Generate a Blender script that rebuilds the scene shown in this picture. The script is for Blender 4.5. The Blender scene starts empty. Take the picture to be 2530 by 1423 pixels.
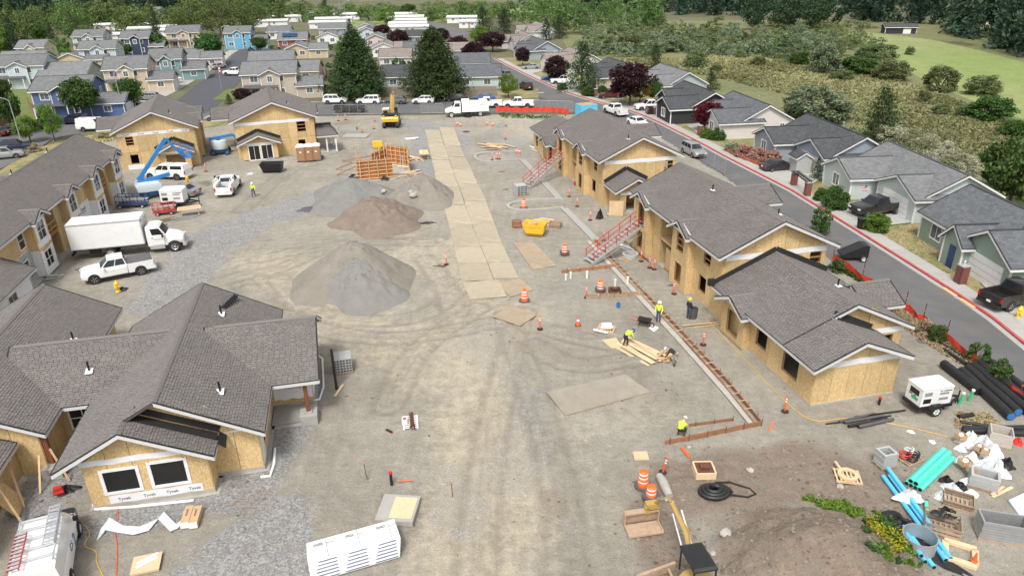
import bpy,bmesh,math,random
import numpy as np
from mathutils import Vector,Matrix
R_ = math.radians
random.seed(7);RNG = np.random.default_rng(7)
scn = bpy.context.scene;COL = scn.collection
FPX,PITCH,ROLL,CH = 1764.0,R_(24.7),R_(-.9),25.3
_c,_s = math.cos(PITCH),math.sin(PITCH)
VF = np.array([0,_c,-_s]);_R = np.array([1.,0,0]);_U = np.array([0,_s,_c])
VR = math.cos(ROLL)*_R + math.sin(ROLL)*_U;VU = -math.sin(ROLL)*_R + math.cos(ROLL)*_U
cd = bpy.data.cameras.new('camera');cam = bpy.data.objects.new('camera',cd);COL.objects.link(cam)
cd.sensor_width = 36;cd.lens = FPX/2530*36;cd.clip_start = .5;cd.clip_end = 3000
mw = Matrix.Identity(4)
for i in range(3):
    mw[i][0],mw[i][1],mw[i][2] = VR[i],VU[i],-VF[i]
mw[2][3] = CH
cam.matrix_world = mw;scn.camera = cam
SUN_EL,SUN_AZ = R_(57),R_(194)
w = bpy.data.worlds.new('World');scn.world = w;w.use_nodes = True
nt = w.node_tree;bg = nt.nodes['Background']
sk = nt.nodes.new('ShaderNodeTexSky');sk.sky_type = 'NISHITA';sk.sun_disc = False
sk.sun_elevation = SUN_EL;sk.sun_rotation = SUN_AZ;sk.dust_density = 4;sk.air_density = 1.5
hs = nt.nodes.new('ShaderNodeHueSaturation');hs.inputs['Saturation'].default_value = .22
nt.links.new(sk.outputs[0],hs.inputs['Color']);nt.links.new(hs.outputs[0],bg.inputs['Color'])
bg.inputs['Strength'].default_value = .105
sl = bpy.data.lights.new('sun','SUN');sl.energy = 1.5;sl.angle = R_(12);sl.color = (1,.965,.91)
so = bpy.data.objects.new('sun',sl);COL.objects.link(so)
so.rotation_euler = (R_(90)-SUN_EL,0,R_(180)-SUN_AZ)
scn.view_settings.view_transform = 'Standard';scn.view_settings.look = 'None'
scn.view_settings.exposure = .84;scn.view_settings.gamma = 1
scn.cycles.max_bounces = 5;scn.cycles.diffuse_bounces = 3;scn.cycles.transparent_max_bounces = 8
def G(x,y,z=0.0):
    """photo pixel -> the point where that sight line meets height z"""
    d = VF + VR*(x-1265)/FPX - VU*(y-711.5)/FPX
    p = np.array([0,0,CH]) + d*(z-CH)/d[2]
    return Vector((p[0],p[1],z))
def ang(p,q):
    a,b = G(*p),G(*q);return math.atan2(b.y-a.y,b.x-a.x)
def props(o,label=None,cat=None,group=None,kind=None):
    if label: o['label'] = label
    if cat: o['category'] = cat
    if group: o['group'] = group
    if kind: o['kind'] = kind
    return o
def thing(name,label,cat,loc=(0,0,0),rz=0,group=None):
    o = bpy.data.objects.new(name,None);o.empty_display_size = .2;COL.objects.link(o)
    o.location = loc;o.rotation_euler = (0,0,rz)
    return props(o,label,cat,group)
def copy_tree(o,parent=None):
    c = o.copy();COL.objects.link(c)
    if parent is not None: c.parent = parent
    for ch in o.children: copy_tree(ch,c)
    return c
def add_obj(name,me,parent=None):
    o = bpy.data.objects.new(name,me);COL.objects.link(o)
    if parent is not None: o.parent = parent
    return o
class MB:
    def __init__(s): s.v = [];s.f = [];s.mi = [];s.cur = 0;s.uv = {}
    def add(s,vs,fs,m=None):
        n = len(s.v);s.v += [tuple(p) for p in vs]
        for f in fs:
            s.f.append([n+i for i in f]);s.mi.append(s.cur if m is None else m)
    def box(s,c,d,rz=0,m=None,rx=0,ry=0):
        hx,hy,hz = d[0]/2,d[1]/2,d[2]/2
        vs = [Vector((a*hx,b*hy,e*hz)) for e in (-1,1) for a,b in ((-1,-1),(1,-1),(1,1),(-1,1))]
        if rz or rx or ry:
            M = Matrix.Rotation(rz,3,'Z') @ Matrix.Rotation(ry,3,'Y') @ Matrix.Rotation(rx,3,'X')
            vs = [M @ v for v in vs]
        s.add([v+Vector(c) for v in vs],[(3,2,1,0),(4,5,6,7),(0,1,5,4),(1,2,6,5),(2,3,7,6),(3,0,4,7)],m)
    def b2(s,x0,x1,y0,y1,z0,z1,m=None):
        s.box(((x0+x1)/2,(y0+y1)/2,(z0+z1)/2),(abs(x1-x0),abs(y1-y0),abs(z1-z0)),0,m)
    def bar(s,p,q,w,h,m=None):
        p,q = Vector(p),Vector(q);d = (q-p)
        if d.length < 1e-6: return
        d.normalize();up = Vector((0,0,1)) if abs(d.z) < .95 else Vector((1,0,0))
        sd = d.cross(up).normalized()*w/2;u = sd.cross(d).normalized()*h/2
        vs = [p-sd-u,p+sd-u,p+sd+u,p-sd+u,q-sd-u,q+sd-u,q+sd+u,q-sd+u]
        s.add(vs,[(0,1,2,3),(7,6,5,4),(4,5,1,0),(5,6,2,1),(6,7,3,2),(7,4,0,3)],m)
    def path(s,pts,r,n=8,m=None,cap=True):
        pts = [Vector(p) for p in pts];rr = r if isinstance(r,(list,tuple)) else [r]*len(pts)
        vs = [];ref = None
        for i,p in enumerate(pts):
            d = (pts[min(i+1,len(pts)-1)]-pts[max(i-1,0)]).normalized()
            if ref is None: ref = Vector((0,0,1)) if abs(d.z) < .9 else Vector((1,0,0))
            a = d.cross(ref).normalized();b = a.cross(d).normalized();ref = b
            for k in range(n):
                t = 2*math.pi*k/n;vs.append(p+(a*math.cos(t)+b*math.sin(t))*rr[i])
        fs = [(i*n+k,i*n+(k+1) % n,(i+1)*n+(k+1) % n,(i+1)*n+k) for i in range(len(pts)-1) for k in range(n)]
        if cap: fs += [tuple(range(n-1,-1,-1)),tuple(range((len(pts)-1)*n,len(pts)*n))]
        s.add(vs,fs,m)
    def tube(s,p,q,r,r1=None,n=10,m=None): s.path([p,q],[r,r if r1 is None else r1],n,m)
    def lathe(s,prof,n=14,c=(0,0,0),axis='z',m=None):
        vs = []
        for r,z in prof:
            for k in range(n):
                t = 2*math.pi*k/n;x,y = r*math.cos(t),r*math.sin(t)
                vs.append((c[0]+x,c[1]+y,c[2]+z) if axis == 'z' else (c[0]+x,c[1]+z,c[2]+y) if axis == 'y' else (c[0]+z,c[1]+x,c[2]+y))
        s.add(vs,[(i*n+k,i*n+(k+1) % n,(i+1)*n+(k+1) % n,(i+1)*n+k) for i in range(len(prof)-1) for k in range(n)],m)
    def prism(s,pts,z0,z1,m=None):
        n = len(pts);vs = [(p[0],p[1],z0) for p in pts]+[(p[0],p[1],z1) for p in pts]
        s.add(vs,[tuple(range(n-1,-1,-1)),tuple(range(n,2*n))]+[(i,(i+1) % n,n+(i+1) % n,n+i) for i in range(n)],m)
    def xprism(s,pts,y0,y1,m=None):
        """outline in x,z swept along y"""
        n = len(pts);vs = [(p[0],y0,p[1]) for p in pts]+[(p[0],y1,p[1]) for p in pts]
        s.add(vs,[tuple(range(n)),tuple(range(2*n-1,n-1,-1))]+[((i+1) % n,i,n+i,n+(i+1) % n) for i in range(n)],m)
    def loft(s,rings,m=None,cap=True):
        n = len(rings[0]);vs = [p for r in rings for p in r]
        fs = [(i*n+k,i*n+(k+1) % n,(i+1)*n+(k+1) % n,(i+1)*n+k) for i in range(len(rings)-1) for k in range(n)]
        if cap: fs += [tuple(range(n-1,-1,-1)),tuple(range((len(rings)-1)*n,len(rings)*n))]
        s.add(vs,fs,m)
    def mesh(s,name,mats,smooth=None):
        me = bpy.data.meshes.new(name);me.from_pydata(s.v,[],s.f);
        for m in (mats if isinstance(mats,(list,tuple)) else [mats]): me.materials.append(MAT[m] if isinstance(m,str) else m)
        me.polygons.foreach_set('material_index',s.mi)
        if s.uv:
            ul = me.uv_layers.new(name='UVMap')
            for pi,uvs in s.uv.items():
                for li,uv in zip(me.polygons[pi].loop_indices,uvs): ul.data[li].uv = uv
        if smooth:
            me.shade_smooth();me.set_sharp_from_angle(angle=R_(smooth))
        me.validate();return me
    def build(s,name,mats,parent=None,smooth=None,loc=None,rz=None):
        o = add_obj(name,s.mesh(name,mats,smooth),parent)
        if loc is not None: o.location = loc
        if rz is not None: o.rotation_euler = (0,0,rz)
        return o
def one(name,label,cat,mb,mats,loc=(0,0,0),rz=0,group=None,smooth=None):
    return props(mb.build(name,mats,None,smooth,loc,rz),label,cat,group)
def text(body,size,loc,rot,m,parent,extrude=.004,name='lettering',shear=0):
    cu = bpy.data.curves.new(name,'FONT');cu.body = body;cu.size = size;cu.extrude = extrude;cu.align_x = 'CENTER';cu.align_y = 'CENTER';cu.resolution_u = 2
    t = bpy.data.objects.new('tmp',cu);me = bpy.data.meshes.new_from_object(t);bpy.data.objects.remove(t);me.name = name;me.materials.clear();me.materials.append(MAT[m])
    o = add_obj(name,me,parent);o.location = loc;o.rotation_euler = rot;o['kind'] = 'stuff';return o
def marks(w_,h,rows,loc,rot,m,parent,seed=1):
    """print too small to read: rows of letter sized strokes"""
    rs = random.Random(seed);mb = MB();lh = h/rows
    for r in range(rows):
        x = -w_/2
        while x < w_/2: k = lh*rs.uniform(.25,.6);mb.box((x+k/2,h/2-lh*(r+.5),0),(k*.75,lh*rs.uniform(.4,.65),.004));x += k*(1 if rs.random() < .8 else 2)
    o = mb.build('lettering',m,parent);o.location = loc;o.rotation_euler = rot;o['kind'] = 'stuff';return o
ORD = ['first','second','third','fourth','fifth','sixth','seventh','eighth','ninth','tenth','eleventh','twelfth','thirteenth','fourteenth']
MAT = {}
def nm(name):
    m = bpy.data.materials.new(name);m.use_nodes = True;MAT[name] = m
    t = m.node_tree;return m,t.nodes,t.links,t.nodes['Principled BSDF']
def nd(N,typ,**kw):
    n = N.new(typ)
    for k,v in kw.items():
        if k in n.inputs: n.inputs[k].default_value = v
        else: setattr(n,k,v)
    return n
def mth(N,L,op,a,b=None,c=None,clamp=False):
    n = N.new('ShaderNodeMath');n.operation = op;n.use_clamp = clamp
    for i,x in enumerate((a,b,c)):
        if x is None: continue
        if isinstance(x,(int,float)): n.inputs[i].default_value = x
        else: L.new(x,n.inputs[i])
    return n.outputs[0]
def mixc(N,L,fac,a,b,blend='MIX'):
    n = N.new('ShaderNodeMix');n.data_type = 'RGBA';n.blend_type = blend
    for sck,x in ((n.inputs[0],fac),(n.inputs[6],a),(n.inputs[7],b)):
        if isinstance(x,(int,float)): sck.default_value = x
        elif isinstance(x,tuple): sck.default_value = (*x,1) if len(x) == 3 else x
        else: L.new(x,sck)
    return n.outputs[2]
def noise(N,L,vec,scale,detail=4,rough=.6):
    n = nd(N,'ShaderNodeTexNoise',Scale=scale,Detail=detail,Roughness=rough);L.new(vec,n.inputs['Vector']);return n.outputs[0]
def bumpn(N,L,h,strength,dist,B):
    b = nd(N,'ShaderNodeBump',Strength=strength,Distance=dist);L.new(h,b.inputs['Height']);L.new(b.outputs[0],B.inputs['Normal'])
def mat(name,col,rough=.75,var=.1,sc=3.,bump=0,bsc=40,metal=0,rnd=.05,dirt=0,spec=.5):
    m,N,L,B = nm(name)
    tc = N.new('ShaderNodeTexCoord');oi = N.new('ShaderNodeObjectInfo');vec = tc.outputs['Object']
    a = noise(N,L,vec,sc,5)
    v = mth(N,L,'MULTIPLY_ADD',a,2*var*1.6,1-var*1.6)
    r = mth(N,L,'MULTIPLY_ADD',oi.outputs['Random'],2*rnd,1-rnd)
    hsn = nd(N,'ShaderNodeHueSaturation',Color=(*col,1));L.new(mth(N,L,'MULTIPLY',v,r),hsn.inputs['Value'])
    c = hsn.outputs[0]
    if dirt:
        d = mth(N,L,'MULTIPLY',mth(N,L,'SUBTRACT',noise(N,L,vec,sc*.6,6,.7),.45,clamp=True),dirt*3,clamp=True)
        c = mixc(N,L,d,c,(.24,.2,.15))
    L.new(c,B.inputs['Base Color']);B.inputs['Roughness'].default_value = rough;B.inputs['Metallic'].default_value = metal
    B.inputs['Specular IOR Level'].default_value = spec
    if bump: bumpn(N,L,noise(N,L,vec,bsc,3),bump,.02,B)
    return m
mat('white',(.78,.78,.77),.55,.03,dirt=.12);mat('trim',(.74,.74,.73),.6,.04,dirt=.1);mat('fascia',(.6,.6,.6),.6,.05)
mat('black',(.012,.012,.013),.5,.2);mat('felt',(.02,.019,.019),.85,.3,bump=.3,bsc=6);mat('rubber',(.02,.02,.02),.85,.2,dirt=.25)
mat('steel',(.45,.46,.47),.4,.1,metal=.8,dirt=.1);mat('alu',(.62,.63,.64),.4,.06,metal=.6);mat('galv',(.42,.43,.44),.5,.15,metal=.5)
mat('concrete',(.35,.34,.315),.85,.12,2.5,.25,30,dirt=.15);mat('footing',(.40,.38,.34),.9,.15,2,.2,20,dirt=.3);mat('block',(.40,.40,.395),.9,.12,8,.3,60)
mat('slab',(.3,.29,.27),.8,.15);mat('lumber',(.56,.37,.2),.75,.18,5,.1,30,rnd=.14);mat('lumber_new',(.68,.5,.31),.75,.12,5,rnd=.12)
mat('lumber_old',(.36,.26,.18),.8,.25,4,.15,30,rnd=.2);mat('form',(.42,.155,.045),.6,.35,1.6,.1,20,rnd=.15);mat('rustboard',(.29,.14,.075),.75,.3,3,.2,20,rnd=.2)
mat('stud',(.36,.2,.09),.8,.2);mat('post_wood',(.2,.065,.03),.6,.2,3);mat('ply',(.60,.43,.25),.75,.16,1.4,.05,30,rnd=.08,dirt=.2)
mat('red',(.55,.03,.025),.5,.1);mat('redrail',(.5,.045,.035),.5,.1);mat('redcurb',(.45,.065,.065),.8,.2,2,dirt=.5);mat('orange',(.85,.12,.02),.55,.08);mat('drum',(.82,.16,.03),.5,.1,dirt=.15)
mat('mesh_orange',(.7,.06,.03),.8,.25,1.5);mat('reflect',(.85,.85,.85),.4,.03);mat('yellow',(.75,.45,.03),.5,.08,dirt=.15);mat('hydrant',(.8,.52,.04),.45,.06)
mat('catyellow',(.46,.3,.08),.5,.15,dirt=.5);mat('blue',(.035,.16,.42),.45,.1);mat('liftblue',(.03,.2,.5),.45,.1,dirt=.08);mat('navy',(.02,.05,.16),.4,.1)
mat('liftgrey',(.55,.62,.66),.5,.06);mat('vest',(.62,.85,.05),.7,.1);mat('hardhat_white',(.8,.8,.8),.4,.02);mat('hardhat_blue',(.04,.16,.5),.4,.02);mat('hardhat_yellow',(.8,.55,.04),.4,.02)
mat('skin',(.5,.28,.2),.6,.05);mat('jeans',(.05,.075,.13),.85,.2);mat('darkcloth',(.02,.022,.03),.85,.2);mat('greycloth',(.22,.22,.22),.85,.2);mat('boot',(.09,.05,.03),.7,.2)
mat('pipe_black',(.016,.016,.017),.45,.15,dirt=.05);mat('pipe_grey',(.09,.09,.095),.5,.15);mat('pipe_blue',(.11,.5,.74),.4,.05,dirt=.06);mat('pipe_teal',(.1,.68,.52),.4,.05,dirt=.04);mat('pipe_green',(.03,.45,.18),.45,.05);mat('pipe_white',(.78,.78,.76),.45,.04,dirt=.08)
mat('rust',(.13,.05,.028),.85,.3,6);mat('potty',(.32,.18,.1),.55,.05);mat('cardboard',(.52,.35,.2),.8,.12);mat('plastic',(.62,.65,.67),.35,.12,6);mat('tarp',(.015,.015,.016),.5,.2,3,.5,3);mat('ink',(.03,.035,.06),.7,.1);mat('inkred',(.35,.08,.08),.7,.1)
mat('asphalt',(.12,.12,.122),.9,.22,.3,.3,60,dirt=.3);mat('asphalt_new',(.07,.072,.082),.9,.1,.3,.2,60);mat('sidewalk',(.37,.36,.335),.9,.12,.8,.2,40,dirt=.1)
mat('paint',(.68,.68,.66),.8,.1);mat('curb',(.36,.35,.33),.9,.12,1.5,dirt=.15);mat('brickpier',(.2,.075,.06),.85,.2);mat('mulch',(.085,.05,.035),.95,.4,8,.5,20)
mat('trunk',(.1,.075,.055),.9,.3,6,.4,20);mat('cedar_fence',(.22,.13,.075),.85,.2,3,rnd=.18);mat('grey_fence',(.2,.17,.145),.9,.2,3,rnd=.2);mat('tail',(.45,.01,.01),.3,.02);mat('lamp',(.75,.77,.8),.15,.03);mat('chrome',(.6,.6,.6),.2,.02,metal=1)
mat('spray',(.75,.16,.06),.9,.3,10);mat('screen_red',(.36,.12,.07),.85,.2,8);mat('tan_metal',(.5,.46,.4),.6,.08);mat('backer',(.5,.5,.48),.85,.1,dirt=.1)
def glass():
    m,N,L,B = nm('glass');B.inputs['Base Color'].default_value = (.016,.02,.025,1);B.inputs['Roughness'].default_value = .06;B.inputs['Specular IOR Level'].default_value = .6
    m,N,L,B = nm('winglass');B.inputs['Base Color'].default_value = (.12,.135,.15,1);B.inputs['Roughness'].default_value = .105
glass()
def tyvek():
    m,N,L,B = nm('tyvek');tc = N.new('ShaderNodeTexCoord');v = tc.outputs['Object']
    n = noise(N,L,v,2.2,5,.65);L.new(mixc(N,L,n,(.66,.67,.70),(.83,.83,.83)),B.inputs['Base Color'])
    B.inputs['Roughness'].default_value = .6;bumpn(N,L,n,.6,.05,B)
tyvek()
def osb():
    m,N,L,B = nm('osb');tc = N.new('ShaderNodeTexCoord');oi = N.new('ShaderNodeObjectInfo')
    mp = nd(N,'ShaderNodeMapping');mp.inputs['Scale'].default_value = (1,1,.45);L.new(tc.outputs['Object'],mp.inputs[0])
    vo = nd(N,'ShaderNodeTexVoronoi',Scale=22.);L.new(mp.outputs[0],vo.inputs['Vector'])
    bw = N.new('ShaderNodeSeparateColor');L.new(vo.outputs['Color'],bw.inputs[0])
    n2 = noise(N,L,tc.outputs['Object'],.9,4);
    val = mth(N,L,'ADD',mth(N,L,'MULTIPLY_ADD',bw.outputs[0],.36,.8),mth(N,L,'MULTIPLY_ADD',n2,.35,-.17))
    val = mth(N,L,'MULTIPLY',val,mth(N,L,'MULTIPLY_ADD',oi.outputs['Random'],.26,.86))
    c = mixc(N,L,mth(N,L,'MULTIPLY',bw.outputs[1],.7),(.55,.38,.175),(.64,.475,.26))
    h = N.new('ShaderNodeHueSaturation');L.new(c,h.inputs['Color']);L.new(val,h.inputs['Value']);L.new(h.outputs[0],B.inputs['Base Color']);B.inputs['Roughness'].default_value = .7
    bumpn(N,L,bw.outputs[2],.15,.01,B)
osb()
def shingle_mats():
    m,N,L,B = nm('shingle');ge = N.new('ShaderNodeNewGeometry');tc = N.new('ShaderNodeTexCoord')
    r = ge.outputs['Random Per Island'];n = noise(N,L,tc.outputs['Object'],40,3);n2 = noise(N,L,tc.outputs['Object'],.5,3)
    c = mixc(N,L,r,(.152,.137,.127),(.183,.167,.156));h = N.new('ShaderNodeHueSaturation');L.new(c,h.inputs['Color'])
    L.new(mth(N,L,'MULTIPLY',mth(N,L,'MULTIPLY_ADD',n,.7,.65),mth(N,L,'MULTIPLY_ADD',n2,.3,.85)),h.inputs['Value']);L.new(h.outputs[0],B.inputs['Base Color']);B.inputs['Roughness'].default_value = .95
    mat('shingle_gap',(.078,.071,.066),.95,.2)
    for nme,c0,c1 in (('roof_grey',(.135,.138,.142),(.19,.193,.197)),('roof_dark',(.05,.052,.056),(.08,.082,.088)),('roof_brown',(.19,.16,.145),(.26,.22,.2)),('roof_slate',(.085,.09,.097),(.125,.132,.142))):
        m,N,L,B = nm(nme);tc = N.new('ShaderNodeTexCoord');oi = N.new('ShaderNodeObjectInfo')
        bt = nd(N,'ShaderNodeTexBrick',Color1=(*c0,1),Color2=(*c1,1),Mortar=(*[x*.6 for x in c0],1),Scale=1.,**{'Mortar Size': .012,'Brick Width': .45,'Row Height': .24,'Mortar Smooth': .4})
        L.new(tc.outputs['UV'],bt.inputs['Vector']);n = noise(N,L,tc.outputs['Object'],.7,5);h = N.new('ShaderNodeHueSaturation');L.new(bt.outputs[0],h.inputs['Color'])
        n3 = noise(N,L,tc.outputs['Object'],9,2)
        L.new(mth(N,L,'MULTIPLY',mth(N,L,'ADD',mth(N,L,'MULTIPLY_ADD',n,.4,.7),mth(N,L,'MULTIPLY',n3,.2)),mth(N,L,'MULTIPLY_ADD',oi.outputs['Random'],.2,.9)),h.inputs['Value']);L.new(h.outputs[0],B.inputs['Base Color']);B.inputs['Roughness'].default_value = .95
        bumpn(N,L,bt.outputs['Fac'],-.3,.01,B)
shingle_mats()
def siding(name,col):
    if name in MAT: return name
    m,N,L,B = nm(name);tc = N.new('ShaderNodeTexCoord');sp = N.new('ShaderNodeSeparateXYZ');L.new(tc.outputs['Object'],sp.inputs[0])
    z = mth(N,L,'FRACT',mth(N,L,'MULTIPLY',sp.outputs[2],1/.19));n = noise(N,L,tc.outputs['Object'],1.2,4)
    h = nd(N,'ShaderNodeHueSaturation',Color=(*col,1));L.new(mth(N,L,'MULTIPLY_ADD',n,.16,.92),h.inputs['Value']);L.new(h.outputs[0],B.inputs['Base Color']);B.inputs['Roughness'].default_value = .65
    bumpn(N,L,z,.5,.03,B);return name
def carpaint(name,col,metal=.1):
    if name in MAT: return name
    m,N,L,B = nm(name);tc = N.new('ShaderNodeTexCoord');n = noise(N,L,tc.outputs['Object'],2,4)
    L.new(mixc(N,L,mth(N,L,'MULTIPLY',n,.12),(*col,),(.3,.26,.2)),B.inputs['Base Color']);B.inputs['Roughness'].default_value = .28;B.inputs['Metallic'].default_value = metal
    B.inputs['Coat Weight'].default_value = .4;B.inputs['Coat Roughness'].default_value = .08;return name
def leafmat(name,col,col2=None,hue=.02):
    m,N,L,B = nm(name);at = nd(N,'ShaderNodeAttribute',attribute_name='tone');oi = N.new('ShaderNodeObjectInfo')
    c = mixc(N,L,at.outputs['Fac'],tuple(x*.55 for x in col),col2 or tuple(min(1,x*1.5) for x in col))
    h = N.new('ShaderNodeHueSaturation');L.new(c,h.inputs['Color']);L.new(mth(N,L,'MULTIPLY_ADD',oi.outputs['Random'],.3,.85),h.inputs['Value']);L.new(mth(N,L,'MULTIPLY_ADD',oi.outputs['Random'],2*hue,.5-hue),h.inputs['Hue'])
    L.new(h.outputs[0],B.inputs['Base Color']);B.inputs['Roughness'].default_value = .65;B.inputs['Specular IOR Level'].default_value = .25
    tr = N.new('ShaderNodeBsdfTranslucent');L.new(h.outputs[0],tr.inputs['Color']);mx = nd(N,'ShaderNodeMixShader');mx.inputs[0].default_value = .22
    out = N['Material Output'];L.new(B.outputs[0],mx.inputs[1]);L.new(tr.outputs[0],mx.inputs[2]);L.new(mx.outputs[0],out.inputs['Surface'])
leafmat('leaf_green',(.065,.13,.03));leafmat('leaf_bright',(.12,.2,.03));leafmat('leaf_cedar',(.034,.07,.022),(.08,.13,.042));leafmat('leaf_dark',(.036,.072,.034),(.075,.125,.055));leafmat('leaf_plum',(.035,.014,.02),(.06,.022,.028));leafmat('leaf_maple',(.1,.012,.018));leafmat('leaf_willow',(.15,.2,.105),(.25,.31,.18));leafmat('leaf_shrub',(.14,.185,.07),(.23,.275,.115));leafmat('leaf_yellow',(.3,.26,.02),(.55,.45,.03));leafmat('leaf_forest',(.026,.062,.036),(.062,.115,.062));leafmat('leaf_dry',(.42,.34,.18),(.54,.45,.27));leafmat('leaf_poplar',(.1,.165,.045),(.19,.27,.085));leafmat('leaf_hill',(.034,.075,.048),(.075,.13,.078));leafmat('leaf_meadow',(.27,.285,.12),(.39,.38,.19));leafmat('leaf_pink',(.45,.16,.14),(.6,.4,.3));leafmat('leaf_bloom',(.22,.25,.1),(.5,.5,.36));leafmat('leaf_gold',(.2,.13,.03),(.3,.2,.05))
def grassmats():
    for nme,a,b,d,sc in (('lawn_dry',(.3,.235,.11),(.09,.13,.03),(.38,.31,.17),.35),('lawn',(.07,.13,.022),(.13,.17,.04),(.22,.2,.08),.5),('meadow',(.17,.165,.07),(.105,.13,.045),(.22,.195,.105),.07),('field',(.2,.26,.075),(.27,.28,.12),(.14,.19,.05),.02),('earth',(.1,.1,.05),(.15,.14,.08),(.06,.08,.03),.03)):
        m,N,L,B = nm(nme);tc = N.new('ShaderNodeTexCoord');v = tc.outputs['Object']
        n1 = noise(N,L,v,sc,6,.65);n2 = noise(N,L,v,sc*9,5,.7);n3 = noise(N,L,v,sc*60,3,.7)
        r1 = mth(N,L,'MULTIPLY_ADD',n1,5,-2,clamp=True);r2 = mth(N,L,'MULTIPLY_ADD',n2,4,-1.7,clamp=True)
        c = mixc(N,L,r1,a,b);c = mixc(N,L,mth(N,L,'MULTIPLY',r2,.6),c,d)
        h = N.new('ShaderNodeHueSaturation');L.new(c,h.inputs['Color']);L.new(mth(N,L,'MULTIPLY_ADD',n3,1.,.5),h.inputs['Value']);L.new(h.outputs[0],B.inputs['Base Color']);B.inputs['Roughness'].default_value = .95
        bumpn(N,L,n3,.6,.08,B)
grassmats()
def dirtmats():
    m,N,L,B = nm('dirt');tc = N.new('ShaderNodeTexCoord');v = tc.outputs['Object']
    def at(n): return nd(N,'ShaderNodeAttribute',attribute_name=n).outputs['Fac']
    n1 = noise(N,L,v,.16,6,.65);n2 = noise(N,L,v,1.3,6,.7);n3 = noise(N,L,v,14,4,.75)
    mp = nd(N,'ShaderNodeMapping');mp.inputs['Scale'].default_value = (2.6,.22,1);mp.inputs['Rotation'].default_value = (0,0,R_(-8));L.new(v,mp.inputs[0]);n4 = noise(N,L,mp.outputs[0],1.1,5,.7);rut = at('rut')
    vo = nd(N,'ShaderNodeTexVoronoi',Scale=11.);L.new(v,vo.inputs['Vector']);sc = N.new('ShaderNodeSeparateColor');L.new(vo.outputs['Color'],sc.inputs[0])
    base = mixc(N,L,mth(N,L,'MULTIPLY_ADD',n1,3,-1,clamp=True),(.235,.214,.178),(.33,.305,.255))
    tan = mth(N,L,'ADD',at('tan'),mth(N,L,'MULTIPLY_ADD',n2,1.6,-.8));c = mixc(N,L,mth(N,L,'MULTIPLY',tan,.8,clamp=True),base,(.44,.382,.285));c = mixc(N,L,mth(N,L,'MULTIPLY',mth(N,L,'MULTIPLY_ADD',n4,3.2,-1.35,clamp=True),.28),c,(.37,.335,.27));c = mixc(N,L,mth(N,L,'MULTIPLY',rut,.46,clamp=True),c,(.19,.168,.135))
    gm = mth(N,L,'MULTIPLY_ADD',mth(N,L,'ADD',at('gravel'),mth(N,L,'MULTIPLY_ADD',n2,2.2,-1.1)),1.6,-.55,clamp=True)
    gr = mixc(N,L,sc.outputs[0],(.14,.14,.145),(.36,.36,.36));c = mixc(N,L,mth(N,L,'MULTIPLY',gm,.8),c,gr)
    dk = mth(N,L,'MULTIPLY_ADD',mth(N,L,'ADD',at('earth'),mth(N,L,'MULTIPLY_ADD',n2,2.4,-1.25)),1.5,-.45,clamp=True);c = mixc(N,L,mth(N,L,'MULTIPLY',dk,.8),c,mixc(N,L,n2,(.115,.08,.058),(.27,.205,.155)))
    h = N.new('ShaderNodeHueSaturation');L.new(c,h.inputs['Color']);L.new(mth(N,L,'MULTIPLY',mth(N,L,'MULTIPLY_ADD',n3,1.3,.38),mth(N,L,'MULTIPLY_ADD',n2,.8,.62)),h.inputs['Value'])
    L.new(h.outputs[0],B.inputs['Base Color']);B.inputs['Roughness'].default_value = .95;B.inputs['Specular IOR Level'].default_value = .2
    hh = mth(N,L,'ADD',n3,mth(N,L,'MULTIPLY',n2,3));bumpn(N,L,hh,.9,.07,B)
    mat('stone',(.36,.355,.345),.9,.25,3,rnd=.2);mat('rock',(.38,.36,.32),.9,.2,2,.4,8)
dirtmats()
# ================================================================ terrain
def smooth(pts,n=6):
    P = [Vector(p) for p in pts];P = [2*P[0]-P[1]]+P+[2*P[-1]-P[-2]];out = []
    for i in range(1,len(P)-2):
        for k in range(n):
            t = k/n;a,b,c,d = P[i-1:i+3]
            out.append(.5*((2*b)+(c-a)*t+(2*a-5*b+4*c-d)*t*t+(3*b-a-3*c+d)*t**3))
    return out+[P[-2]]
def struct(name,mb,m,label=None,smooth=None): return props(mb.build(name,m,None,smooth),label,None,None,'structure')
def pxpoly(name,px,z,m,label=None,world=False):
    mb = MB();pts = [(p if world else G(*p)) for p in px];mb.add([(p[0],p[1],z) for p in pts],[tuple(range(len(pts)))])
    if sum(pts[i][0]*pts[(i+1) % len(pts)][1]-pts[(i+1) % len(pts)][0]*pts[i][1] for i in range(len(pts))) < 0: mb.f[0].reverse()
    return struct(name,mb,m,label)
def offs(pts,d):
    out = []
    for i,p in enumerate(pts):
        t = (pts[min(i+1,len(pts)-1)]-pts[max(i-1,0)]);t.z = 0;t.normalize();out.append(Vector((p.x-t.y*d,p.y+t.x*d,p.z)))
    return out
def ribbon(mb,pts,d0,d1,z0,z1=None,m=None):
    """strip between two offsets; with z1 a solid from z0 to z1"""
    A,B = offs(pts,d0),offs(pts,d1);n = len(pts)
    if z1 is None:
        mb.add([(p.x,p.y,z0) for p in A+B],[(i,i+1,n+i+1,n+i) if d1 > d0 else (i+1,i,n+i,n+i+1) for i in range(n-1)],m);return
    for i in range(n-1):
        q = [A[i],A[i+1],B[i+1],B[i]];mb.add([(p.x,p.y,z0) for p in q]+[(p.x,p.y,z1) for p in q],[(4,7,6,5),(0,1,5,4),(1,2,6,5),(2,3,7,6),(3,0,4,7)] if d1 < d0 else [(4,5,6,7),(1,0,4,5),(2,1,5,6),(3,2,6,7),(0,3,7,4)],m)
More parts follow.
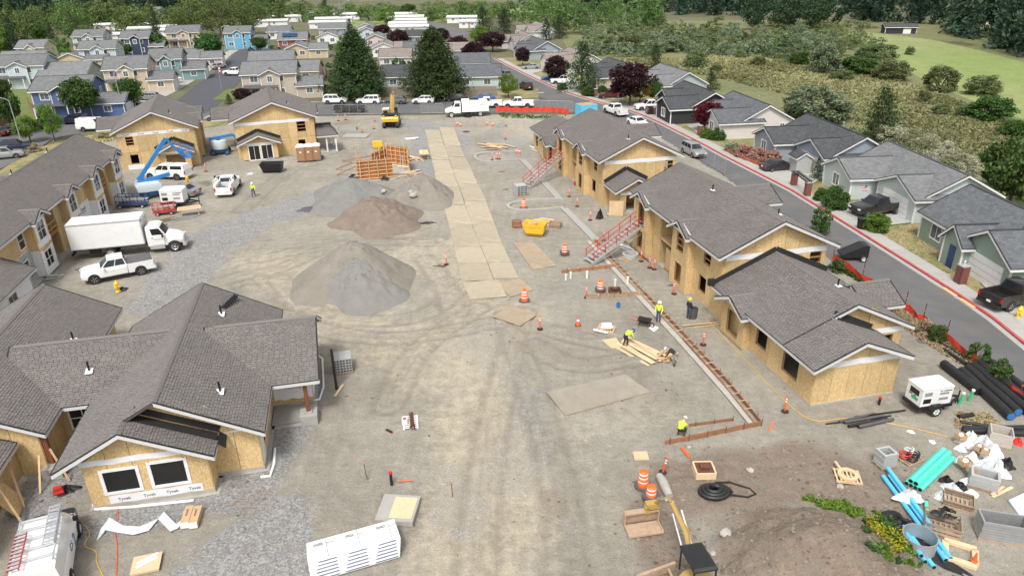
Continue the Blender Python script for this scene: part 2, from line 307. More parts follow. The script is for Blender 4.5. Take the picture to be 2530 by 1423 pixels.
g = MB();g.add([(-2500,-300,-.06),(2500,-300,-.06),(2500,2600,-.06),(-2500,2600,-.06)],[(0,1,2,3)]);struct('ground',g,'earth','rough grassy ground running out to the woods')
FENCE = [(2530,1003),(2400,897),(2300,817),(2230,767),(2160,717),(2055,642)]
EDGE = FENCE+[(1960,560),(1850,478),(1777,426),(1745,410),(1715,388),(1640,345),(1560,306),(1480,290),(1420,284),(1300,284),(1080,285),(860,286),(640,290),(470,300),(330,322),(200,338),(90,362),(-60,430)]
SITE = [G(*p) for p in EDGE]+[Vector((-62,40,0)),Vector((-40,14,0)),Vector((30,14,0)),Vector((33,28,0))]
def inside(P,X,Y):
    r = np.zeros(X.shape,bool)
    for i in range(len(P)):
        a,b = P[i],P[i-1]
        r ^= ((a.y > Y) != (b.y > Y)) & (X < (b.x-a.x)*(Y-a.y)/((b.y-a.y) or 1e-9)+a.x)
    return r
def vnoise(X,Y,sc,seed):
    rs = np.random.default_rng(seed);T = rs.random((64,64));x,y = X*sc,Y*sc;xi,yi = np.floor(x).astype(int),np.floor(y).astype(int);fx,fy = x-xi,y-yi
    fx,fy = fx*fx*(3-2*fx),fy*fy*(3-2*fy);t = lambda a,b: T[a % 64,b % 64]
    return (t(xi,yi)*(1-fx)+t(xi+1,yi)*fx)*(1-fy)+(t(xi,yi+1)*(1-fx)+t(xi+1,yi+1)*fx)*fy-.5
def fbm(X,Y,sc,seed,o=4): return sum(vnoise(X,Y,sc*2**k,seed+k)/2**k for k in range(o))
def dpoly(px,X,Y,world=False):
    P = smooth([(p if world else G(*p)) for p in px],5) if len(px) > 2 else [G(*p) for p in px];D = np.full(X.shape,1e9)
    for a,b in zip(P[:-1],P[1:]):
        dx,dy = b.x-a.x,b.y-a.y;t = np.clip(((X-a.x)*dx+(Y-a.y)*dy)/(dx*dx+dy*dy+1e-9),0,1);D = np.minimum(D,np.hypot(X-a.x-t*dx,Y-a.y-t*dy))
    return D
RUTS = [[(690,690),(750,755),(880,790),(1050,775),(1150,700)],[(600,700),(720,790),(950,835),(1200,800),(1290,770)],[(1290,770),(1230,1000),(1190,1250),(1180,1423)],[(1250,780),(1330,1000),(1390,1250),(1400,1423)],[(1180,760),(1040,860),(960,1000)],[(420,740),(560,690),(700,660),(850,600),(1060,600)],[(820,335),(900,330),(1040,310)],[(600,520),(720,420),(850,390)],[(1300,800),(1420,830),(1560,860)],[(1320,850),(1420,900),(1600,880)],[(1050,640),(1100,700),(1120,760)],[(640,640),(760,615),(900,600),(1080,590)]]
MOUND = (13.2,24.8)
def zmound(X,Y):
    u = (X-13.6)/5.6;v = (Y-24.0)/4.2;r = np.sqrt(u*u+v*v);m = np.clip(1-r,0,1);m = m*m*(3-2*m)
    return m*2.4
def site_z(X,Y):
    X = np.asarray(X,float);Y = np.asarray(Y,float)
    m = zmound(X,Y);z = .035+.05*fbm(X,Y,.18,3)+.02*fbm(X,Y,1.1,9,2)+m+np.clip(m,0,.4)*(1.6*fbm(X,Y,.55,21)+.9*np.abs(fbm(X,Y,2.1,25)))
    ear = np.exp(-(dpoly([(1640,1150),(1800,1190),(2000,1180),(2130,1200)],X,Y)/2.2)**2)
    z = z+ear*.3*np.abs(fbm(X,Y,1.5,31))
    dis = np.exp(-(dpoly([(1300,830),(1450,880),(1600,960)],X,Y)/3.)**2);z = z+dis*.07*fbm(X,Y,1.4,41)
    for i,r in enumerate(RUTS):
        d = dpoly(r,X,Y)
        z = z-.075*np.exp(-((d-.95)/.26)**2)*(1+.6*vnoise(X,Y,2.5,50+i))+.035*np.exp(-((d-1.4)/.2)**2)+.02*np.exp(-((d-.45)/.18)**2)
    pit = np.exp(-(np.hypot(X-G(625,1238).x,Y-G(625,1238).y)/.9)**4);z = z-.55*pit
    pit2 = np.exp(-(np.hypot(X-G(855,305).x,Y-G(855,305).y)/2.2)**4);z = z-.5*pit2
    return np.maximum(z,-.045)
def zs(x,y): return float(site_z(np.array([x]),np.array([y]))[0])
def make_site():
    xs = np.arange(-66,36,.23);ys = [];y = 15.
    while y < 140: ys.append(y);y += max(.15,y*.0042)
    X,Y = np.meshgrid(xs,np.array(ys));Z = site_z(X,Y);ok = inside(SITE,X,Y)
    nx = len(xs);ny = len(ys);idx = np.arange(nx*ny).reshape(ny,nx)
    q = np.stack([idx[:-1,:-1],idx[:-1,1:],idx[1:,1:],idx[1:,:-1]],-1).reshape(-1,4);k = ok.reshape(-1)[q].all(1);q = q[k]
    me = bpy.data.meshes.new('site_ground');V = np.stack([X,Y,Z],-1).reshape(-1,3)
    used = np.unique(q);rem = np.full(len(V),-1);rem[used] = np.arange(len(used));V = V[used];q = rem[q];X = X.reshape(-1)[used];Y = Y.reshape(-1)[used]
    me.vertices.add(len(V));me.vertices.foreach_set('co',V.reshape(-1));me.loops.add(q.size);me.loops.foreach_set('vertex_index',q.reshape(-1).astype(np.int32));me.polygons.add(len(q));me.polygons.foreach_set('loop_start',np.arange(0,q.size,4,dtype=np.int32))
    me.update();me.shade_smooth();me.materials.append(MAT['dirt'])
    n = fbm(X,Y,.25,77)
    def band(px,wd,soft=.5): d = dpoly(px,X,Y)+n*wd*.9;return np.clip((wd-d)/(wd*soft)+.0,0,1)
    gravel = np.maximum.reduce([band([(860,455),(760,500),(640,550),(520,620),(430,690),(380,740)],4.2),band([(990,300),(1080,330),(1060,420)],5),band([(560,1423),(640,1330),(700,1300)],3.2),band([(250,1300),(430,1265),(600,1230),(690,1100),(760,980)],1.9),band([(1240,340),(1330,420)],4)*.6,band([(1500,700),(1380,720)],3.4)*.45,band([(760,1400),(680,1423)],2.2),band([(90,1250),(170,1180)],1.6),band([(1180,820),(1290,960),(1280,1150)],2.6)*.5,band([(1110,1180),(1140,1280)],1.5)*.5])
    tan = np.maximum.reduce([band([(1100,620),(1180,760),(1130,900),(1000,830)],5.5)*.7,band([(640,640),(760,700),(900,800)],4.5)*.8,band([(1200,900),(1210,1150),(1230,1423)],3.6)*.9,band([(1330,1423),(1300,1150)],1.4)*.5,band([(1330,330),(1300,295),(1210,300)],5)*.6,band([(560,440),(700,400),(830,360)],4)*.35,band([(1420,1040),(1560,1000)],3)*.3])-.1
    earth = np.maximum.reduce([band([(1640,1160),(1800,1200),(2000,1200),(2150,1240)],3.2),band([(1600,1300),(1680,1423)],2.3),np.clip(zmound(X,Y)*3,0,1),band([(1320,840),(1450,890),(1570,950)],3.5)*.4,band([(850,305),(860,300)],2.5)*.8,band([(860,950),(930,1000)],1.6)*.3,band([(1360,1230),(1380,1260)],.8)*.6,band([(640,1235),(600,1250)],1.2)*.5,band([(560,500),(650,460)],1.4)*.4,band([(760,520),(790,520)],1.5)*.5,band([(90,1130),(60,1300)],2.5)*.25])
    rut = np.zeros_like(X)
    for r in RUTS: d = dpoly(r,X,Y)+.15*vnoise(X,Y,.6,5);rut = np.maximum(rut,np.exp(-((d-.95)/.22)**2)+.6*np.exp(-((d-.25)/.12)**2))
    for nme,a in (('gravel',gravel),('tan',tan),('earth',earth),('rut',rut)):
        at = me.attributes.new(nme,'FLOAT','POINT');at.data.foreach_set('value',a.astype(np.float32))
    o = add_obj('site_ground',me);props(o,'bare dirt and gravel of the building site with tyre ruts',None,None,'structure')
    return X,Y,gravel,earth
SX,SY,SG,SE = make_site()
def cloud_mesh(name,P,S,m,seed=1,flat=.6,tone=None):
    """many small six-vertex stones joined in one mesh"""
    rs = np.random.default_rng(seed);n = len(P);B = np.array([(1,0,0),(-1,0,0),(0,1,0),(0,-1,0),(0,0,1),(0,0,-1.)]);T = np.array([(0,2,4),(2,1,4),(1,3,4),(3,0,4),(2,0,5),(1,2,5),(3,1,5),(0,3,5)])
    V = B[None]*(rs.random((n,6,1))*.7+.6)*S[:,None,None];V[:,:,2] *= flat;a = rs.random(n)*6.28;c,s_ = np.cos(a)[:,None],np.sin(a)[:,None]
    V = np.stack([V[...,0]*c-V[...,1]*s_,V[...,0]*s_+V[...,1]*c,V[...,2]],-1)+P[:,None]
    F = (T[None]+(np.arange(n)*6)[:,None,None]).reshape(-1,3);me = bpy.data.meshes.new(name)
    me.from_pydata(V.reshape(-1,3).tolist(),[],F.tolist());me.materials.append(MAT[m]);return me
def scatter(wt,n,near=True):
    p = np.clip(wt,0,1)/(SY**2 if near else 1.);p /= p.sum();i = RNG.choice(len(SX),n,p=p);x = SX[i]+RNG.normal(0,.25,n);y = SY[i]+RNG.normal(0,.2,n);return x,y
def stones():
    x,y = scatter(SG**2*.9+.012,14000);P = np.stack([x,y,site_z(x,y)],-1);S = .015+.03*RNG.random(len(x))**2
    m,N,L,B = nm('stones');ge = N.new('ShaderNodeNewGeometry');L.new(mixc(N,L,ge.outputs['Random Per Island'],(.13,.13,.135),(.4,.4,.39)),B.inputs['Base Color']);B.inputs['Roughness'].default_value = .9
    props(add_obj('gravel',cloud_mesh('gravel',P,S,'stones',2)),'loose grey crushed gravel strewn over the site','gravel',None,'stuff')
    x,y = scatter(SE+.01,9000);P = np.stack([x,y,site_z(x,y)],-1);S = .015+.13*RNG.random(len(x))**6
    m,N,L,B = nm('clods');ge = N.new('ShaderNodeNewGeometry');L.new(mixc(N,L,ge.outputs['Random Per Island'],(.11,.085,.065),(.26,.22,.18)),B.inputs['Base Color']);B.inputs['Roughness'].default_value = .95
    props(add_obj('clods',cloud_mesh('clods',P,S,'clods',3)),'brown clods and stones over the dug earth','soil',None,'stuff')
stones()
CURB = smooth([Vector((34.6,20,0))]+[G(*p) for p in [(2530,853),(2409,760),(2224,640),(1985,491),(1935,462),(1800,393),(1700,340),(1570,280),(1410,233),(1300,185),(1222,145)]],6)
rd = MB();ribbon(rd,CURB,0,7.2,.005);struct('road',rd,'asphalt','grey asphalt street with a red kerb on its right side')
BACK = smooth([G(*p) for p in [(1430,262),(1300,263),(1100,264),(900,266),(700,271),(520,280),(380,292),(250,300),(120,324),(0,348),(-120,380)]],5)
rd = MB();ribbon(rd,BACK,-6.4,6.6,-.005);struct('cross_street',rd,'asphalt','grey street along the far edge of the building site')
pxpoly('side_street',[(400,285),(430,255),(470,222),(545,168),(577,134),(600,122),(690,119),(695,126),(660,143),(638,158),(612,180),(575,220),(545,255),(500,285)],.012,'asphalt_new','newly paved dark side street running to the houses')
pxpoly('park_road',[(1040,62),(1065,52),(1100,62),(1150,78),(1190,92),(1120,94),(1080,80)],-.01,'asphalt','grey asphalt of the trailer park')
gm = MB();ribbon(gm,CURB,.02,.45,.014);struct('gutter',gm,'curb','pale concrete gutter strip beside the red kerb')
def kerbs():
    km = MB();ribbon(km,CURB,0,-.22,0,.15);struct('kerb',km,'redcurb','red painted kerb curving along the right street')
    bk = MB();far = offs(BACK,-6.4);ribbon(bk,BACK[4:22],-6.5,-6.7,0,.14);struct('far_kerb',bk,'curb','concrete kerb on the far side of the cross street')
    sw = props(bpy.data.objects.new('sidewalk',None),'concrete pavement slabs behind the red kerb',None,None,'structure');COL.objects.link(sw)
    L_ = offs(CURB,-.24);R__ = offs(CURB,-1.75);acc = 0.;i0 = 0
    cl = [0.]
    for a,b in zip(CURB[:-1],CURB[1:]): cl.append(cl[-1]+(b-a).length)
    def at(P,d):
        k = max(i for i in range(len(cl)-1) if cl[i] <= d);t = (d-cl[k])/(cl[k+1]-cl[k]);return P[k].lerp(P[k+1],min(t,1))
    d = 0.;D = 1.75
    while d+D < cl[-1]:
        if d > 110: D = 6.
        q = [at(L_,d+.012),at(L_,min(d+D-.012,cl[-1]-.01)),at(R__,min(d+D-.012,cl[-1]-.01)),at(R__,d+.012)];mb = MB();c = (q[0]+q[2])/2;dz = random.uniform(-.006,.006)
        mb.prism([(p-c)[:2] for p in q[::-1]],-.1,.14+dz);mb.build('paving_slab','sidewalk',sw,loc=(c.x,c.y,0));d += D
kerbs()
lw = MB();ribbon(lw,CURB,-1.8,-13,.06);struct('front_lawn',lw,'lawn_dry','patchy dry front lawns of the right hand houses')
pxpoly('meadow',[(42.5,20),(52,60),(52,95),(47,125),(40,150),(30,185),(18,215),(20,330),(140,330),(400,200),(400,20)],-.04,'meadow','brownish green scrub meadow behind the right houses',True)
pxpoly('field',[(2085,82),(2130,78),(2300,98),(2420,125),(2530,155),(2700,190),(2700,420),(2530,330),(2420,255),(2300,210),(2230,165),(2150,125)],-.03,'field','bright green mown field beside the dark woods')
pxpoly('far_field',[(760,62),(1100,30),(1500,12),(1500,24),(1180,48),(900,66)],-.03,'field','pale far grass field below the woods')
pxpoly('verge',[(-60,460),(90,366),(200,342),(330,326),(470,304),(640,293),(640,300),(400,330),(230,352),(110,390),(0,450)],.055,'lawn_dry','dry weedy verge between the site and the street')
pxpoly('corner_lawn',[(1075,238),(860,240),(860,248),(1260,246),(1330,243),(1330,220),(1260,222)],.03,'lawn_dry','dry grass strip below the wooden fence')
pxpoly('left_yards',[(330,272),(440,215),(540,158),(570,128),(400,128),(0,170),(-200,240),(-200,330),(0,318),(160,300),(250,282)],-.02,'lawn','green yards among the left hand houses')
pxpoly('left_driveways',[(300,280),(365,262),(450,218),(548,158),(572,135),(590,124),(570,124),(520,142),(470,165),(430,195),(380,225),(345,248)],.004,'sidewalk','pale concrete pavement and driveways along the side street')
pxpoly('middle_yards',[(520,262),(590,215),(640,160),(690,128),(900,100),(1200,100),(1250,235),(860,246),(640,262)],-.02,'earth','yards among the middle houses')
pxpoly('path_lawn',[(560,222),(600,218),(625,238),(615,247),(525,247)],.03,'lawn','small bright green lawn by the beige house')
pxpoly('parking_lot',[(-80,420),(60,360),(130,345),(90,372),(0,420),(-60,460)],.07,'asphalt','parking strip beside the far left street')
for nme,pts,lb in (('driveway',[(2420,700),(2452,683),(2560,740),(2600,800),(2530,815)],'concrete driveway holding the black pickup at the frame edge'),('driveway',[(2060,512),(2155,493),(2252,553),(2150,565)],'concrete driveway of the pale mint house'),('driveway',[(1900,435),(1950,400),(2035,440),(1985,470)],'concrete driveway with the dark sedan by the shed'),('driveway',[(1695,312),(1740,305),(1765,318),(1800,345),(1735,340)],'wide concrete driveway before the white house'),('driveway',[(1520,258),(1620,262),(1650,292),(1600,290)],'concrete driveway with the white pickup by the black house'),('driveway',[(1345,205),(1420,205),(1460,225),(1400,228)],'concrete driveway with the white truck under the fir'),('driveway',[(1288,172),(1330,165),(1350,175),(1310,185)],'concrete driveway with the silver car'),('driveway',[(1455,232),(1530,235),(1545,250),(1480,245)],'concrete driveway with the dark red truck')):
    pxpoly(nme,pts,.15,'sidewalk',lb)
pxpoly('walkway',[(2425,675),(2448,680),(2458,688),(2440,690)],.2,'sidewalk','short concrete path to the green house porch')
def stripe(nme,a,b,wd,m,lb,z=.012):
    mb = MB();a,b = G(*a),G(*b);n = (b-a).normalized();s = Vector((-n.y,n.x,0))*wd/2;mb.add([(p.x,p.y,z) for p in (a-s,b-s,b+s,a+s)],[(0,1,2,3)]);struct(nme,mb,m,lb)
stripe('stop_line',(1302,232),(1344,229),.4,'paint','white stop line at the corner');stripe('spray_mark',(985,1192),(1020,1190),.08,'spray','orange paint dash on the dirt near the concrete lid',.11)
for nme,a,b in (('cap_mark',(1690,945),(1702,947)),): stripe('spray_mark',(1900,1068),(1910,1046),.12,'spray','orange paint mark right of the kerb forms',.1)
# ================================================================ building kit
def clip(P,a,b,c):
    """keep the part of polygon P where a*s+b*z<=c"""
    out = []
    for i in range(len(P)):
        p,q = P[i-1],P[i];dp,dq = a*p[0]+b*p[1]-c,a*q[0]+b*q[1]-c
        if (dp < 0) != (dq < 0) and abs(dp-dq) > 1e-12:
            t = dp/(dp-dq);out.append((p[0]+t*(q[0]-p[0]),p[1]+t*(q[1]-p[1])))
        if dq <= 0: out.append(q)
    return out
def area(P): return abs(sum(P[i-1][0]*P[i][1]-P[i][0]*P[i-1][1] for i in range(len(P))))/2
def cut(polys,o):
    a,b,z0,z1 = o;out = []
    for P in polys:
        xs = [p[0] for p in P];ys = [p[1] for p in P]
        if min(xs) >= b or max(xs) <= a or min(ys) >= z1 or max(ys) <= z0: out.append(P);continue
        mid = clip(clip(P,-1,0,-a),1,0,b)
        out += [q for q in (clip(P,1,0,a),clip(P,-1,0,-b),clip(mid,0,1,z0),clip(mid,0,-1,-z1)) if len(q) > 2 and area(q) > .002]
    return out
def wall(par,a,b,z0,top,m,ops=(),pw=1.22,rows=(2.44,),t=.04,name='sheathing_panel',gap=.011):
    a,b = Vector((*a,0)),Vector((*b,0));Ln = (b-a).length;d = (b-a)/Ln;n = Vector((d.y,-d.x,0))
    prof = [(0,top),(Ln,top)] if isinstance(top,(int,float)) else list(top)
    out = [(0,z0),(Ln,z0)]+prof[::-1]
    zz = [z0]+[r for r in rows if z0 < r < max(p[1] for p in prof)]+[99]
    ncol = max(1,round(Ln/pw)) if pw else 1;made = []
    for i in range(ncol):
        c = clip(clip(out,-1,0,-(i*Ln/ncol+gap*(i > 0))),1,0,(i+1)*Ln/ncol-gap*(i < ncol-1))
        for za,zb in (zip(zz[:-1],zz[1:]) if pw else [(z0,99)]):
            P = clip(clip(c,0,-1,-za-gap*(za > z0)),0,1,zb-gap)
            if len(P) < 3 or area(P) < .01: continue
            polys = [P]
            for o in ops: polys = cut(polys,o)
            if not polys: continue
            bb = [(min(p[0] for p in Q),max(p[0] for p in Q),min(p[1] for p in Q),max(p[1] for p in Q)) for Q in polys];grp = list(range(len(polys)))
            for i in range(len(polys)):
                for j in range(i):
                    A_,B_ = bb[i],bb[j];ox = min(A_[1],B_[1])-max(A_[0],B_[0]);oz = min(A_[3],B_[3])-max(A_[2],B_[2])
                    if min(ox,oz) > -1e-6 and max(ox,oz) > .005: gi,gj = grp[i],grp[j];grp = [gj if x == gi else x for x in grp]
            for gk in sorted(set(grp)):
                mb = MB()
                for Q in [q for q,x in zip(polys,grp) if x == gk]:
                    k = len(Q);vs = [a+d*s+Vector((0,0,z)) for s,z in Q];vs += [v+n*t for v in vs]
                    mb.add(vs,[tuple(range(k-1,-1,-1)),tuple(range(k,2*k))]+[(j,(j+1) % k,k+(j+1) % k,k+j) for j in range(k)])
                made.append(mb.build(name,m,par))
    return made
def wpt(a,b,s,z,off):
    a,b = Vector((*a,0)),Vector((*b,0));d = (b-a).normalized();return a+d*s+Vector((d.y*off,-d.x*off,z))
def rough_frame(par,a,b,o,bars=0,m='stud'):
    """timber lining of a raw opening, with temporary bars"""
    s0,s1,z0,z1 = o;mb = MB();f = lambda s,z: wpt(a,b,s,z,-.06)
    e = .045
    mb.bar(f(s0-e+.05,z0),f(s0-e+.05,z1),.16,.04);mb.bar(f(s1+e-.05,z0),f(s1+e-.05,z1),.16,.04);mb.bar(f(s0,z0+.02),f(s1,z0+.02),.04,.16);mb.bar(f(s0,z1-.02),f(s1,z1-.02),.04,.16)
    for k in range(bars):
        z = z0+(z1-z0)*(k+1)/(bars+1);mb.bar(f(s0,z),f(s1,z),.05,.1)
    return mb.build('window_frame',m,par)
def window(par,a,b,o,m='white',nx=2,ny=2,off=.045,trim=.09,glass='glass',child=True):
    s0,s1,z0,z1 = o;mb = MB();f = lambda s,z: wpt(a,b,s,z,off)
    for s in (s0,s1): mb.bar(f(s,z0-trim/2),f(s,z1+trim/2),.05,trim)
    for z in (z0,z1): mb.bar(f(s0,z),f(s1,z),.055,trim)
    for k in range(1,nx): s = s0+(s1-s0)*k/nx;mb.bar(f(s,z0),f(s,z1),.035,.05)
    for k in range(1,ny): z = z0+(z1-z0)*k/ny;mb.bar(f(s0,z),f(s1,z),.035,.05)
    w_ = mb.build('window',m,par);g_ = MB();c = [wpt(a,b,s,z,off-.022) for s,z in ((s0,z0),(s1,z0),(s1,z1),(s0,z1))]
    dd = wpt(a,b,0,0,.01)-wpt(a,b,0,0,0);g_.add(c+[v-dd for v in c],[(0,1,2,3),(7,6,5,4),(0,4,5,1),(1,5,6,2),(2,6,7,3),(3,7,4,0)]);g_.build('pane_or_shade',glass,w_)
    return w_
def gable(u0,u1,v0,v1,ze,zr,ax='v',r=None,ze1=None):
    """two roof planes and the edges to trim; ridge along v at u=r (or along u at v=r)"""
    z1 = ze if ze1 is None else ze1
    if ax == 'v':
        r = (u0+u1)/2 if r is None else r
        pl = [[(u0,v1,ze),(u0,v0,ze),(r,v0,zr),(r,v1,zr)],[(u1,v0,z1),(u1,v1,z1),(r,v1,zr),(r,v0,zr)]]
    else:
        r = (v0+v1)/2 if r is None else r
        pl = [[(u0,v0,ze),(u1,v0,ze),(u1,r,zr),(u0,r,zr)],[(u1,v1,z1),(u0,v1,z1),(u0,r,zr),(u1,r,zr)]]
    return pl
CAPMESH = {}
def make_roof(par,planes,near=True,m='roof_grey',ridges=(),th=.14,fascia='fascia',trim=True,skip=()):
    mb = MB();sh = MB();fa = MB();dr = MB()
    for pi,P in enumerate(planes):
        P = [Vector(p) for p in P];e = (P[1]-P[0]).normalized();nrm = e.cross(P[-1]-P[0]).normalized();up = nrm.cross(e)
        n = len(P);mb.add(P+[p-Vector((0,0,th)) for p in P],[tuple(range(n)),tuple(range(2*n-1,n-1,-1))]+[((i+1) % n,i,n+i,n+(i+1) % n) for i in range(n)])
        mb.uv[len(mb.f)-n-2] = [((p-P[0]).dot(e),(p-P[0]).dot(up)) for p in P]
        if trim:
            for i in range(n):
                p,q = P[i],P[(i+1) % n]
                if (pi,i) in skip or (i == 2 and n == 4) : continue
                d = (q-p);hd = Vector((d.y,-d.x,0)).normalized()
                if d.length < .05: continue
                o1 = hd*.03;fa.add([p+o1*.0-Vector((0,0,.03)),q-Vector((0,0,.03)),q+o1-Vector((0,0,.03)),p+o1-Vector((0,0,.03)),p-Vector((0,0,.24)),q-Vector((0,0,.24)),q+o1-Vector((0,0,.24)),p+o1-Vector((0,0,.24))],[(0,3,2,1),(4,5,6,7),(3,7,6,2),(0,1,5,4),(0,4,7,3),(1,2,6,5)])
                k = (nrm if i == 0 else nrm)*.035;s_ = hd*.05;dr.add([p+s_,q+s_,q-s_,p-s_,p+s_+k,q+s_+k,q-s_+k,p-s_+k],[(0,3,2,1),(4,5,6,7),(0,1,5,4),(1,2,6,5),(2,3,7,6),(3,0,4,7)])
        if near:
            loc = [((p-P[0]).dot(e),(p-P[0]).dot(up)) for p in P];vmax = max(q[1] for q in loc);EX,TW = .15,.32;rows = int(vmax/EX)+1
            for r in range(rows):
                v0 = r*EX;v1 = min(v0+EX,vmax);vm = (v0+v1)/2;xs = []
                for i in range(n):
                    a_,b_ = loc[i-1],loc[i]
                    if (a_[1] > vm) != (b_[1] > vm): xs.append(a_[0]+(vm-a_[1])/(b_[1]-a_[1])*(b_[0]-a_[0]))
                if len(xs) < 2: continue
                lo,hi = min(xs),max(xs);s = lo-random.random()*TW
                while s < hi:
                    a_,b_ = max(s+.012,lo),min(s+TW-.012,hi);s += TW
                    if b_-a_ < .04: continue
                    lift = .03+random.choice((0,0,.012));drop = random.choice((0,0,.03)) if r else 0
                    A = P[0]+e*a_+up*(v0-drop)+nrm*lift;B_ = P[0]+e*b_+up*(v0-drop)+nrm*lift;C = P[0]+e*b_+up*(v1-.012)+nrm*.012;D = P[0]+e*a_+up*(v1-.012)+nrm*.012
                    sh.add([A,B_,C,D,A-nrm*(lift-.004),B_-nrm*(lift-.004)],[(0,1,2,3),(4,5,1,0)])
    ro = mb.build('roof','shingle_gap' if near else m,par)
    if near and sh.f: props(sh.build('shingles','shingle',ro),kind='stuff')
    if trim and fa.f: fa.build('fascia',fascia,ro);dr.build('drip_edge','felt',ro)
    for p,q in ridges:
        p,q = Vector(p),Vector(q);L_ = (q-p).length;d = (q-p)/L_
        if near:
            if 'cap' not in CAPMESH:
                c = MB();c.add([(0,-.17,-.06),(0,0,.035),(0,.17,-.06),(.34,-.15,-.085),(.34,0,.012),(.34,.15,-.085),(0,-.17,-.085),(0,.17,-.085)],[(0,3,4,1),(1,4,5,2),(6,0,1),(1,2,7),(6,1,7)]);CAPMESH['cap'] = c.mesh('ridge_cap','shingle')
            k = int(L_/.3)
            for i in range(k):
                o = add_obj('ridge_cap',CAPMESH['cap'],ro);o.location = p+d*(i*L_/k)+Vector((0,0,.04));o.rotation_euler = (0,-math.asin(d.z),math.atan2(d.y,d.x))
        else:
            c = MB();c.bar(p+Vector((0,0,.02)),q+Vector((0,0,.02)),.26,.05);c.build('ridge_cap',m,ro)
    return ro
def vent(par,x,y,z,h=.5,flash=True,tilt=0):
    mb = MB();mb.tube((0,0,-.1),(0,0,h),.06,n=8);o = mb.build('vent_pipe','black',par,loc=(x,y,z))
    if flash: f = MB();f.box((0,-.05,.05),(.4,.45,.02),0,None,tilt);f.build('flashing','white',o)
    return o
def dormer(planes,ridges,u0,uw,v,hw,ze,zp,uback):
    """small gablet over a bay on the left (low u) side: ridge runs along u"""
    planes += [[(u0,v-hw,ze),(uback*.35+u0*.65,v-hw,ze),(uback,v,zp),(u0,v,zp)],[(uback*.35+u0*.65,v+hw,ze),(u0,v+hw,ze),(u0,v,zp),(uback,v,zp)]]
    ridges.append(((u0,v,zp),(uback,v,zp)))
def dormer_r(planes,ridges,u1,v,hw,ze,zp,uback):
    um = uback*.35+u1*.65
    planes += [[(um,v-hw,ze),(u1,v-hw,ze),(u1,v,zp),(uback,v,zp)],[(u1,v+hw,ze),(um,v+hw,ze),(uback,v,zp),(u1,v,zp)]];ridges.append(((uback,v,zp),(u1,v,zp)))
def band(par,a,b,z,h,m='tyvek',t=.052,bow=0):
    mb = MB();n = 8;P = [];L_ = (Vector(b)-Vector(a)).length
    for k in range(n+1):
        s = L_*k/n;zz = z+bow*math.sin(k*2.1)*.03;P += [wpt(a,b,s,zz,t),wpt(a,b,s,zz+h,t),wpt(a,b,s,zz+h,.041),wpt(a,b,s,zz,.041)]
    fs = []
    for k in range(n):
        i = 4*k;fs += [(i+1,i,i+4,i+5),(i+2,i+1,i+5,i+6),(i,i+3,i+7,i+4)]
    mb.add(P,fs+[(0,1,2,3),(4*n+3,4*n+2,4*n+1,4*n)]);return mb.build('house_wrap',m,par)
def slabs(par,rects,z0=-.15,z1=.16):
    mb = MB()
    for x0,x1,y0,y1 in rects: mb.b2(x0,x1,y0,y1,z0,z1)
    return mb.build('foundation','footing',par)
def wraptext(par,a,b,s,z,size,off=.06,m='ink',sub=True):
    d = (Vector(b)-Vector(a)).normalized();rz = math.atan2(d.y,d.x);p = wpt(a,b,s,z,off);text('Tyvek',size,p,(R_(90),0,rz),m,par)
    if sub:
        text('HomeWrap',size*.38,wpt(a,b,s+size*.2,z-size*.55,off),(R_(90),0,rz),'inkred',par)
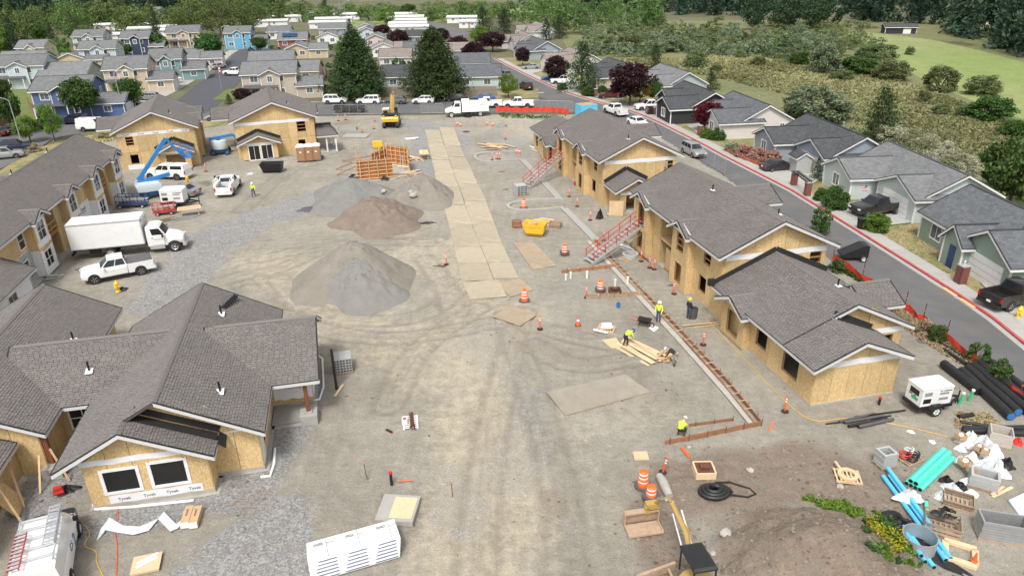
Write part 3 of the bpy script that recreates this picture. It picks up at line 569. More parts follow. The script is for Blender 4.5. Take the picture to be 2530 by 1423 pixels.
# ================================================================ right hand long buildings (R1 far, R2 near)
def long_building(name,label,o,rho,ridge_end,front,back):
    P = thing(name,label,'building',(o.x,o.y,0),rho);ze,zr = 5.3,7.65
    x0,x1,y0,y1 = .75,9.3,.6,16.9
    slabs(P,[(x0-.05,x1+.1,y0-.08,y1+.1),(.1,x0-.06,5.0,8.0),(.1,x0-.06,13.1,16.1)])
    gp = [(0,ze-.1),((x1-x0)/2,zr-.15),(x1-x0,ze-.1)];ops = [(7.2,8.2,3.3,4.75)]+([] if front else [])
    wall(P,(x0,y0),(x1,y0),.16,gp,'osb',ops,rows=(2.5,4.9));rough_frame(P,(x0,y0),(x1,y0),ops[0],2)
    band(P,(x0+.15,y0),(x1,y0),ze-.55,.42,bow=1);wall(P,(x1,y0),(x1,y1),.16,ze-.1,'osb',[(2,3.2,3.2,4.6),(6,7.2,3.2,4.6),(11,12,3.2,4.6)],rows=(2.5,));wall(P,(x1,y1),(x0,y1),.16,gp,'osb',rows=(2.5,4.9))
    top = ze-.12;A,B = (x0,y1),(x0,y0);S = lambda v: y1-v
    op = [(S(12.8)-1.1,S(12.8)-.2,1,2.3),(S(3.4)-.6,S(3.4)+.6,.95,2.35),(S(3.0)-.55,S(3.0)+.55,3.5,4.8),(S(11.6),S(8.2),.0,9)]
    wall(P,A,B,.16,top,'osb',op,rows=(2.5,));rough_frame(P,A,B,op[1]);rough_frame(P,A,B,op[2],2)
    for v0,v1 in ((8.2,11.6),):
        for c,d in (((x0,v1),(2.9,v1)),((2.9,v1),(2.9,v0)),((2.9,v0),(x0,v0))): wall(P,c,d,.16,top,'osb',rows=(2.5,))
        mb = MB();mb.b2(x0+.0,2.9,v0,v1,2.55,2.72);mb.build('landing','lumber',P);mb = MB();mb.b2(x0-.05,x0+.02,v0+.05,v0+2.0,.2,2.2);mb.build('screen_panel','osb',P)
        mb = MB();mb.box((x0+1.0,v0+1.1,.45),(2.2,2.,.1),0,None,0,R_(-8));mb.build('ramp_board','form',P)
    planes = gable(0,10,0,17.5,ze,zr);ridges = [((5,0,zr),(5,17.5,zr))]
    for vc in (6.5,14.6):
        v0,v1,ub = vc-1.45,vc+1.45,.12
        op = [(.85,2.05,.55,2.3),(.8,2.1,3.3,4.9)]
        if vc > 10: op[1] = (.75,2.15,2.65,4.9)
        wall(P,(ub,v1),(ub,v0),.16,[(0,top-.25),(1.45,top+.62),(2.9,top-.25)],'osb',op,rows=(2.5,),pw=1.45)
        for q in op: rough_frame(P,(ub,v1),(ub,v0),q,0 if q[2] < 1 else (0 if vc > 10 else 2))
        wall(P,(x0,v1),(ub,v1),.16,top-.2,'osb',rows=(2.5,));wall(P,(ub,v0),(x0,v0),.16,top-.2,'osb',rows=(2.5,));dormer(planes,ridges,-.35,0,vc,1.8,ze-.2,ze+.75,2.6)
        t_ = MB();t_.bar((.06,v0-.2,top+.05),(.06,vc,top+.62),.03,.38);t_.bar((.06,v1+.2,top+.05),(.06,vc,top+.62),.03,.38);t_.build('house_wrap','tyvek',P)
    planes += gable(8.6,12.4,11.4,16.2,4.9,6.0,'u');ridges.append(((8,13.8,6.0),(12.4,13.8,6.0)))
    fl = MB();fl.b2(x0+.05,x1-.05,y0+.05,y1-.05,2.5,2.62);fl.build('upper_floor','slab',P)
    st = MB()
    for k in range(14): st.box((4.6,1.2+k*1.15,1.35),(.09,.04,2.3));st.box((3.3,1.2+k*1.15,3.8),(.09,.04,2.3))
    props(st.build('studs','stud',P),kind='stuff')
    return P,planes,ridges
def build_R2():
    o = G(1778,639,5.3);P,planes,ridges = long_building('apartment_building','unfinished two storey block with grey shingles and a low front wing, nearest on the right',o,R_(13),17,1,0)
    ze,zr = 2.95,5.15;slabs(P,[(.45,6.35,-11.7,-8.6),(.45,9.1,-8.55,.55),(.0,.44,-4.4,-1.3)])
    W = lambda a,b,top,ops=(),**k: wall(P,a,b,.16,top,'osb',ops,rows=(9,),**k)
    W((.5,-11.6),(6.3,-11.6),[(0,2.95),(2.7,4.25),(5.8,2.95)]);band(P,(.6,-11.6),(6.3,-11.6),2.62,.4,bow=1)
    ops = [(5.6,6.9,.95,2.45),(8.8,10.5,.75,2.45)];W((.5,.5),(.5,-11.6),2.85,ops)
    for q in ops: rough_frame(P,(.5,.5),(.5,-11.6),q)
    W((6.3,-11.6),(6.3,-8.5),2.8);q = (1.3,2.1,.7,2.4);W((6.3,-8.5),(9,-8.5),[(0,4.6),(2.7,2.95)],[q]);rough_frame(P,(6.3,-8.5),(9,-8.5),q);W((9,-8.5),(9,.5),2.8)
    up = MB();up.add([(2.9,-8.45,4.2),(6.3,-8.45,2.8),(6.3,-8.45,4.3),(5.0,-8.45,4.95)],[(0,1,2,3)]);up.add([(.6,-8.44,2.9),(9,-8.44,2.9),(4.9,-8.44,4.98)],[(0,1,2)]);up.build('gable_panel','osb',P)
    band(P,(6.6,-8.5),(9.1,-8.5),2.55,.4);fb = MB();fb.bar((3.5,-8.75,4.38),(6.5,-8.75,3.05),.5,.12);fb.bar((3.5,-8.6,4.62),(6.5,-8.6,3.25),.08,.3);fb.build('felt_strip','felt',P)
    q = (.7,2.3,.5,2.35);W((-.05,-1.35),(-.05,-4.35),[(0,2.6),(1.5,3.4),(3,2.6)],[q]);rough_frame(P,(-.05,-1.35),(-.05,-4.35),q);W((.5,-1.35),(-.05,-1.35),2.6);W((-.05,-4.35),(.5,-4.35),2.6)
    tb = MB();tb.bar((-.11,-4.5,2.62),(-.11,-2.85,3.42),.03,.3);tb.bar((-.11,-1.2,2.62),(-.11,-2.85,3.42),.03,.3);tb.build('house_wrap','tyvek',P)
    planes += gable(0-.1,9.6,-8.9,.55,ze,zr,'v',4.9);planes += [[(-.1,-8.9,ze),(-.1,-12.2,ze),(3.2,-12.2,4.4),(3.2,-8.9,4.4)],[(6.75,-12.2,ze),(6.75,-8.7,ze),(3.2,-8.7,4.4),(3.2,-12.2,4.4)]]
    ridges += [((4.9,-8.9,zr),(4.9,.5,zr)),((3.2,-12.2,4.4),(3.2,-8.9,4.4))];dormer(planes,ridges,-.6,0,-2.85,1.9,2.75,3.65,1.6)
    planes += gable(8.5,11.7,-5.6,-1.6,2.75,3.85,'u');ridges.append(((8,-3.6,3.85),(11.7,-3.6,3.85)))
    make_roof(P,planes,True,ridges=ridges);f = MB();f.bar((.1,.47,3.2),(4.9,.47,5.35),.09,.42);f.bar((9.6,.47,3.2),(4.9,.47,5.35),.09,.42);f.box((-.25,.35,3.3),(.5,.3,.5));f.build('felt_strip','felt',P)
    vent(P,6.4,-4.9,4.5,.55);vent(P,4.2,9.5,7.3);vent(P,7.2,4.2,6.6)
    return P
R2 = build_R2()
def build_R1():
    o = G(1480,401,5.3);P,planes,ridges = long_building('apartment_building','unfinished two storey block farther back on the right with a small gabled porch',o,R_(13),17,1,0)
    slabs(P,[(1.5,5.2,-2.5,.5),(.5,7,17,29)]);W = lambda a,b,top,ops=(),**k: wall(P,a,b,.16,top,'osb',ops,rows=(9,),**k)
    q = [(.75,3.25,.1,2.1)];W((1.6,-2.4),(5.1,-2.4),[(0,2.6),(1.75,3.5),(3.5,2.6)],q);W((1.6,.56),(1.6,-2.4),2.5);W((5.1,-2.4),(5.1,.56),2.5);mb = MB();mb.box((3.45,-2.4,1.1),(.25,.15,2.));mb.build('post','lumber',P);band(P,(1.7,-2.4),(5.0,-2.4),2.15,.28);wraptext(P,(1.6,-2.4),(5.1,-2.4),1.9,2.29,.26,sub=False)
    planes += gable(.9,5.9,-3.0,.55,2.7,4.0);ridges.append(((3.4,-3,4.0),(3.4,.5,4.0)));f = MB();f.bar((.9,.47,2.95),(3.4,.47,4.3),.12,.4);f.bar((5.9,.47,2.95),(3.4,.47,4.3),.12,.4);f.build('felt_strip','felt',P);mb = MB();mb.box((1.15,-2.75,.85),(.06,1.5,1.6),R_(70),None,0,R_(10));mb.build('leaning_sheet','ply',P)
    ops = [(1.2,2.2,.7,2.2),(4.2,5.3,.7,2.2),(8.3,9.3,.7,2.2)];W((.5,29),(.5,16.9),2.85,ops);W((7,29),(.5,29),[(0,2.85),(3.2,4.4),(6.5,2.85)]);W((7,17),(7,29),2.85)
    q = (.7,2.1,.5,2.2);W((-.1,22.5),(-.1,19.5),[(0,2.6),(1.5,3.4),(3,2.6)],[q]);rough_frame(P,(-.1,22.5),(-.1,19.5),q)
    for k in ops: rough_frame(P,(.5,29),(.5,16.9),k)
    planes += gable(0,7.6,17,29.6,2.95,4.6);ridges.append(((3.8,17,4.6),(3.8,29.6,4.6)));dormer(planes,ridges,-.6,0,21,1.9,2.75,3.65,1.6)
    make_roof(P,planes,True,ridges=ridges);vent(P,3.9,1.6,7.15);return P
R1 = build_R1()
# ================================================================ community building, near left
def build_LF():
    P = thing('community_building','low cross gabled building with grey shingle roof filling the near left','building',(-17.8,29.5,0),R_(12.4));W = lambda a,b,top,ops=(),**k: wall(P,a,b,.28,top,'osb',ops,rows=(9,),**k)
    mb = MB();
    for r in ((-4.05,2.25,-.35,1.3),(-4.05,4.65,1.0,14.9),(4.5,7.1,4.9,13),(-12.2,-6.6,3.2,18),(-6.7,-3.9,6.2,13)): mb.b2(*r,-.2,.06)
    for r in ((-3.85,2.05,-.15,1.2),(-3.85,4.45,1.15,14.6),(4.4,6.9,7.2,12.6),(-12,-6.95,3.5,17.8),(-7,-3.8,6.4,12.6)): mb.b2(*r,.05,.28)
    mb.build('foundation','footing',P)
    q = [(.75,2.45,.95,2.35),(3.0,4.75,.95,2.45)];a,b = (-3.8,-.1),(2.0,-.1);W(a,b,[(0,2.95),(2.4,4.45),(5.8,2.85)],q);W((2.0,-.1),(2.0,1.2),2.85);q2 = [];W((2.0,1.2),(4.4,1.2),[(0,4.6),(2.4,3.1)]);W((-3.8,14.5),(-3.8,-.1),3.0,[(3,4.5,1,2.3)])
    for k in q: window(P,a,b,k,'tyvek',1,1,.05,.16,'black')  # interior shade painted as black sheets; these windows stand open
    band(P,(-3.9,-.1),(1.9,-.1),2.72,.33,bow=1);band(P,(-3.0,-.1),(1.5,-.1),.3,.48,bow=1)
    for i,s in enumerate((.8,2.0,3.1,4.2)): wraptext(P,(-3.8,-.1),(2,-.1),s+.7,.52,.24,sub=False)
    q = [(1.0,2.6,.9,2.4)];W((4.4,1.2),(4.4,7.2),2.95,q);band(P,(4.4,1.3),(4.4,2.3),.3,2.2,bow=1)
    q = (2.0,3.4,.8,2.5);W((4.4,7.2),(6.9,7.2),2.9);wall(P,(6.9,7.2),(6.9,12.5),.28,[(0,3.6),(2.3,4.9),(5.3,3.1)],'osb',[(2.2,3.6,.9,2.6)],rows=(9,));window(P,(6.9,7.2),(6.9,12.5),(2.2,3.6,.9,2.6),'tyvek',1,1,.05,.2,'black');W((6.9,12.5),(4.4,12.5),2.9)  # black sheet paints the shaded room behind the open gable window
    band(P,(4.6,7.2),(6.9,7.2),.6,1.9,bow=2);wraptext(P,(4.4,7.2),(6.9,7.2),1.3,1.7,.55);band(P,(6.9,7.25),(6.9,9.2),.4,1.7,bow=2);W((4.4,12.5),(4.4,14.5),2.9);W((4.4,14.5),(-3.8,14.5),[(0,2.9),(4.1,5.2),(8.2,2.9)])
    q = (.5,1.9,1.,2.4);W((-7,6.4),(-3.8,6.4),2.85,[q]);window(P,(-7,6.4),(-3.8,6.4),q,'white',2,2);band(P,(-5.9,6.4),(-4.4,6.4),.5,.6)
    q = (1.5,3.,.9,2.4);W((-7,3.5),(-7,6.4),2.9);W((-12,3.5),(-7,3.5),[(0,4.7),(5,2.9)]);W((-7,12.6),(-7,17.8),2.9);W((-7,17.8),(-12,17.8),[(0,2.9),(5,4.7)]);W((-8.4,-3.5),(-8.4,3.5),2.7)
    pl = [[(-4.9,15.2,2.98),(-4.9,-.75,2.98),(-1.55,-.75,4.78),(-1.55,.35,4.78),(0,.35,5.65),(0,15.2,5.65)],[(4.9,.35,2.98),(4.9,15.2,2.98),(0,15.2,5.65),(0,.35,5.65)],[(2.5,-.75,2.72),(2.5,.9,2.72),(-1.55,.9,4.78),(-1.55,-.75,4.78)]]
    pl += [[(1.0,5.0,2.98),(7.6,5.0,2.98),(7.6,9.1,5.2),(1.0,9.1,5.2)],[(7.6,13.2,2.98),(1.0,13.2,2.98),(1.0,9.1,5.2),(7.6,9.1,5.2)],[(-9.8,5.5,2.98),(-1.,5.5,2.98),(-1.,9.5,5.15),(-9.8,9.5,5.15)],[(-1,13.4,2.98),(-9.8,13.4,2.98),(-9.8,9.5,5.15),(-1,9.5,5.15)]]
    pl += [[(-6.4,3.0,2.98),(-6.4,18.4,2.98),(-10.9,18.4,5.4),(-10.9,3.0,5.4)],[(-15.4,18.4,2.98),(-15.4,3.0,2.98),(-10.9,3.0,5.4),(-10.9,18.4,5.4)],[(-7.9,-4,2.55),(-7.9,3.2,2.55),(-10.4,3.2,3.7),(-10.4,-4,3.7)]]
    make_roof(P,pl,True,ridges=[((0,.35,5.65),(0,15.2,5.65)),((-1.55,-.75,4.78),(-1.55,.35,4.78)),((1.6,9.1,5.2),(7.6,9.1,5.2)),((-9.6,9.5,5.15),(-1,9.5,5.15)),((-10.9,3,5.4),(-10.9,18.4,5.4))],skip=((0,3),(0,4)))
    up = MB();up.add([(-1.6,1.12,4.4),(2.6,1.12,2.8),(4.3,1.12,3.05),(0,1.12,5.35)],[(0,1,2,3)]);up.build('gable_panel','osb',P)
    f = MB();f.bar((-1.3,.75,4.72),(2.5,.75,2.92),.5,.05);f.bar((-1.2,1.06,4.98),(2.6,1.06,3.12),.06,.35);f.box((2.75,.6,2.75),(.5,.8,.04),.4,None,.5,.9);f.build('felt_strip','felt',P);band(P,(2.3,1.2),(4.4,1.2),2.75,.35)
    for x,y,z in ((2.6,2.9,4.25),(1.6,11.6,4.8),(-5.2,7.4,4.05),(-7.6,12.4,3.7)): vent(P,x,y,z,.65,True,R_(20))
    rv = [((1.6+k*.09,12.6+k*.28),4.75) for k in range(7)]
    for (x,y),z in rv:
        m_ = MB();m_.box((0,0,.07),(.32,.2,.14),0,None,0,R_(28));m_.build('roof_vent','black',P,loc=(x,y,z))
    for nme,x,y in (('porch_post',6.7,5.3),('porch_post',-6.75,3.55)):
        m_ = MB();m_.box((x,y,1.75),(.22,.22,2.5));po = m_.build(nme,'post_wood',P);m_ = MB();m_.box((x,y,.36),(1.0,1.0,.62));m_.box((x,y,.72),(.45,.4,.12));m_.build('pier','concrete',po)
    m_ = MB();m_.b2(4.5,6.6,5.2,7.1,.1,.2);m_.build('porch_slab','slab',P);m_ = MB();m_.bar((4.3,5.4,2.75),(6.9,5.3,2.75),.2,.3);m_.build('porch_beam','post_wood',P)
    for p,q in (((-8.3,2.6,2.4),(-7.4,.9,.1)),((-8,.4,2.3),(-6.9,-.6,.1)),((-6.6,3.4,1.8),(-5.8,2.6,.1)),((-7.1,3.2,1.6),(-7.0,1.9,.1))):
        m_ = MB();m_.bar(p,q,.1,.05);m_.build('brace','lumber',P)
    return P
LF = build_LF()
def put(name,label,cat,mb,m,px,rz=0,**k): p = G(*px);return one(name,label,cat,mb,m,(p.x,p.y,zs(p.x,p.y)),rz,**k)
# ================================================================ long building, far left
def build_LL():
    P = thing('apartment_building','long two storey block wrapped in white sheeting, at the left edge','building',(-43.4,67.2,0),R_(10.6));ze,zr = 5.3,7.5
    slabs(P,[(-8,.1,-24,16.7)]);A,B = (-.45,-14),(-.45,16.6);S = lambda v: v+14;top = ze-.1
    rec = [(9.6,12.4),(-5.4,-2.4)];ops = [(S(a_),S(b_),-1,9) for a_,b_ in rec]
    wall(P,A,B,.16,top,'osb',ops,rows=(2.5,))
    wall(P,B,(-7.6,16.6),.16,[(0,top),(3.6,zr-.1),(7.15,top)],'osb',rows=(2.5,));wall(P,(-7.6,16.6),(-7.6,-14),.16,top,'osb',rows=(2.5,),pw=2.44)
    for a_,b_ in rec:
        for c,d in (((-.45,a_),(-2.4,a_)),((-2.4,a_),(-2.4,b_)),((-2.4,b_),(-.45,b_))): wall(P,c,d,.16,top,'osb',rows=(2.5,))
        m_ = MB();m_.b2(-2.4,-.4,a_,b_,2.35,2.6);m_.build('balcony','form',P);m_ = MB();m_.b2(-.6,-.3,a_,a_+.9,.1,2.75);m_.build('balcony_wall','osb',P)
        for z in (2.95,3.5): m_ = MB();m_.bar((-.42,a_,z),(-.42,b_,z),.05,.09);m_.build('railing','lumber',P)
        for v in (a_+.1,(a_+b_)/2,b_-.1): m_ = MB();m_.bar((-.36,v,2.6),(-.36,v,3.6),.05,.09);m_.build('baluster','lumber',P)
        band(P,(-2.4,a_+.6),(-2.4,a_+1.7),3.2,1.3);wraptext(P,(-2.4,a_),(-2.4,b_),1.15,3.9,.42)
    planes = gable(-8.2,.35,-15,17.3,ze,zr);ridges = [((-3.92,-15,zr),(-3.92,17.3,zr))]
    for vc in (14.6,7.6,.4,-7.4):
        v0,v1,ub = vc-1.35,vc+1.35,.3;a,b = (ub,v0),(ub,v1);op = [(.6,2.1,.75,2.25),(.6,2.1,3.3,4.95)]
        wall(P,a,b,.16,[(0,top-.2),(1.35,top+.6),(2.7,top-.2)],'osb',op,rows=(2.5,),pw=1.35);wall(P,(-.45,v0),a,.16,top-.2,'osb',rows=(2.5,));wall(P,b,(-.45,v1),.16,top-.2,'osb',rows=(2.5,))
        for q in op: window(P,a,b,q,'white',2,2)
        for s0,s1,z,h in ((0,.56,.2,2.3),(2.14,2.7,.2,2.3),(.56,2.14,.2,.5),(0,2.7,2.75,.5),(.3,2.4,4.99,.3),(.25,.56,3.3,1.7),(2.14,2.45,3.3,1.7)): band(P,wpt(a,b,s0,0,0)[:2],wpt(a,b,s1,0,0)[:2],z,h,t=.055,bow=1)
        band(P,(-.45,v0),a,.2,2.4,bow=1);dormer_r(planes,ridges,.75,vc,1.7,ze-.15,ze+.7,-2.4)
        for aa,bb in (((-.45,v0-3.2),(-.45,v0)),):
            if not any(a_ < v0-1.5 < b_ for a_,b_ in rec):
                band(P,aa,bb,.2,2.7,bow=2);wraptext(P,aa,bb,1.2,2.3,.62);wraptext(P,aa,bb,.8,1.2,.42,sub=False);wraptext(P,aa,bb,2.4,.8,.42,sub=False)
        if vc == 14.6: band(P,(-.45,v1),(-.45,16.6),.2,2.6,bow=1)
        if vc == -7.4: band(P,(-.45,-14),(-.45,v0),.2,2.7,bow=2);window(P,(-.45,-14),(-.45,v0),(.6,1.7,.9,2.3),'white',1,2,.08);window(P,(-.45,-14),(-.45,v0),(3.2,4.3,.9,2.3),'white',1,2,.08);window(P,(-.45,-14),(-.45,v0),(3.6,4.7,3.3,4.8),'white',1,2,.08)
    planes += gable(-3,1.9,-23.5,-13.6,2.9,4.0) ;planes += gable(-12,-4,-2,5,ze,7.0,'u');ridges.append(((-12,1.5,7.),(-4.6,1.5,7.)))
    wall(P,(1.3,-23),(1.3,-13.9),.16,2.8,'tyvek',[(5,6.4,.8,2.2)],pw=None);window(P,(1.3,-23),(1.3,-13.9),(5,6.4,.8,2.2));wall(P,(1.3,-13.9),(-.4,-13.9),.16,2.8,'osb')
    make_roof(P,planes,True,ridges=ridges);vent(P,-5.6,12.5,6.6);vent(P,-5.4,3.0,6.7);return P
LL = build_LL()
# ================================================================ two gabled blocks at the back
def build_back(name,label,o,rho,wd,dp,porch,win,rwin,right,ri):
    P = thing(name,label,'building',(o.x,o.y,0),rho);ze,zr = 5.3,7.75;slabs(P,[(-.1,wd+.1,-.1,dp)])
    gp = [(0,ze-.1),(wd/2,zr-.25),(wd,ze-.1)];wall(P,(0,0),(wd,0),.16,gp,'osb',win,rows=(2.5,4.9));rec = [(4.5,7.5,-1,9)]
    for q in win: rough_frame(P,(0,0),(wd,0),q,2 if q[2] > 2 else 0)
    wall(P,(wd,0),(wd,dp),.16,ze-.1,'osb',rwin,rows=(2.5,));
    for q in rwin: rough_frame(P,(wd,0),(wd,dp),q,1)
    wall(P,(wd,dp),(0,dp),.16,gp,'osb',rows=(2.5,4.9),pw=2.44);wall(P,(0,dp),(0,0),.16,ze-.1,'osb',rows=(2.5,),pw=2.44)
    band(P,(.1,0),(wd-.6,0),ze-.62,.4,bow=1)
    if ri:
        for s in (1.2,3,4.8,6.6,8.4): wraptext(P,(0,0),(wd,0),s,ze-.42,.32,sub=False)
    pl = gable(-.6,wd+.6,-.6,dp+.5,ze,zr);rg = [((wd/2,-.6,zr),(wd/2,dp+.5,zr))]
    for v in right:
        pl += [[(wd/2+1.5,v-1.7,ze-.1),(wd+1.0,v-1.7,ze-.1),(wd+1.0,v,ze+.75),(wd/2+1.2,v,ze+.75)],[(wd+1.0,v+1.7,ze-.1),(wd/2+1.5,v+1.7,ze-.1),(wd/2+1.2,v,ze+.75),(wd+1.0,v,ze+.75)]];rg.append(((wd/2+1.2,v,ze+.75),(wd+1.,v,ze+.75)))
        wall(P,(wd+.5,v-1.3),(wd+.5,v+1.3),.16,[(0,ze-.2),(1.3,ze+.4),(2.6,ze-.2)],'osb',[(.6,1.9,.6,2.2),(.6,1.9,3.3,4.8)],rows=(2.5,));wall(P,(wd,v-1.3),(wd+.5,v-1.3),.16,ze-.2,'osb',rows=(2.5,))
    pl += gable(-3.2,1,6,11,ze-.6,ze+.7,'u')
    x0,x1,pd,ops = porch;h = 2.5;xm = (x0+x1)/2
    wall(P,(x0,-pd),(x1,-pd),.16,[(0,h),(xm-x0,h+.95),(x1-x0,h)],'osb',ops,rows=(9,));wall(P,(x1,-pd),(x1,0),.16,h,'osb',rows=(9,));wall(P,(x0,0),(x0,-pd),.16,h,'osb',rows=(9,));pl += gable(x0-.6,x1+.6,-pd-.6,-.05,h-.05,h+1.15);rg.append(((xm,-pd-.6,h+1.15),(xm,-.05,h+1.15)))
    for q in ops: window(P,(x0,-pd),(x1,-pd),q,'white',2,1,.05,.12,'black') if ri == 0 else rough_frame(P,(x0,-pd),(x1,-pd),q,0)
    band(P,(x0,-pd),(x1,-pd),h-.25,.22)
    f = MB();f.bar((x0-.6,-.08,h+.25),(xm,-.08,h+1.5),.1,.4);f.bar((x1+.6,-.08,h+.25),(xm,-.08,h+1.5),.1,.4);f.build('felt_strip','felt',P)
    make_roof(P,pl,True,ridges=rg);vent(P,wd*.7,2.5,6.8);return P
oB3 = G(308,425);B3 = build_back('apartment_building','bare sheathed two storey gable block behind the blue boom lift',oB3,R_(20),9.6,13.5,(4.9,8.6,1.6,[(.7,3.0,.1,2.1)]),[(1.0,1.95,3.4,4.6),(1.1,2.1,.9,2.2)],[(3,4,3.4,4.7),(3.2,4.2,.6,2.2),(8,9.4,.4,2.3)],(6.0,11.2),1)
band(B3,(.6,0),(2.6,0),.2,.65)
oB4 = G(590,402)+Vector((-.4,1.6,0));B4 = build_back('apartment_building','bare sheathed two storey gable block behind the portable toilets',oB4,R_(19),10.8,13,(.6,5.3,1.5,[(.8,2.3,.1,2.15),(2.5,4.0,.1,2.15)]),[(8.4,9.6,3.2,4.7),(8.3,9.3,.2,2.1)],[(2,3,3,4.6)],(5.2,),0)
def b4_porch():
    pl = [[(10.9,-1.2,2.6),(13.9,-1.2,2.6),(13.0,1.2,3.7),(10.9,1.2,3.7)],[(13.9,-1.2,2.6),(13.9,3.4,2.6),(13.0,1.2,3.7)],[(13.9,3.4,2.6),(10.9,3.4,2.6),(10.9,1.2,3.7),(13.0,1.2,3.7)]]
    make_roof(B4,pl,True);
    for x,y in ((13.5,-.9),(12.2,-.9),(13.5,3.)): m = MB();m.b2(x-.1,x+.1,y-.1,y+.1,.1,2.5);m.build('porch_post','trim',B4)
    m = MB();m.b2(11,13.7,-1.1,3.2,0,.2);m.build('porch_slab','concrete',B4);m = MB();m.bar((11,.44,3.95),(13.2,.44,3.95),.08,.4);m.build('felt_strip','felt',B4)
b4_porch()
# ================================================================ vehicles
for n_,c_,mt in (('paint_white',(.8,.8,.8),0),('paint_black',(.012,.012,.014),.1),('paint_silver',(.42,.43,.44),.6),('paint_grey',(.13,.14,.15),.4),('paint_blue',(.03,.12,.35),.3),('paint_navy',(.012,.022,.06),.3),('paint_red',(.3,.015,.018),.2),('paint_maroon',(.09,.01,.012),.2),('paint_cyan',(.2,.36,.45),.3)): carpaint(n_,c_,mt)
def rot2(v,a): c,s = math.cos(a),math.sin(a);return Vector((v[0]*c-v[1]*s,v[0]*s+v[1]*c,0))
WH = {}
def wheel(par,x,y,r,w=.24,rim='alu'):
    k = (round(r,2),w,rim)
    if k not in WH:
        t = MB();t.lathe([(r*.62,-w/2),(r*.9,-w/2),(r,-w*.36),(r,w*.36),(r*.9,w/2),(r*.62,w/2),(r*.62,-w/2)],18,axis='y')
        d = MB();d.lathe([(.001,-w*.34),(r*.2,-w*.34),(r*.24,-w*.24),(r*.5,-w*.22),(r*.62,-w*.42),(r*.63,w*.42),(r*.5,w*.22),(r*.24,w*.24),(r*.2,w*.34),(.001,w*.34)],18,axis='y')
        for i in range(5):
            a = i*1.2566
            for sd in (-1,1): d.bar((math.cos(a)*r*.15,sd*w*.33,math.sin(a)*r*.15),(math.cos(a)*r*.6,sd*w*.38,math.sin(a)*r*.6),r*.15,.03)
        WH[k] = (t.mesh('wheel','rubber',40),d.mesh('rim',rim,40))
    o = add_obj('wheel',WH[k][0],par);o.location = (x,y,r);add_obj('rim',WH[k][1],o);return o
def ring(x,zb,zt,w):
    return [(x,-w*.88,zb),(x,-w,zb+.14),(x,-w,zt-.2),(x,-w*.95,zt-.06),(x,-w*.8,zt),(x,w*.8,zt),(x,w*.95,zt-.06),(x,w,zt-.2),(x,w,zb+.14),(x,w*.88,zb)]
def gq(par,name,a,b,c,d,u0,u1,v0,v1,m='glass',off=.012):
    a,b,c,d = map(Vector,(a,b,c,d));f = lambda u,v: (a*(1-u)+b*u)*(1-v)+(d*(1-u)+c*u)*v
    n = (b-a).cross(d-a).normalized()*off;q = [f(u0,v0),f(u1,v0),f(u1,v1),f(u0,v1)];mb = MB();mb.add([p+n for p in q]+[p-n*.6 for p in q],[(0,1,2,3),(7,6,5,4),(0,4,5,1),(1,5,6,2),(2,6,7,3),(3,7,4,0)]);return mb.build(name,m,par)
KIND = {
 'sedan': dict(L=4.7,w=.91,st=[(2.35,.38,.64,.72),(2.22,.25,.74,.86),(1.9,.2,.81,.905),(1.0,.2,.93,.91),(-1.5,.2,.99,.91),(-2.15,.24,.98,.87),(-2.35,.36,.88,.76)],cab=(1.05,-1.75,.3,-1.0,.94,1.45,.84,.62),side=[(.06,.46),(.5,.93)],ax=(1.42,-1.38),r=.33),
 'hatch': dict(L=4.3,w=.9,st=[(2.15,.38,.68,.72),(2.0,.25,.8,.86),(1.7,.2,.88,.9),(.95,.2,1.0,.9),(-1.7,.2,1.05,.9),(-2.05,.25,1.02,.86),(-2.15,.38,.9,.78)],cab=(1.05,-2.0,.35,-1.55,1.0,1.52,.83,.64),side=[(.05,.4),(.43,.72),(.75,.93)],ax=(1.32,-1.28),r=.33),
 'suv': dict(L=4.75,w=.95,st=[(2.37,.42,.8,.76),(2.22,.3,.98,.9),(1.8,.26,1.06,.95),(1.05,.26,1.12,.95),(-1.9,.26,1.14,.95),(-2.25,.3,1.1,.92),(-2.37,.42,1.0,.84)],cab=(1.1,-2.28,.45,-2.0,1.1,1.74,.88,.7),side=[(.05,.36),(.39,.66),(.69,.95)],ax=(1.45,-1.4),r=.37),
 'pickup': dict(L=5.85,w=1.0,st=[(2.92,.5,.95,.84),(2.8,.4,1.12,.96),(2.3,.38,1.2,1.0),(1.3,.36,1.26,1.0),(-.75,.36,1.28,1.0)],cab=(1.32,-.78,.62,-.6,1.24,1.93,.92,.74),side=[(.06,.5),(.54,.95)],ax=(1.95,-1.75),r=.42),
 'van': dict(L=5.4,w=.98,st=[(2.7,.45,.85,.8),(2.55,.34,1.05,.92),(2.0,.3,1.2,.98),(1.6,.3,1.25,.98),(-2.55,.3,1.3,.98),(-2.7,.4,1.25,.95)],cab=(1.75,-2.66,.95,-2.6,1.22,2.1,.93,.8),side=[(.03,.2)],ax=(1.75,-1.55),r=.36)}
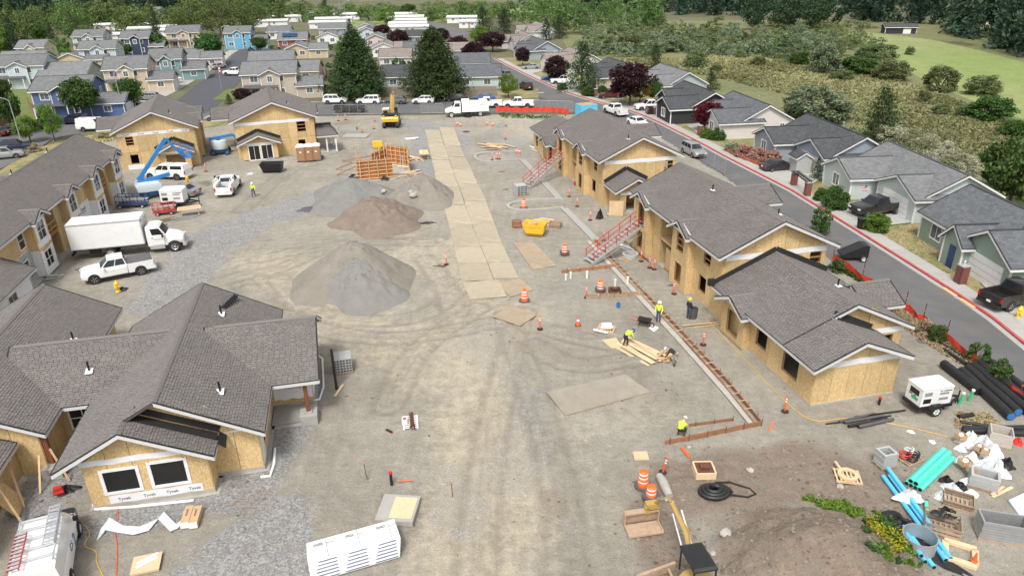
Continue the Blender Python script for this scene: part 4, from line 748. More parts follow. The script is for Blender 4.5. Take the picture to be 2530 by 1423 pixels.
def car(name,label,px,deg,kind,col,cat=None,cover=None,canopy=False,detail=False,grp=None,scale=1.,z=None,rim='alu',at=None):
    k = KIND[kind];p = at or G(*px);P = thing(name,label,cat or {'pickup': 'pickup','van': 'van','suv': 'suv'}.get(kind,'car'),(p.x,p.y,.03 if z is None else z),R_(deg),grp)
    if scale != 1: P.scale = (scale,)*3
    b = MB();b.loft([ring(*s) for s in k['st']][::-1]);w_ = k['w']
    xb0,xb1,xt0,xt1,zb,zt,wb,wt = k['cab']
    q = lambda x,w2,z_: [(x[0],-w2,z_),(x[0],w2,z_),(x[1],w2,z_),(x[1],-w2,z_)]
    b.loft([q((xb0,xb1),wb,zb-.1),q((xb0,xb1),wb,zb),q((xt0,xt1),wt,zt-.04),q((xt0-.08,xt1+.08),wt-.08,zt)])
    if kind == 'pickup':
        r0,r1 = -.8,-2.9
        for y in (-1,1): b.b2(r0,r1,y*.86,y*1.0,.45,1.27)
        b.b2(r1,r1+.09,-.97,.97,.5,1.26);b.b2(r0,r1,-.86,.86,.55,.75);b.b2(r1-.14,r1,-.95,.95,.42,.62)
    B = b.build('body','paint_'+col,P,35)
    fb,ft = (xb0,zb,wb),(xt0,zt-.04,wt)
    gq(P,'windshield',(xb0,wb,zb)[:1]+(-wb,zb),(xb0,wb,zb),(xt0,wt,zt-.04),(xt0,-wt,zt-.04),.06,.94,.06,.93)
    if kind != 'van': gq(P,'rear_window',(xb1,wb,zb),(xb1,-wb,zb),(xt1,-wt,zt-.04),(xt1,wt,zt-.04),.1,.9,.2 if kind != 'sedan' else .08,.9)
    for u0,u1 in k['side']:
        gq(P,'side_window',(xb1,-wb,zb),(xb0,-wb,zb),(xt0,-wt,zt-.04),(xt1,-wt,zt-.04),1-u1,1-u0,.1,.9);gq(P,'side_window',(xb0,wb,zb),(xb1,wb,zb),(xt1,wt,zt-.04),(xt0,wt,zt-.04),u0,u1,.1,.9)
    for ax in k['ax']:
        for sd in (-1,1):
            a = MB();a.lathe([(.001,0),(k['r']*1.17,0),(k['r']*1.17,-.12),(.001,-.12)] if sd > 0 else [(.001,0),(k['r']*1.17,0),(k['r']*1.17,.12),(.001,.12)],16,(ax,sd*(w_+.004),k['r']+.02),'y');a.build('wheel_arch','black',P);wheel(P,ax,sd*(w_-.1),k['r'],.26,rim)
    f = k['st'][0];r_ = k['st'][-1]
    for sd in (-1,1):
        h = MB();h.box((f[0]-.1,sd*w_*.68,f[2]-.07),(.22,.36,.16));h.build('headlight','lamp',P);h = MB();xr = -2.9 if kind == 'pickup' else r_[0]+.02
        h.box((xr,sd*w_*(.92 if kind == 'pickup' else .75),(1.02 if kind == 'pickup' else r_[2]-.12)),(.1,.16 if kind == 'pickup' else .3,.34 if kind in ('pickup','suv','van') else .16));h.build('taillight','tail',P);m_ = MB();m_.box((xb0-.25,sd*(w_+.1),zb+.05),(.12,.2,.15));m_.build('mirror','paint_'+col,P)
    g_ = MB();g_.box((f[0]+.0,0,f[2]-.22),(.06,w_*1.1,.16));g_.build('grille','black',P);g_ = MB();g_.box(((-2.99 if kind == 'pickup' else r_[0]-.01),0,.72),(.04,.34,.16));g_.build('number_plate','white',P)
    if kind == 'pickup':
        t = MB()
        if cover: t.b2(-.82,-2.86,-.93,.93,1.27,1.31);t.build('bed_cover',cover,P)
        elif canopy:
            t.loft([[(-.8,-.95,1.27),(-.8,.95,1.27),(-2.88,.95,1.27),(-2.88,-.95,1.27)],[(-.8,-.78,1.9),(-.8,.78,1.9),(-2.7,.78,1.9),(-2.7,-.78,1.9)]]);t.build('canopy','paint_'+col,P)
            for sd in (-1,1): a = (-.95,sd*.94,1.3);gq(P,'canopy_window',*( [(-2.75,-.95,1.27),(-.85,-.95,1.27),(-.85,-.78,1.9),(-2.62,-.78,1.9)] if sd < 0 else [(-.85,.95,1.27),(-2.75,.95,1.27),(-2.62,.78,1.9),(-.85,.78,1.9)]),.08,.92,.2,.85)
        else: t.b2(-.84,-2.8,-.84,.84,.751,.765);t.build('bed_liner','black',P)
    if detail:
        for sd in (-1,1):
            for x0,x1 in ((1.2,.2),(.15,-.72)):
                d = MB();d.box(((x0+x1)/2,sd*(w_+.003),.78),(x0-x1-.03,.02,.56));D = d.build('door','paint_'+col,P);h = MB();h.box((x1+.18,sd*(w_+.03),.98),(.2,.03,.04));h.build('handle','paint_'+col,D)
            d = MB();d.box((.3,sd*(w_+.02),.4),(2.3,.1,.07));d.build('running_board','black',P)
    return P
def mid(a,b,sd,W):
    p,q = G(*a),G(*b);h = math.atan2(q.y-p.y,q.x-p.x);return (p+q)/2+rot2((0,-sd*W/2),h),math.degrees(h)
c_,h_ = mid((348,682),(247,702),1,2.0);car('pickup_truck','white crew cab pickup with dark bed cover parked in front of the box truck',None,h_,'pickup','white',cover='pipe_grey',detail=True,at=c_,z=.06)
far = 'cars parked along the cross street';dr = 'vehicles parked at the right hand houses';lf = 'vehicles parked at the left hand houses'
for a in [('sport_utility','white boxy suv half hidden behind the gable block, far kerb',(830,256),0,'suv','white',far),('sport_utility','white suv parked under the left cedar on the cross street',(911,258),179,'suv','white',far),('hatchback','dark grey hatchback parked behind the yellow excavator',(977,257),179,'hatch','grey',far),('hatchback','white hatchback parked between two dark cars below the wooden fence',(1046,256),179,'hatch','white',far),('sedan','black sedan parked below the right cedar',(1128,250),179,'sedan','black',far),('sedan','bright blue sedan parked at the end of the wooden fence',(1195,250),179,'sedan','blue',far),
    ('pickup_truck','black pickup standing on the near side of the cross street',(866,277),0,'pickup','black',far),('pickup_truck','white pickup just behind the street sweeper',(1203,266),180,'pickup','white',far),('pickup_truck','white pickup behind the orange mesh barrier',(1280,266),180,'pickup','white',far),
    ('pickup_truck','white pickup heading away beyond the far right roof',(1520,283),112,'pickup','white',None),('sedan','white car almost hidden by the far right roof ridge',(1575,311),-68,'sedan','white',None),('sport_utility','silver suv on the right street beside the long block',(1712,384),-76,'suv','silver',None),('sport_utility','black suv turning on the corner by the stop line',(1300,221),106,'suv','black',None),('sport_utility','dark grey suv at the end of the pale blue house',(1247,192),110,'suv','grey',None),
    ('sedan','black sedan by the little grey shed',(1922,421),12,'sedan','black',dr),('pickup_truck','black pickup in the driveway of the pale mint house',(2163,530),196,'pickup','black',dr),('pickup_truck','black pickup cut by the right edge of the picture',(2503,752),20,'pickup','black',dr),('sport_utility','dark red suv below the large purple tree',(1507,243),180,'suv','maroon',dr),('pickup_truck','white pickup parked beside the black house garage',(1607,273),186,'pickup','white',dr),('pickup_truck','black pickup with red lights next to the black house',(1637,282),6,'pickup','black',dr),('sedan','silver sedan at the beige house far up the right street',(1312,172),185,'sedan','silver',dr),('pickup_truck','white pickup under the drooping fir',(1392,208),185,'pickup','white',dr),('sedan','blue sedan behind the white pickup by the fir',(1362,199),185,'sedan','blue',dr),
    ('sport_utility','dark blue suv beside the small street tree, left street',(186,306),178,'suv','navy',lf),('sedan','dark sedan under the yellow green tree at far left',(30,328),172,'sedan','navy',lf),('sedan','dark maroon sedan cut by the left picture edge',(-8,336),172,'sedan','maroon',lf),('sport_utility','silver suv parked nearest at the left edge',(16,392),25,'suv','silver',lf),('sport_utility','dark blue wagon parked behind the silver suv at the left edge',(40,374),25,'suv','navy',lf),('sedan','black sedan behind the stop sign on the left corner',(326,267),182,'sedan','black',lf),('hatchback','pale silver hatchback at the blue house garage',(370,247),178,'hatch','silver',lf),('sport_utility','red suv in front of the beige house',(395,223),170,'suv','red',lf),('sport_utility','white suv tucked behind the red suv',(410,214),170,'suv','white',lf),('sport_utility','black suv in front of the teal house',(466,186),178,'suv','black',lf),('sedan','silver sedan parked at the kerb of the side street',(541,170),70,'sedan','silver',lf),('pickup_truck','white pickup beside the beige house on the side street',(582,187),170,'pickup','white',lf),('sedan','black car under the round tree near the blue garage',(505,152),170,'sedan','black',lf),('hatchback','grey hatchback parked between the two gable blocks',(541,298),176,'hatch','silver',None),('delivery_van','white van with a rack of sheets beside the street corner',(237,322),3,'van','white',lf),('sport_utility','dark car behind the white van at the corner',(110,318),178,'suv','black',lf)]:
    car(a[0],a[1],a[2],a[3],a[4],a[5],grp=a[6],z=.02 if a[2][0] < 2000 or a[2][1] < 300 else .16)
car('pickup_truck','white pickup with canopy and open hatch behind the boom lift',(418,441),172,'pickup','white',canopy=True,z=.05);car('sedan','silver sedan parked beside the white generator',(448,484),168,'sedan','silver',z=.05)
def service_truck():
    p = G(567,484);P = car('service_truck','white service pickup with open driver door and rack, tail to camera',(567,473),98,'pickup','white','truck',z=.05)
    for sd in (-1,1): m = MB();m.b2(-.85,-2.9,sd*.7,sd*1.02,1.25,1.6);m.build('tool_box','white',P)
    m = MB();[m.bar((-.7,sd*.95,1.2),(-.7,sd*.95,2.1),.06,.06) for sd in (-1,1)];m.bar((-.7,-.95,2.1),(-.7,.95,2.1),.06,.08);[m.bar((-2.85,sd*.95,1.5),(-2.85,sd*.95,2.1),.06,.06) for sd in (-1,1)];[m.bar((-.7,sd*.95,2.1),(-2.85,sd*.95,2.1),.06,.06) for sd in (-1,1)];props(m.build('rack','white',P),kind='stuff')
    m = MB();m.box((.75,1.35,.85),(.85,.06,.9),R_(-62));D = m.build('door','white',P);m = MB();m.box((.75,1.36,1.55),(.7,.05,.5),R_(-62));m.build('door_glass','glass',D)
    for x,y,c in ((-1.5,.2,'blue'),(-2.1,-.2,'red'),(-2.3,.3,'cardboard')): m = MB();m.box((x,y,.92),(.4,.35,.35));m.build('cargo',c,P)
service_truck()
def box_truck():
    c,h = mid((266,640),(447,622),-1,2.3);P = thing('box_truck','white box truck with long plain cargo body on the gravel','truck',(c+rot2((-1.75,0),R_(h)))[:2]+(.05,),R_(h));W = 1.22
    b = MB();b.b2(-4.3,2.05,-W,W,1.15,3.6);B = b.build('cargo_box','white',P)
    t = MB();[t.b2(-4.32,2.07,sd*(W-.04),sd*(W+.025),3.46,3.58) for sd in (-1,1)];[t.b2(-4.32,2.07,sd*(W-.02),sd*(W+.02),1.1,1.2) for sd in (-1,1)];t.b2(-4.33,-4.26,-W,W,3.46,3.58);t.b2(2.0,2.08,-W-.02,W+.02,1.15,3.6);props(t.build('edge_rails','alu',B),kind='stuff');t = MB();t.lathe([(.12,-W),(.12,W)],12,(2.05,0,3.46),'y');t.build('front_edge','alu',B)
    for k in range(20):
        t = MB();t.box((-4.1+k*.31,-W-.012,1.15),(.16,.012,.035));t.build('marker','tail' if k % 2 else 'reflect',B)
    r = lambda x,zb,zt,w: ring(x,zb,zt,w)
    cb = MB();cb.loft([[(4.0,-1.0,.75),(4.0,1.0,.75),(2.25,1.05,.75),(2.25,-1.05,.75)],[(3.98,-1.02,1.75),(3.98,1.02,1.75),(2.25,1.06,1.75),(2.25,-1.06,1.75)],[(3.45,-.92,2.55),(3.45,.92,2.55),(2.25,.95,2.55),(2.25,-.95,2.55)],[(3.3,-.8,2.68),(3.3,.8,2.68),(2.3,.85,2.68),(2.3,-.85,2.68)]]);cb.build('cab','paint_white',P,40)
    hd = MB();hd.loft([ring(3.9,.8,1.8,1.0),ring(4.7,.8,1.62,.98),ring(5.25,.75,1.4,.9),ring(5.42,.75,1.2,.82)]);hd.build('hood','paint_white',P,40)
    gq(P,'windshield',(3.98,-1.02,1.75),(3.98,1.02,1.75),(3.45,.92,2.55),(3.45,-.92,2.55),.06,.94,.08,.92)
    for sd in (-1,1): gq(P,'side_window',*([(2.25,-1.06,1.75),(3.98,-1.02,1.75),(3.45,-.92,2.55),(2.25,-.95,2.55)] if sd < 0 else [(3.98,1.02,1.75),(2.25,1.06,1.75),(2.25,.95,2.55),(3.45,.92,2.55)]),.3 if sd < 0 else .08,.92 if sd < 0 else .7,.1,.85)
    d = MB();d.box((3.15,-1.065,1.3),(1.2,.02,.85));D = d.build('door','paint_white',P);marks(.75,.1,1,(3.25,-1.08,1.38),(R_(90),0,0),'ink',P);m = MB();m.box((2.75,-1.09,1.55),(.16,.03,.05));m.build('handle','black',D)
    m = MB();m.box((5.45,0,1.12),(.06,.9,.5));m.build('grille','chrome',P);m = MB();m.b2(5.3,5.6,-1.0,1.0,.5,.8);m.build('bumper','alu',P)
    for sd in (-1,1):
        m = MB();m.box((5.28,sd*.8,1.2),(.25,.3,.22));m.build('headlight','lamp',P);m = MB();m.box((3.7,sd*1.3,1.85),(.12,.2,.45));m.bar((3.75,sd*1.0,1.7),(3.7,sd*1.3,1.7),.04,.04);m.build('mirror','black',P);m = MB();m.b2(2.4,3.7,sd*.8,sd*1.12,.45,.8);m.build('fuel_tank','alu',P)
        a = MB();a.lathe([(.001,0),(.6,0),(.6,-.12*sd),(.001,-.12*sd)],16,(4.55,sd*1.02,.52),'y');a.build('wheel_arch','black',P);wheel(P,4.55,sd*.95,.5,.28,'alu');wheel(P,-1.1,sd*.95,.5,.5,'alu')
    ch = MB();[ch.b2(-4.3,4.5,sd*.3,sd*.5,.75,1.02) for sd in (-1,1)];[ch.b2(-3.8+k*.6,-3.7+k*.6,-W,W,1.0,1.14) for k in range(10)];ch.b2(-4.45,-4.25,-1.1,1.1,.55,.7);ch.b2(-4.5,-4.3,-.4,.4,.5,.95);ch.b2(-2.9,-2.0,-.95,-.55,.5,1.0);props(ch.build('chassis','black',P),kind='stuff')
    m = MB();m.b2(-1.75,-.4,-1.2,-.75,1.02,1.1);m.build('mudguard','black',P)
box_truck()
def sweeper():
    c,h = mid((1199,289),(1104,293),1,2.3);P = thing('street_sweeper','white street sweeper truck on the gravel at the site entrance','truck',(c+rot2((-.65,0),R_(h)))[:2]+(.05,),R_(h))
    b = MB();b.loft([[(1.3,-1.2,.9),(1.3,1.2,.9),(-3.4,1.2,.9),(-3.4,-1.2,.9)],[(1.3,-1.2,2.6),(1.3,1.2,2.6),(-3.4,1.2,2.3),(-3.4,-1.2,2.3)],[(1.2,-1.0,2.9),(1.2,1.0,2.9),(-3.2,1.0,2.75),(-3.2,-1.0,2.75)]]);b.build('hopper','white',P,40)
    cb = MB();cb.loft([[(2.95,-1.05,.75),(2.95,1.05,.75),(1.5,1.05,.75),(1.5,-1.05,.75)],[(2.95,-1.05,1.75),(2.95,1.05,1.75),(1.5,1.05,1.75),(1.5,-1.05,1.75)],[(2.5,-.9,2.55),(2.5,.9,2.55),(1.5,.95,2.55),(1.5,-.95,2.55)]]);cb.build('cab','paint_white',P,40);hd = MB();hd.loft([ring(2.9,.75,1.75,1.02),ring(3.8,.75,1.5,.95),ring(4.25,.75,1.25,.8)]);hd.build('hood','paint_white',P,40)
    gq(P,'windshield',(2.95,-1.05,1.75),(2.95,1.05,1.75),(2.5,.9,2.55),(2.5,-.9,2.55),.06,.94,.08,.92)
    for sd in (-1,1): gq(P,'side_window',*([(1.5,-1.05,1.75),(2.95,-1.05,1.75),(2.5,-.9,2.55),(1.5,-.95,2.55)] if sd < 0 else [(2.95,1.05,1.75),(1.5,1.05,1.75),(1.5,.95,2.55),(2.5,.9,2.55)]),.15,.85,.12,.85)
    for sd in (-1,1): wheel(P,3.2,sd*.95,.5,.3,'alu');wheel(P,-1.9,sd*.95,.5,.45,'alu')
    u = MB();u.b2(-3.3,3.8,-.5,.5,.6,.95);u.b2(-.2,1.0,.6,1.25,.15,.7);u.b2(-.2,1.0,-1.25,-.6,.15,.7);u.lathe([(.5,.05),(.45,.3),(.1,.35)],12,(.2,1.15,0));u.b2(-.9,-.5,-1.15,1.15,.5,.9);u.build('underbody','black',P);m = MB();m.box((1.4,0,1.6),(.18,2.1,1.5));m.box((-.9,0,2.95),(1.6,1.1,.18));m.build('intake','black',P);marks(1.2,.35,1,(-2.4,1.215,2.15),(R_(90),0,R_(180)),'galv',P,3);marks(.7,.3,2,(-2.5,1.215,1.4),(R_(90),0,R_(180)),'galv',P,4)
sweeper()
def excavator_big():
    p = G(965,318);P = thing('excavator','yellow tracked excavator seen from behind, boom raised, by the site entrance','excavator',(p.x,p.y+1.6,.05),R_(92))
    for sd in (-1,1):
        t = MB();t.xprism([(-1.7,.1),(1.7,.1),(2.0,.4),(1.8,.8),(-1.8,.8),(-2.0,.4)],sd*.85,sd*1.35);T = t.build('track','rubber',P)
        for k in range(12): s_ = MB();s_.box((-1.7+k*.31,sd*1.1,.83),(.1,.52,.05));s_.build('track_pad','steel',T)
    u = MB();u.b2(-.8,.8,-.85,.85,.35,.85);u.lathe([(.7,.8),(.7,1.05)],16);u.build('undercarriage','black',P)
    h = MB();h.xprism([(-2.0,1.1),(-.5,1.05),(-.5,2.0),(-1.8,1.95),(-2.05,1.6)],-1.35,1.35);h.build('counterweight','yellow',P,30);h = MB();h.b2(-1.85,-.4,-1.3,1.3,1.96,2.3);h.b2(-.5,1.2,-1.3,-.3,1.05,1.9);h.build('engine_cover','black',P)
    c = MB();c.xprism([(-.4,1.1),(1.4,1.1),(1.45,1.9),(1.1,2.85),(-.4,2.85)],.35,1.3);c.build('cab','yellow',P);
    gq(P,'rear_window',(-.4,1.25,1.5),(-.4,.4,1.5),(-.4,.4,2.75),(-.4,1.25,2.75),.05,.95,.05,.95,'glass',.03);gq(P,'side_window',(1.3,1.3,1.5),(-.3,1.3,1.5),(-.3,1.3,2.7),(1.0,1.3,2.7),.05,.95,.05,.95,'glass',.02);m = MB();m.b2(-.45,1.15,.3,1.35,2.85,2.92);m.build('cab_roof','trim',P)
    m = MB();m.path([(.9,-.1,1.6),(2.0,-.1,3.5),(3.2,-.1,4.6),(4.6,-.1,4.5)],[.28,.36,.34,.22],4);m.build('boom','catyellow',P);m = MB();m.path([(4.3,-.1,4.9),(4.7,-.1,4.3),(4.6,-.1,2.2)],[.2,.28,.16],4);m.build('stick','catyellow',P);m = MB();m.xprism([(4.3,2.3),(4.9,2.2),(5.0,1.6),(4.5,1.1),(3.9,1.3),(4.2,1.8)],-.6,.4);m.build('bucket','black',P)
    m = MB();m.path([(1.4,-.1,1.6),(2.3,-.1,3.3)],.09,8);m.path([(2.6,-.1,4.9),(4.0,-.1,5.1)],.09,8);m.build('rams','chrome',P);m = MB();m.box((-2.06,0,1.72),(.03,.8,.16));m.build('emblem','white',P);[(lambda q: (q.box((-1.95,y,2.1),(.05,.3,.14)),q.build('rear_light','lamp',P)))(MB()) for y in (-1.,1.)]
excavator_big()
def lift_base(P,m='liftblue'):
    b = MB();b.b2(-1.1,1.1,-.55,.55,.35,.8);b.build('chassis',m,P)
    for x in (-.95,.95):
        for sd in (-1,1): wheel(P,x,sd*.85,.42,.3,'liftblue')
def boom_lift():
    p = G(372,492);P = thing('boom_lift','blue articulating boom lift with raised arm, in front of the sheathed gable','boom lift',(p.x,p.y+.8,.05),R_(35));lift_base(P)
    t = MB();t.loft([[(1.0,-1.0,.9),(1.0,1.0,.9),(-1.6,1.0,.9),(-1.6,-1.0,.9)],[(1.0,-1.05,1.7),(1.0,1.05,1.7),(-1.7,1.05,1.6),(-1.7,-1.05,1.6)],[(.8,-.9,1.9),(.8,.9,1.9),(-1.4,.9,2.0),(-1.4,-.9,2.0)]]);t.build('turret','liftgrey',P,40)
    m = MB();m.bar((-1.4,0,1.9),(2.3,0,2.4),.35,.4);m.build('riser_arm','liftblue',P);m = MB();m.bar((-1.2,.1,2.2),(-.6,.1,2.7),.5,.5);m.bar((-.9,.1,2.5),(2.7,.1,6.6),.32,.42);m.build('main_arm','liftblue',P);m = MB();m.bar((-.4,.32,3.3),(2.5,.32,6.55),.05,.1);m.build('hose_track','white',P);m = MB();m.bar((2.7,.1,6.6),(4.1,.1,4.4),.25,.3);m.build('jib','liftblue',P)
    k = MB()
    for z in (4.2,4.75,5.3):
        for a,b in (((4.2,-1.),(5.1,-1.)),((5.1,-1.),(5.1,1.1)),((5.1,1.1),(4.2,1.1)),((4.2,1.1),(4.2,-1.))): k.bar((*a,z),(*b,z),.05,.05)
    for x,y in ((4.2,-1),(5.1,-1),(5.1,1.1),(4.2,1.1),(5.1,.05),(4.2,.05)): k.bar((x,y,4.2),(x,y,5.3),.05,.05)
    k.b2(4.2,5.1,-1,1.1,4.15,4.2);k.b2(4.1,4.3,-.4,.5,4.4,5.1);k.build('platform','liftblue',P)
boom_lift()
def boom_lift2():
    p = G(543,384);P = thing('boom_lift','folded boom lift with pale turret between the two gable blocks','boom lift',(p.x,p.y+.6,.05),R_(15));lift_base(P);t = MB();t.lathe([(1.1,.85),(1.2,1.5),(1.05,2.0),(.4,2.1)],14);t.build('turret','liftgrey',P,40)
    m = MB();m.bar((-1.3,.3,2.2),(2.0,.3,2.6),.3,.35);m.build('main_arm','liftblue',P);m = MB();m.bar((2.0,.3,2.6),(2.6,.1,1.9),.25,.3);m.build('jib','liftblue',P);k = MB()
    for z in (1.4,1.95,2.5):
        for a,b in (((2.6,-.7),(3.7,-.7)),((3.7,-.7),(3.7,.9)),((3.7,.9),(2.6,.9)),((2.6,.9),(2.6,-.7))): k.bar((*a,z),(*b,z),.06,.06)
    for x,y in ((2.6,-.7),(3.7,-.7),(3.7,.9),(2.6,.9)): k.bar((x,y,1.4),(x,y,2.5),.06,.06)
    k.b2(2.6,3.7,-.7,.9,1.35,1.4);k.b2(2.7,3.5,.0,.7,1.5,2.3);k.build('platform','navy',P)
boom_lift2()
def trailer_gen(name,label,px,deg,sc=1.):
    p = G(*px);P = thing(name,label,'generator',(p.x,p.y,zs(p.x,p.y)),R_(deg));P.scale = (sc,)*3
    b = MB();b.b2(-1.15,.85,-.6,.6,.62,1.75);B = b.build('housing','white',P);b = MB();b.loft([[(.88,-.63,1.75),(.88,.63,1.75),(-1.18,.63,1.75),(-1.18,-.63,1.75)],[(.75,-.52,1.85),(.75,.52,1.85),(-1.05,.52,1.85),(-1.05,-.52,1.85)]]);b.build('lid','white',P)
    f = MB();f.b2(-1.25,1.0,-.65,.65,.42,.6);f.bar((1.0,-.5,.5),(2.0,0,.5),.1,.1);f.bar((1.0,.5,.5),(2.0,0,.5),.1,.1);f.build('frame','black',P);f = MB();f.path([(2.0,0,.9),(2.0,0,.15)],.04,8);f.lathe([(.12,-.04),(.12,.04)],10,(2.0,0,.12),'y');f.build('jack','black',P)
    for sd in (-1,1):
        wheel(P,-.2,sd*.8,.33,.2,'alu');m = MB();m.xprism([(-.65,.5),(-.5,.75),(.1,.75),(.25,.5),(.15,.5),(.05,.7),(-.45,.7),(-.55,.5)],sd*.68,sd*.95);m.build('mudguard','black',P)
        for k,(x,z,w_,h) in enumerate(((-.75,1.4,.5,.25),(-.75,.95,.5,.3),(.3,1.35,.6,.12),(.3,1.0,.6,.16))): m = MB();m.box((x,sd*.605,z),(w_,.012,h));m.build('louvre','galv' if k != 1 else 'black',B)
        m = MB();m.box((-1.16,sd*.5,.55),(.05,.16,.1));m.build('taillight','tail',P)
    m = MB();m.box((-1.155,0,1.35),(.012,.7,.35));m.build('control_panel','black',P);m = MB();m.box((-1.16,-.1,.95),(.012,.5,.18));m.build('label_plate','pipe_green',P);marks(.7,.12,1,(.35,-.615,1.52),(R_(90),0,0),'ink',P,5);marks(.5,.14,1,(-1.17,.1,1.1),(R_(90),0,R_(-90)),'ink',P,6);return P
trailer_gen('generator','white trailer generator beside the near end of the low wing',(2290,1008),12,1.05);trailer_gen('generator','white trailer generator next to the red scaffold cart',(440,512),4,1.25)
def mini_excavator():
    p = G(1690,1418);P = thing('mini_excavator','small yellow excavator with dark canopy and raised arm at the bottom edge','excavator',(p.x+.1,p.y-1.35,zs(p.x,p.y)),R_(100))
    for sd in (-1,1): t = MB();t.xprism([(-.9,.02),(.8,.02),(1.0,.22),(.85,.45),(-.95,.45),(-1.1,.22)],sd*.5,sd*.8);t.build('track','rubber',P)
    m = MB();m.lathe([(.9,.5),(.95,1.0),(.85,1.15),(.1,1.2)],16,(-.3,0,0));m.build('body','catyellow',P,40);c = MB();c.loft([[(.75,-.52,2.25),(.75,.52,2.25),(-.75,.52,2.25),(-.75,-.52,2.25)],[(.8,-.5,2.32),(.8,.5,2.32),(-.75,.55,2.34),(-.75,-.55,2.34)],[(.6,-.4,2.42),(.6,.4,2.42),(-.65,.45,2.43),(-.65,-.45,2.43)]]);c.build('canopy','pipe_black',P,30)
    m = MB();[m.bar((x,y,1.1),(x,y,2.3),.06,.06) for x in (-.7,.65) for y in (-.48,.48)];m.build('canopy_frame','black',P);b = MB();b.b2(1.35,1.5,-1.0,1.0,.1,.5);b.bar((.5,-.4,.3),(1.4,-.6,.3),.1,.1);b.bar((.5,.4,.3),(1.4,.6,.3),.1,.1);b.build('dozer_blade','lumber_old',P,loc=(0,.9,0),rz=R_(12))
    m = MB();m.path([(.6,-.1,1.2),(1.5,-.1,2.3),(3.2,-.1,2.5)],[.1,.13,.1],4);m.build('boom','catyellow',P);m = MB();m.path([(3.1,-.1,2.6),(3.8,-.05,2.2),(4.6,.1,1.3)],[.08,.11,.08],4);m.build('stick','catyellow',P);m = MB();m.path([(1.0,-.32,1.5),(2.6,-.3,2.55)],.06,8);m.path([(3.4,.1,2.5),(4.2,.15,1.9)],.06,8);m.path([(1.0,.12,1.4),(2.6,.1,2.4)],.05,8);m.build('rams','galv',P)
    k = MB();k.box((3.75,.25,1.15),(.35,.6,.3));k.box((3.7,.5,.95),(.25,.2,.35));k.build('quick_coupler','catyellow',P,loc=(.9,0,0))
    bk = MB();w_ = .85
    for sd in (-1,1): bk.xprism([(2.95,.15),(3.75,.1),(3.9,.6),(3.75,.85),(3.6,.8),(3.6,.2),(3.0,.22)],.75+sd*w_-.03,.75+sd*w_+.03)
    bk.b2(2.9,3.75,.75-w_,.75+w_,.06,.12);bk.box((3.83,.75,.45),(.06,2*w_,.75),0,None,0,R_(-10));bk.box((2.92,.75,.12),(.08,2*w_+.05,.1));bk.b2(3.6,3.9,.75-w_,.75+w_,.8,.88);bk.build('bucket','lumber_old',P,loc=(.9,.0,0))
mini_excavator()
def ladder(mb,a,b,w_,n,m=0,rung=.03):
    a,b = Vector(a),Vector(b);d = (b-a).normalized();s = d.cross(Vector((0,0,1))).normalized() if abs(d.z) < .9 else Vector((1,0,0));s *= w_/2
    mb.bar(a-s,b-s,.03,.09,m);mb.bar(a+s,b+s,.03,.09,m)
    for k in range(n): p = a.lerp(b,(k+.5)/n);mb.bar(p-s,p+s,.035,.035,1 if m == 2 else m)
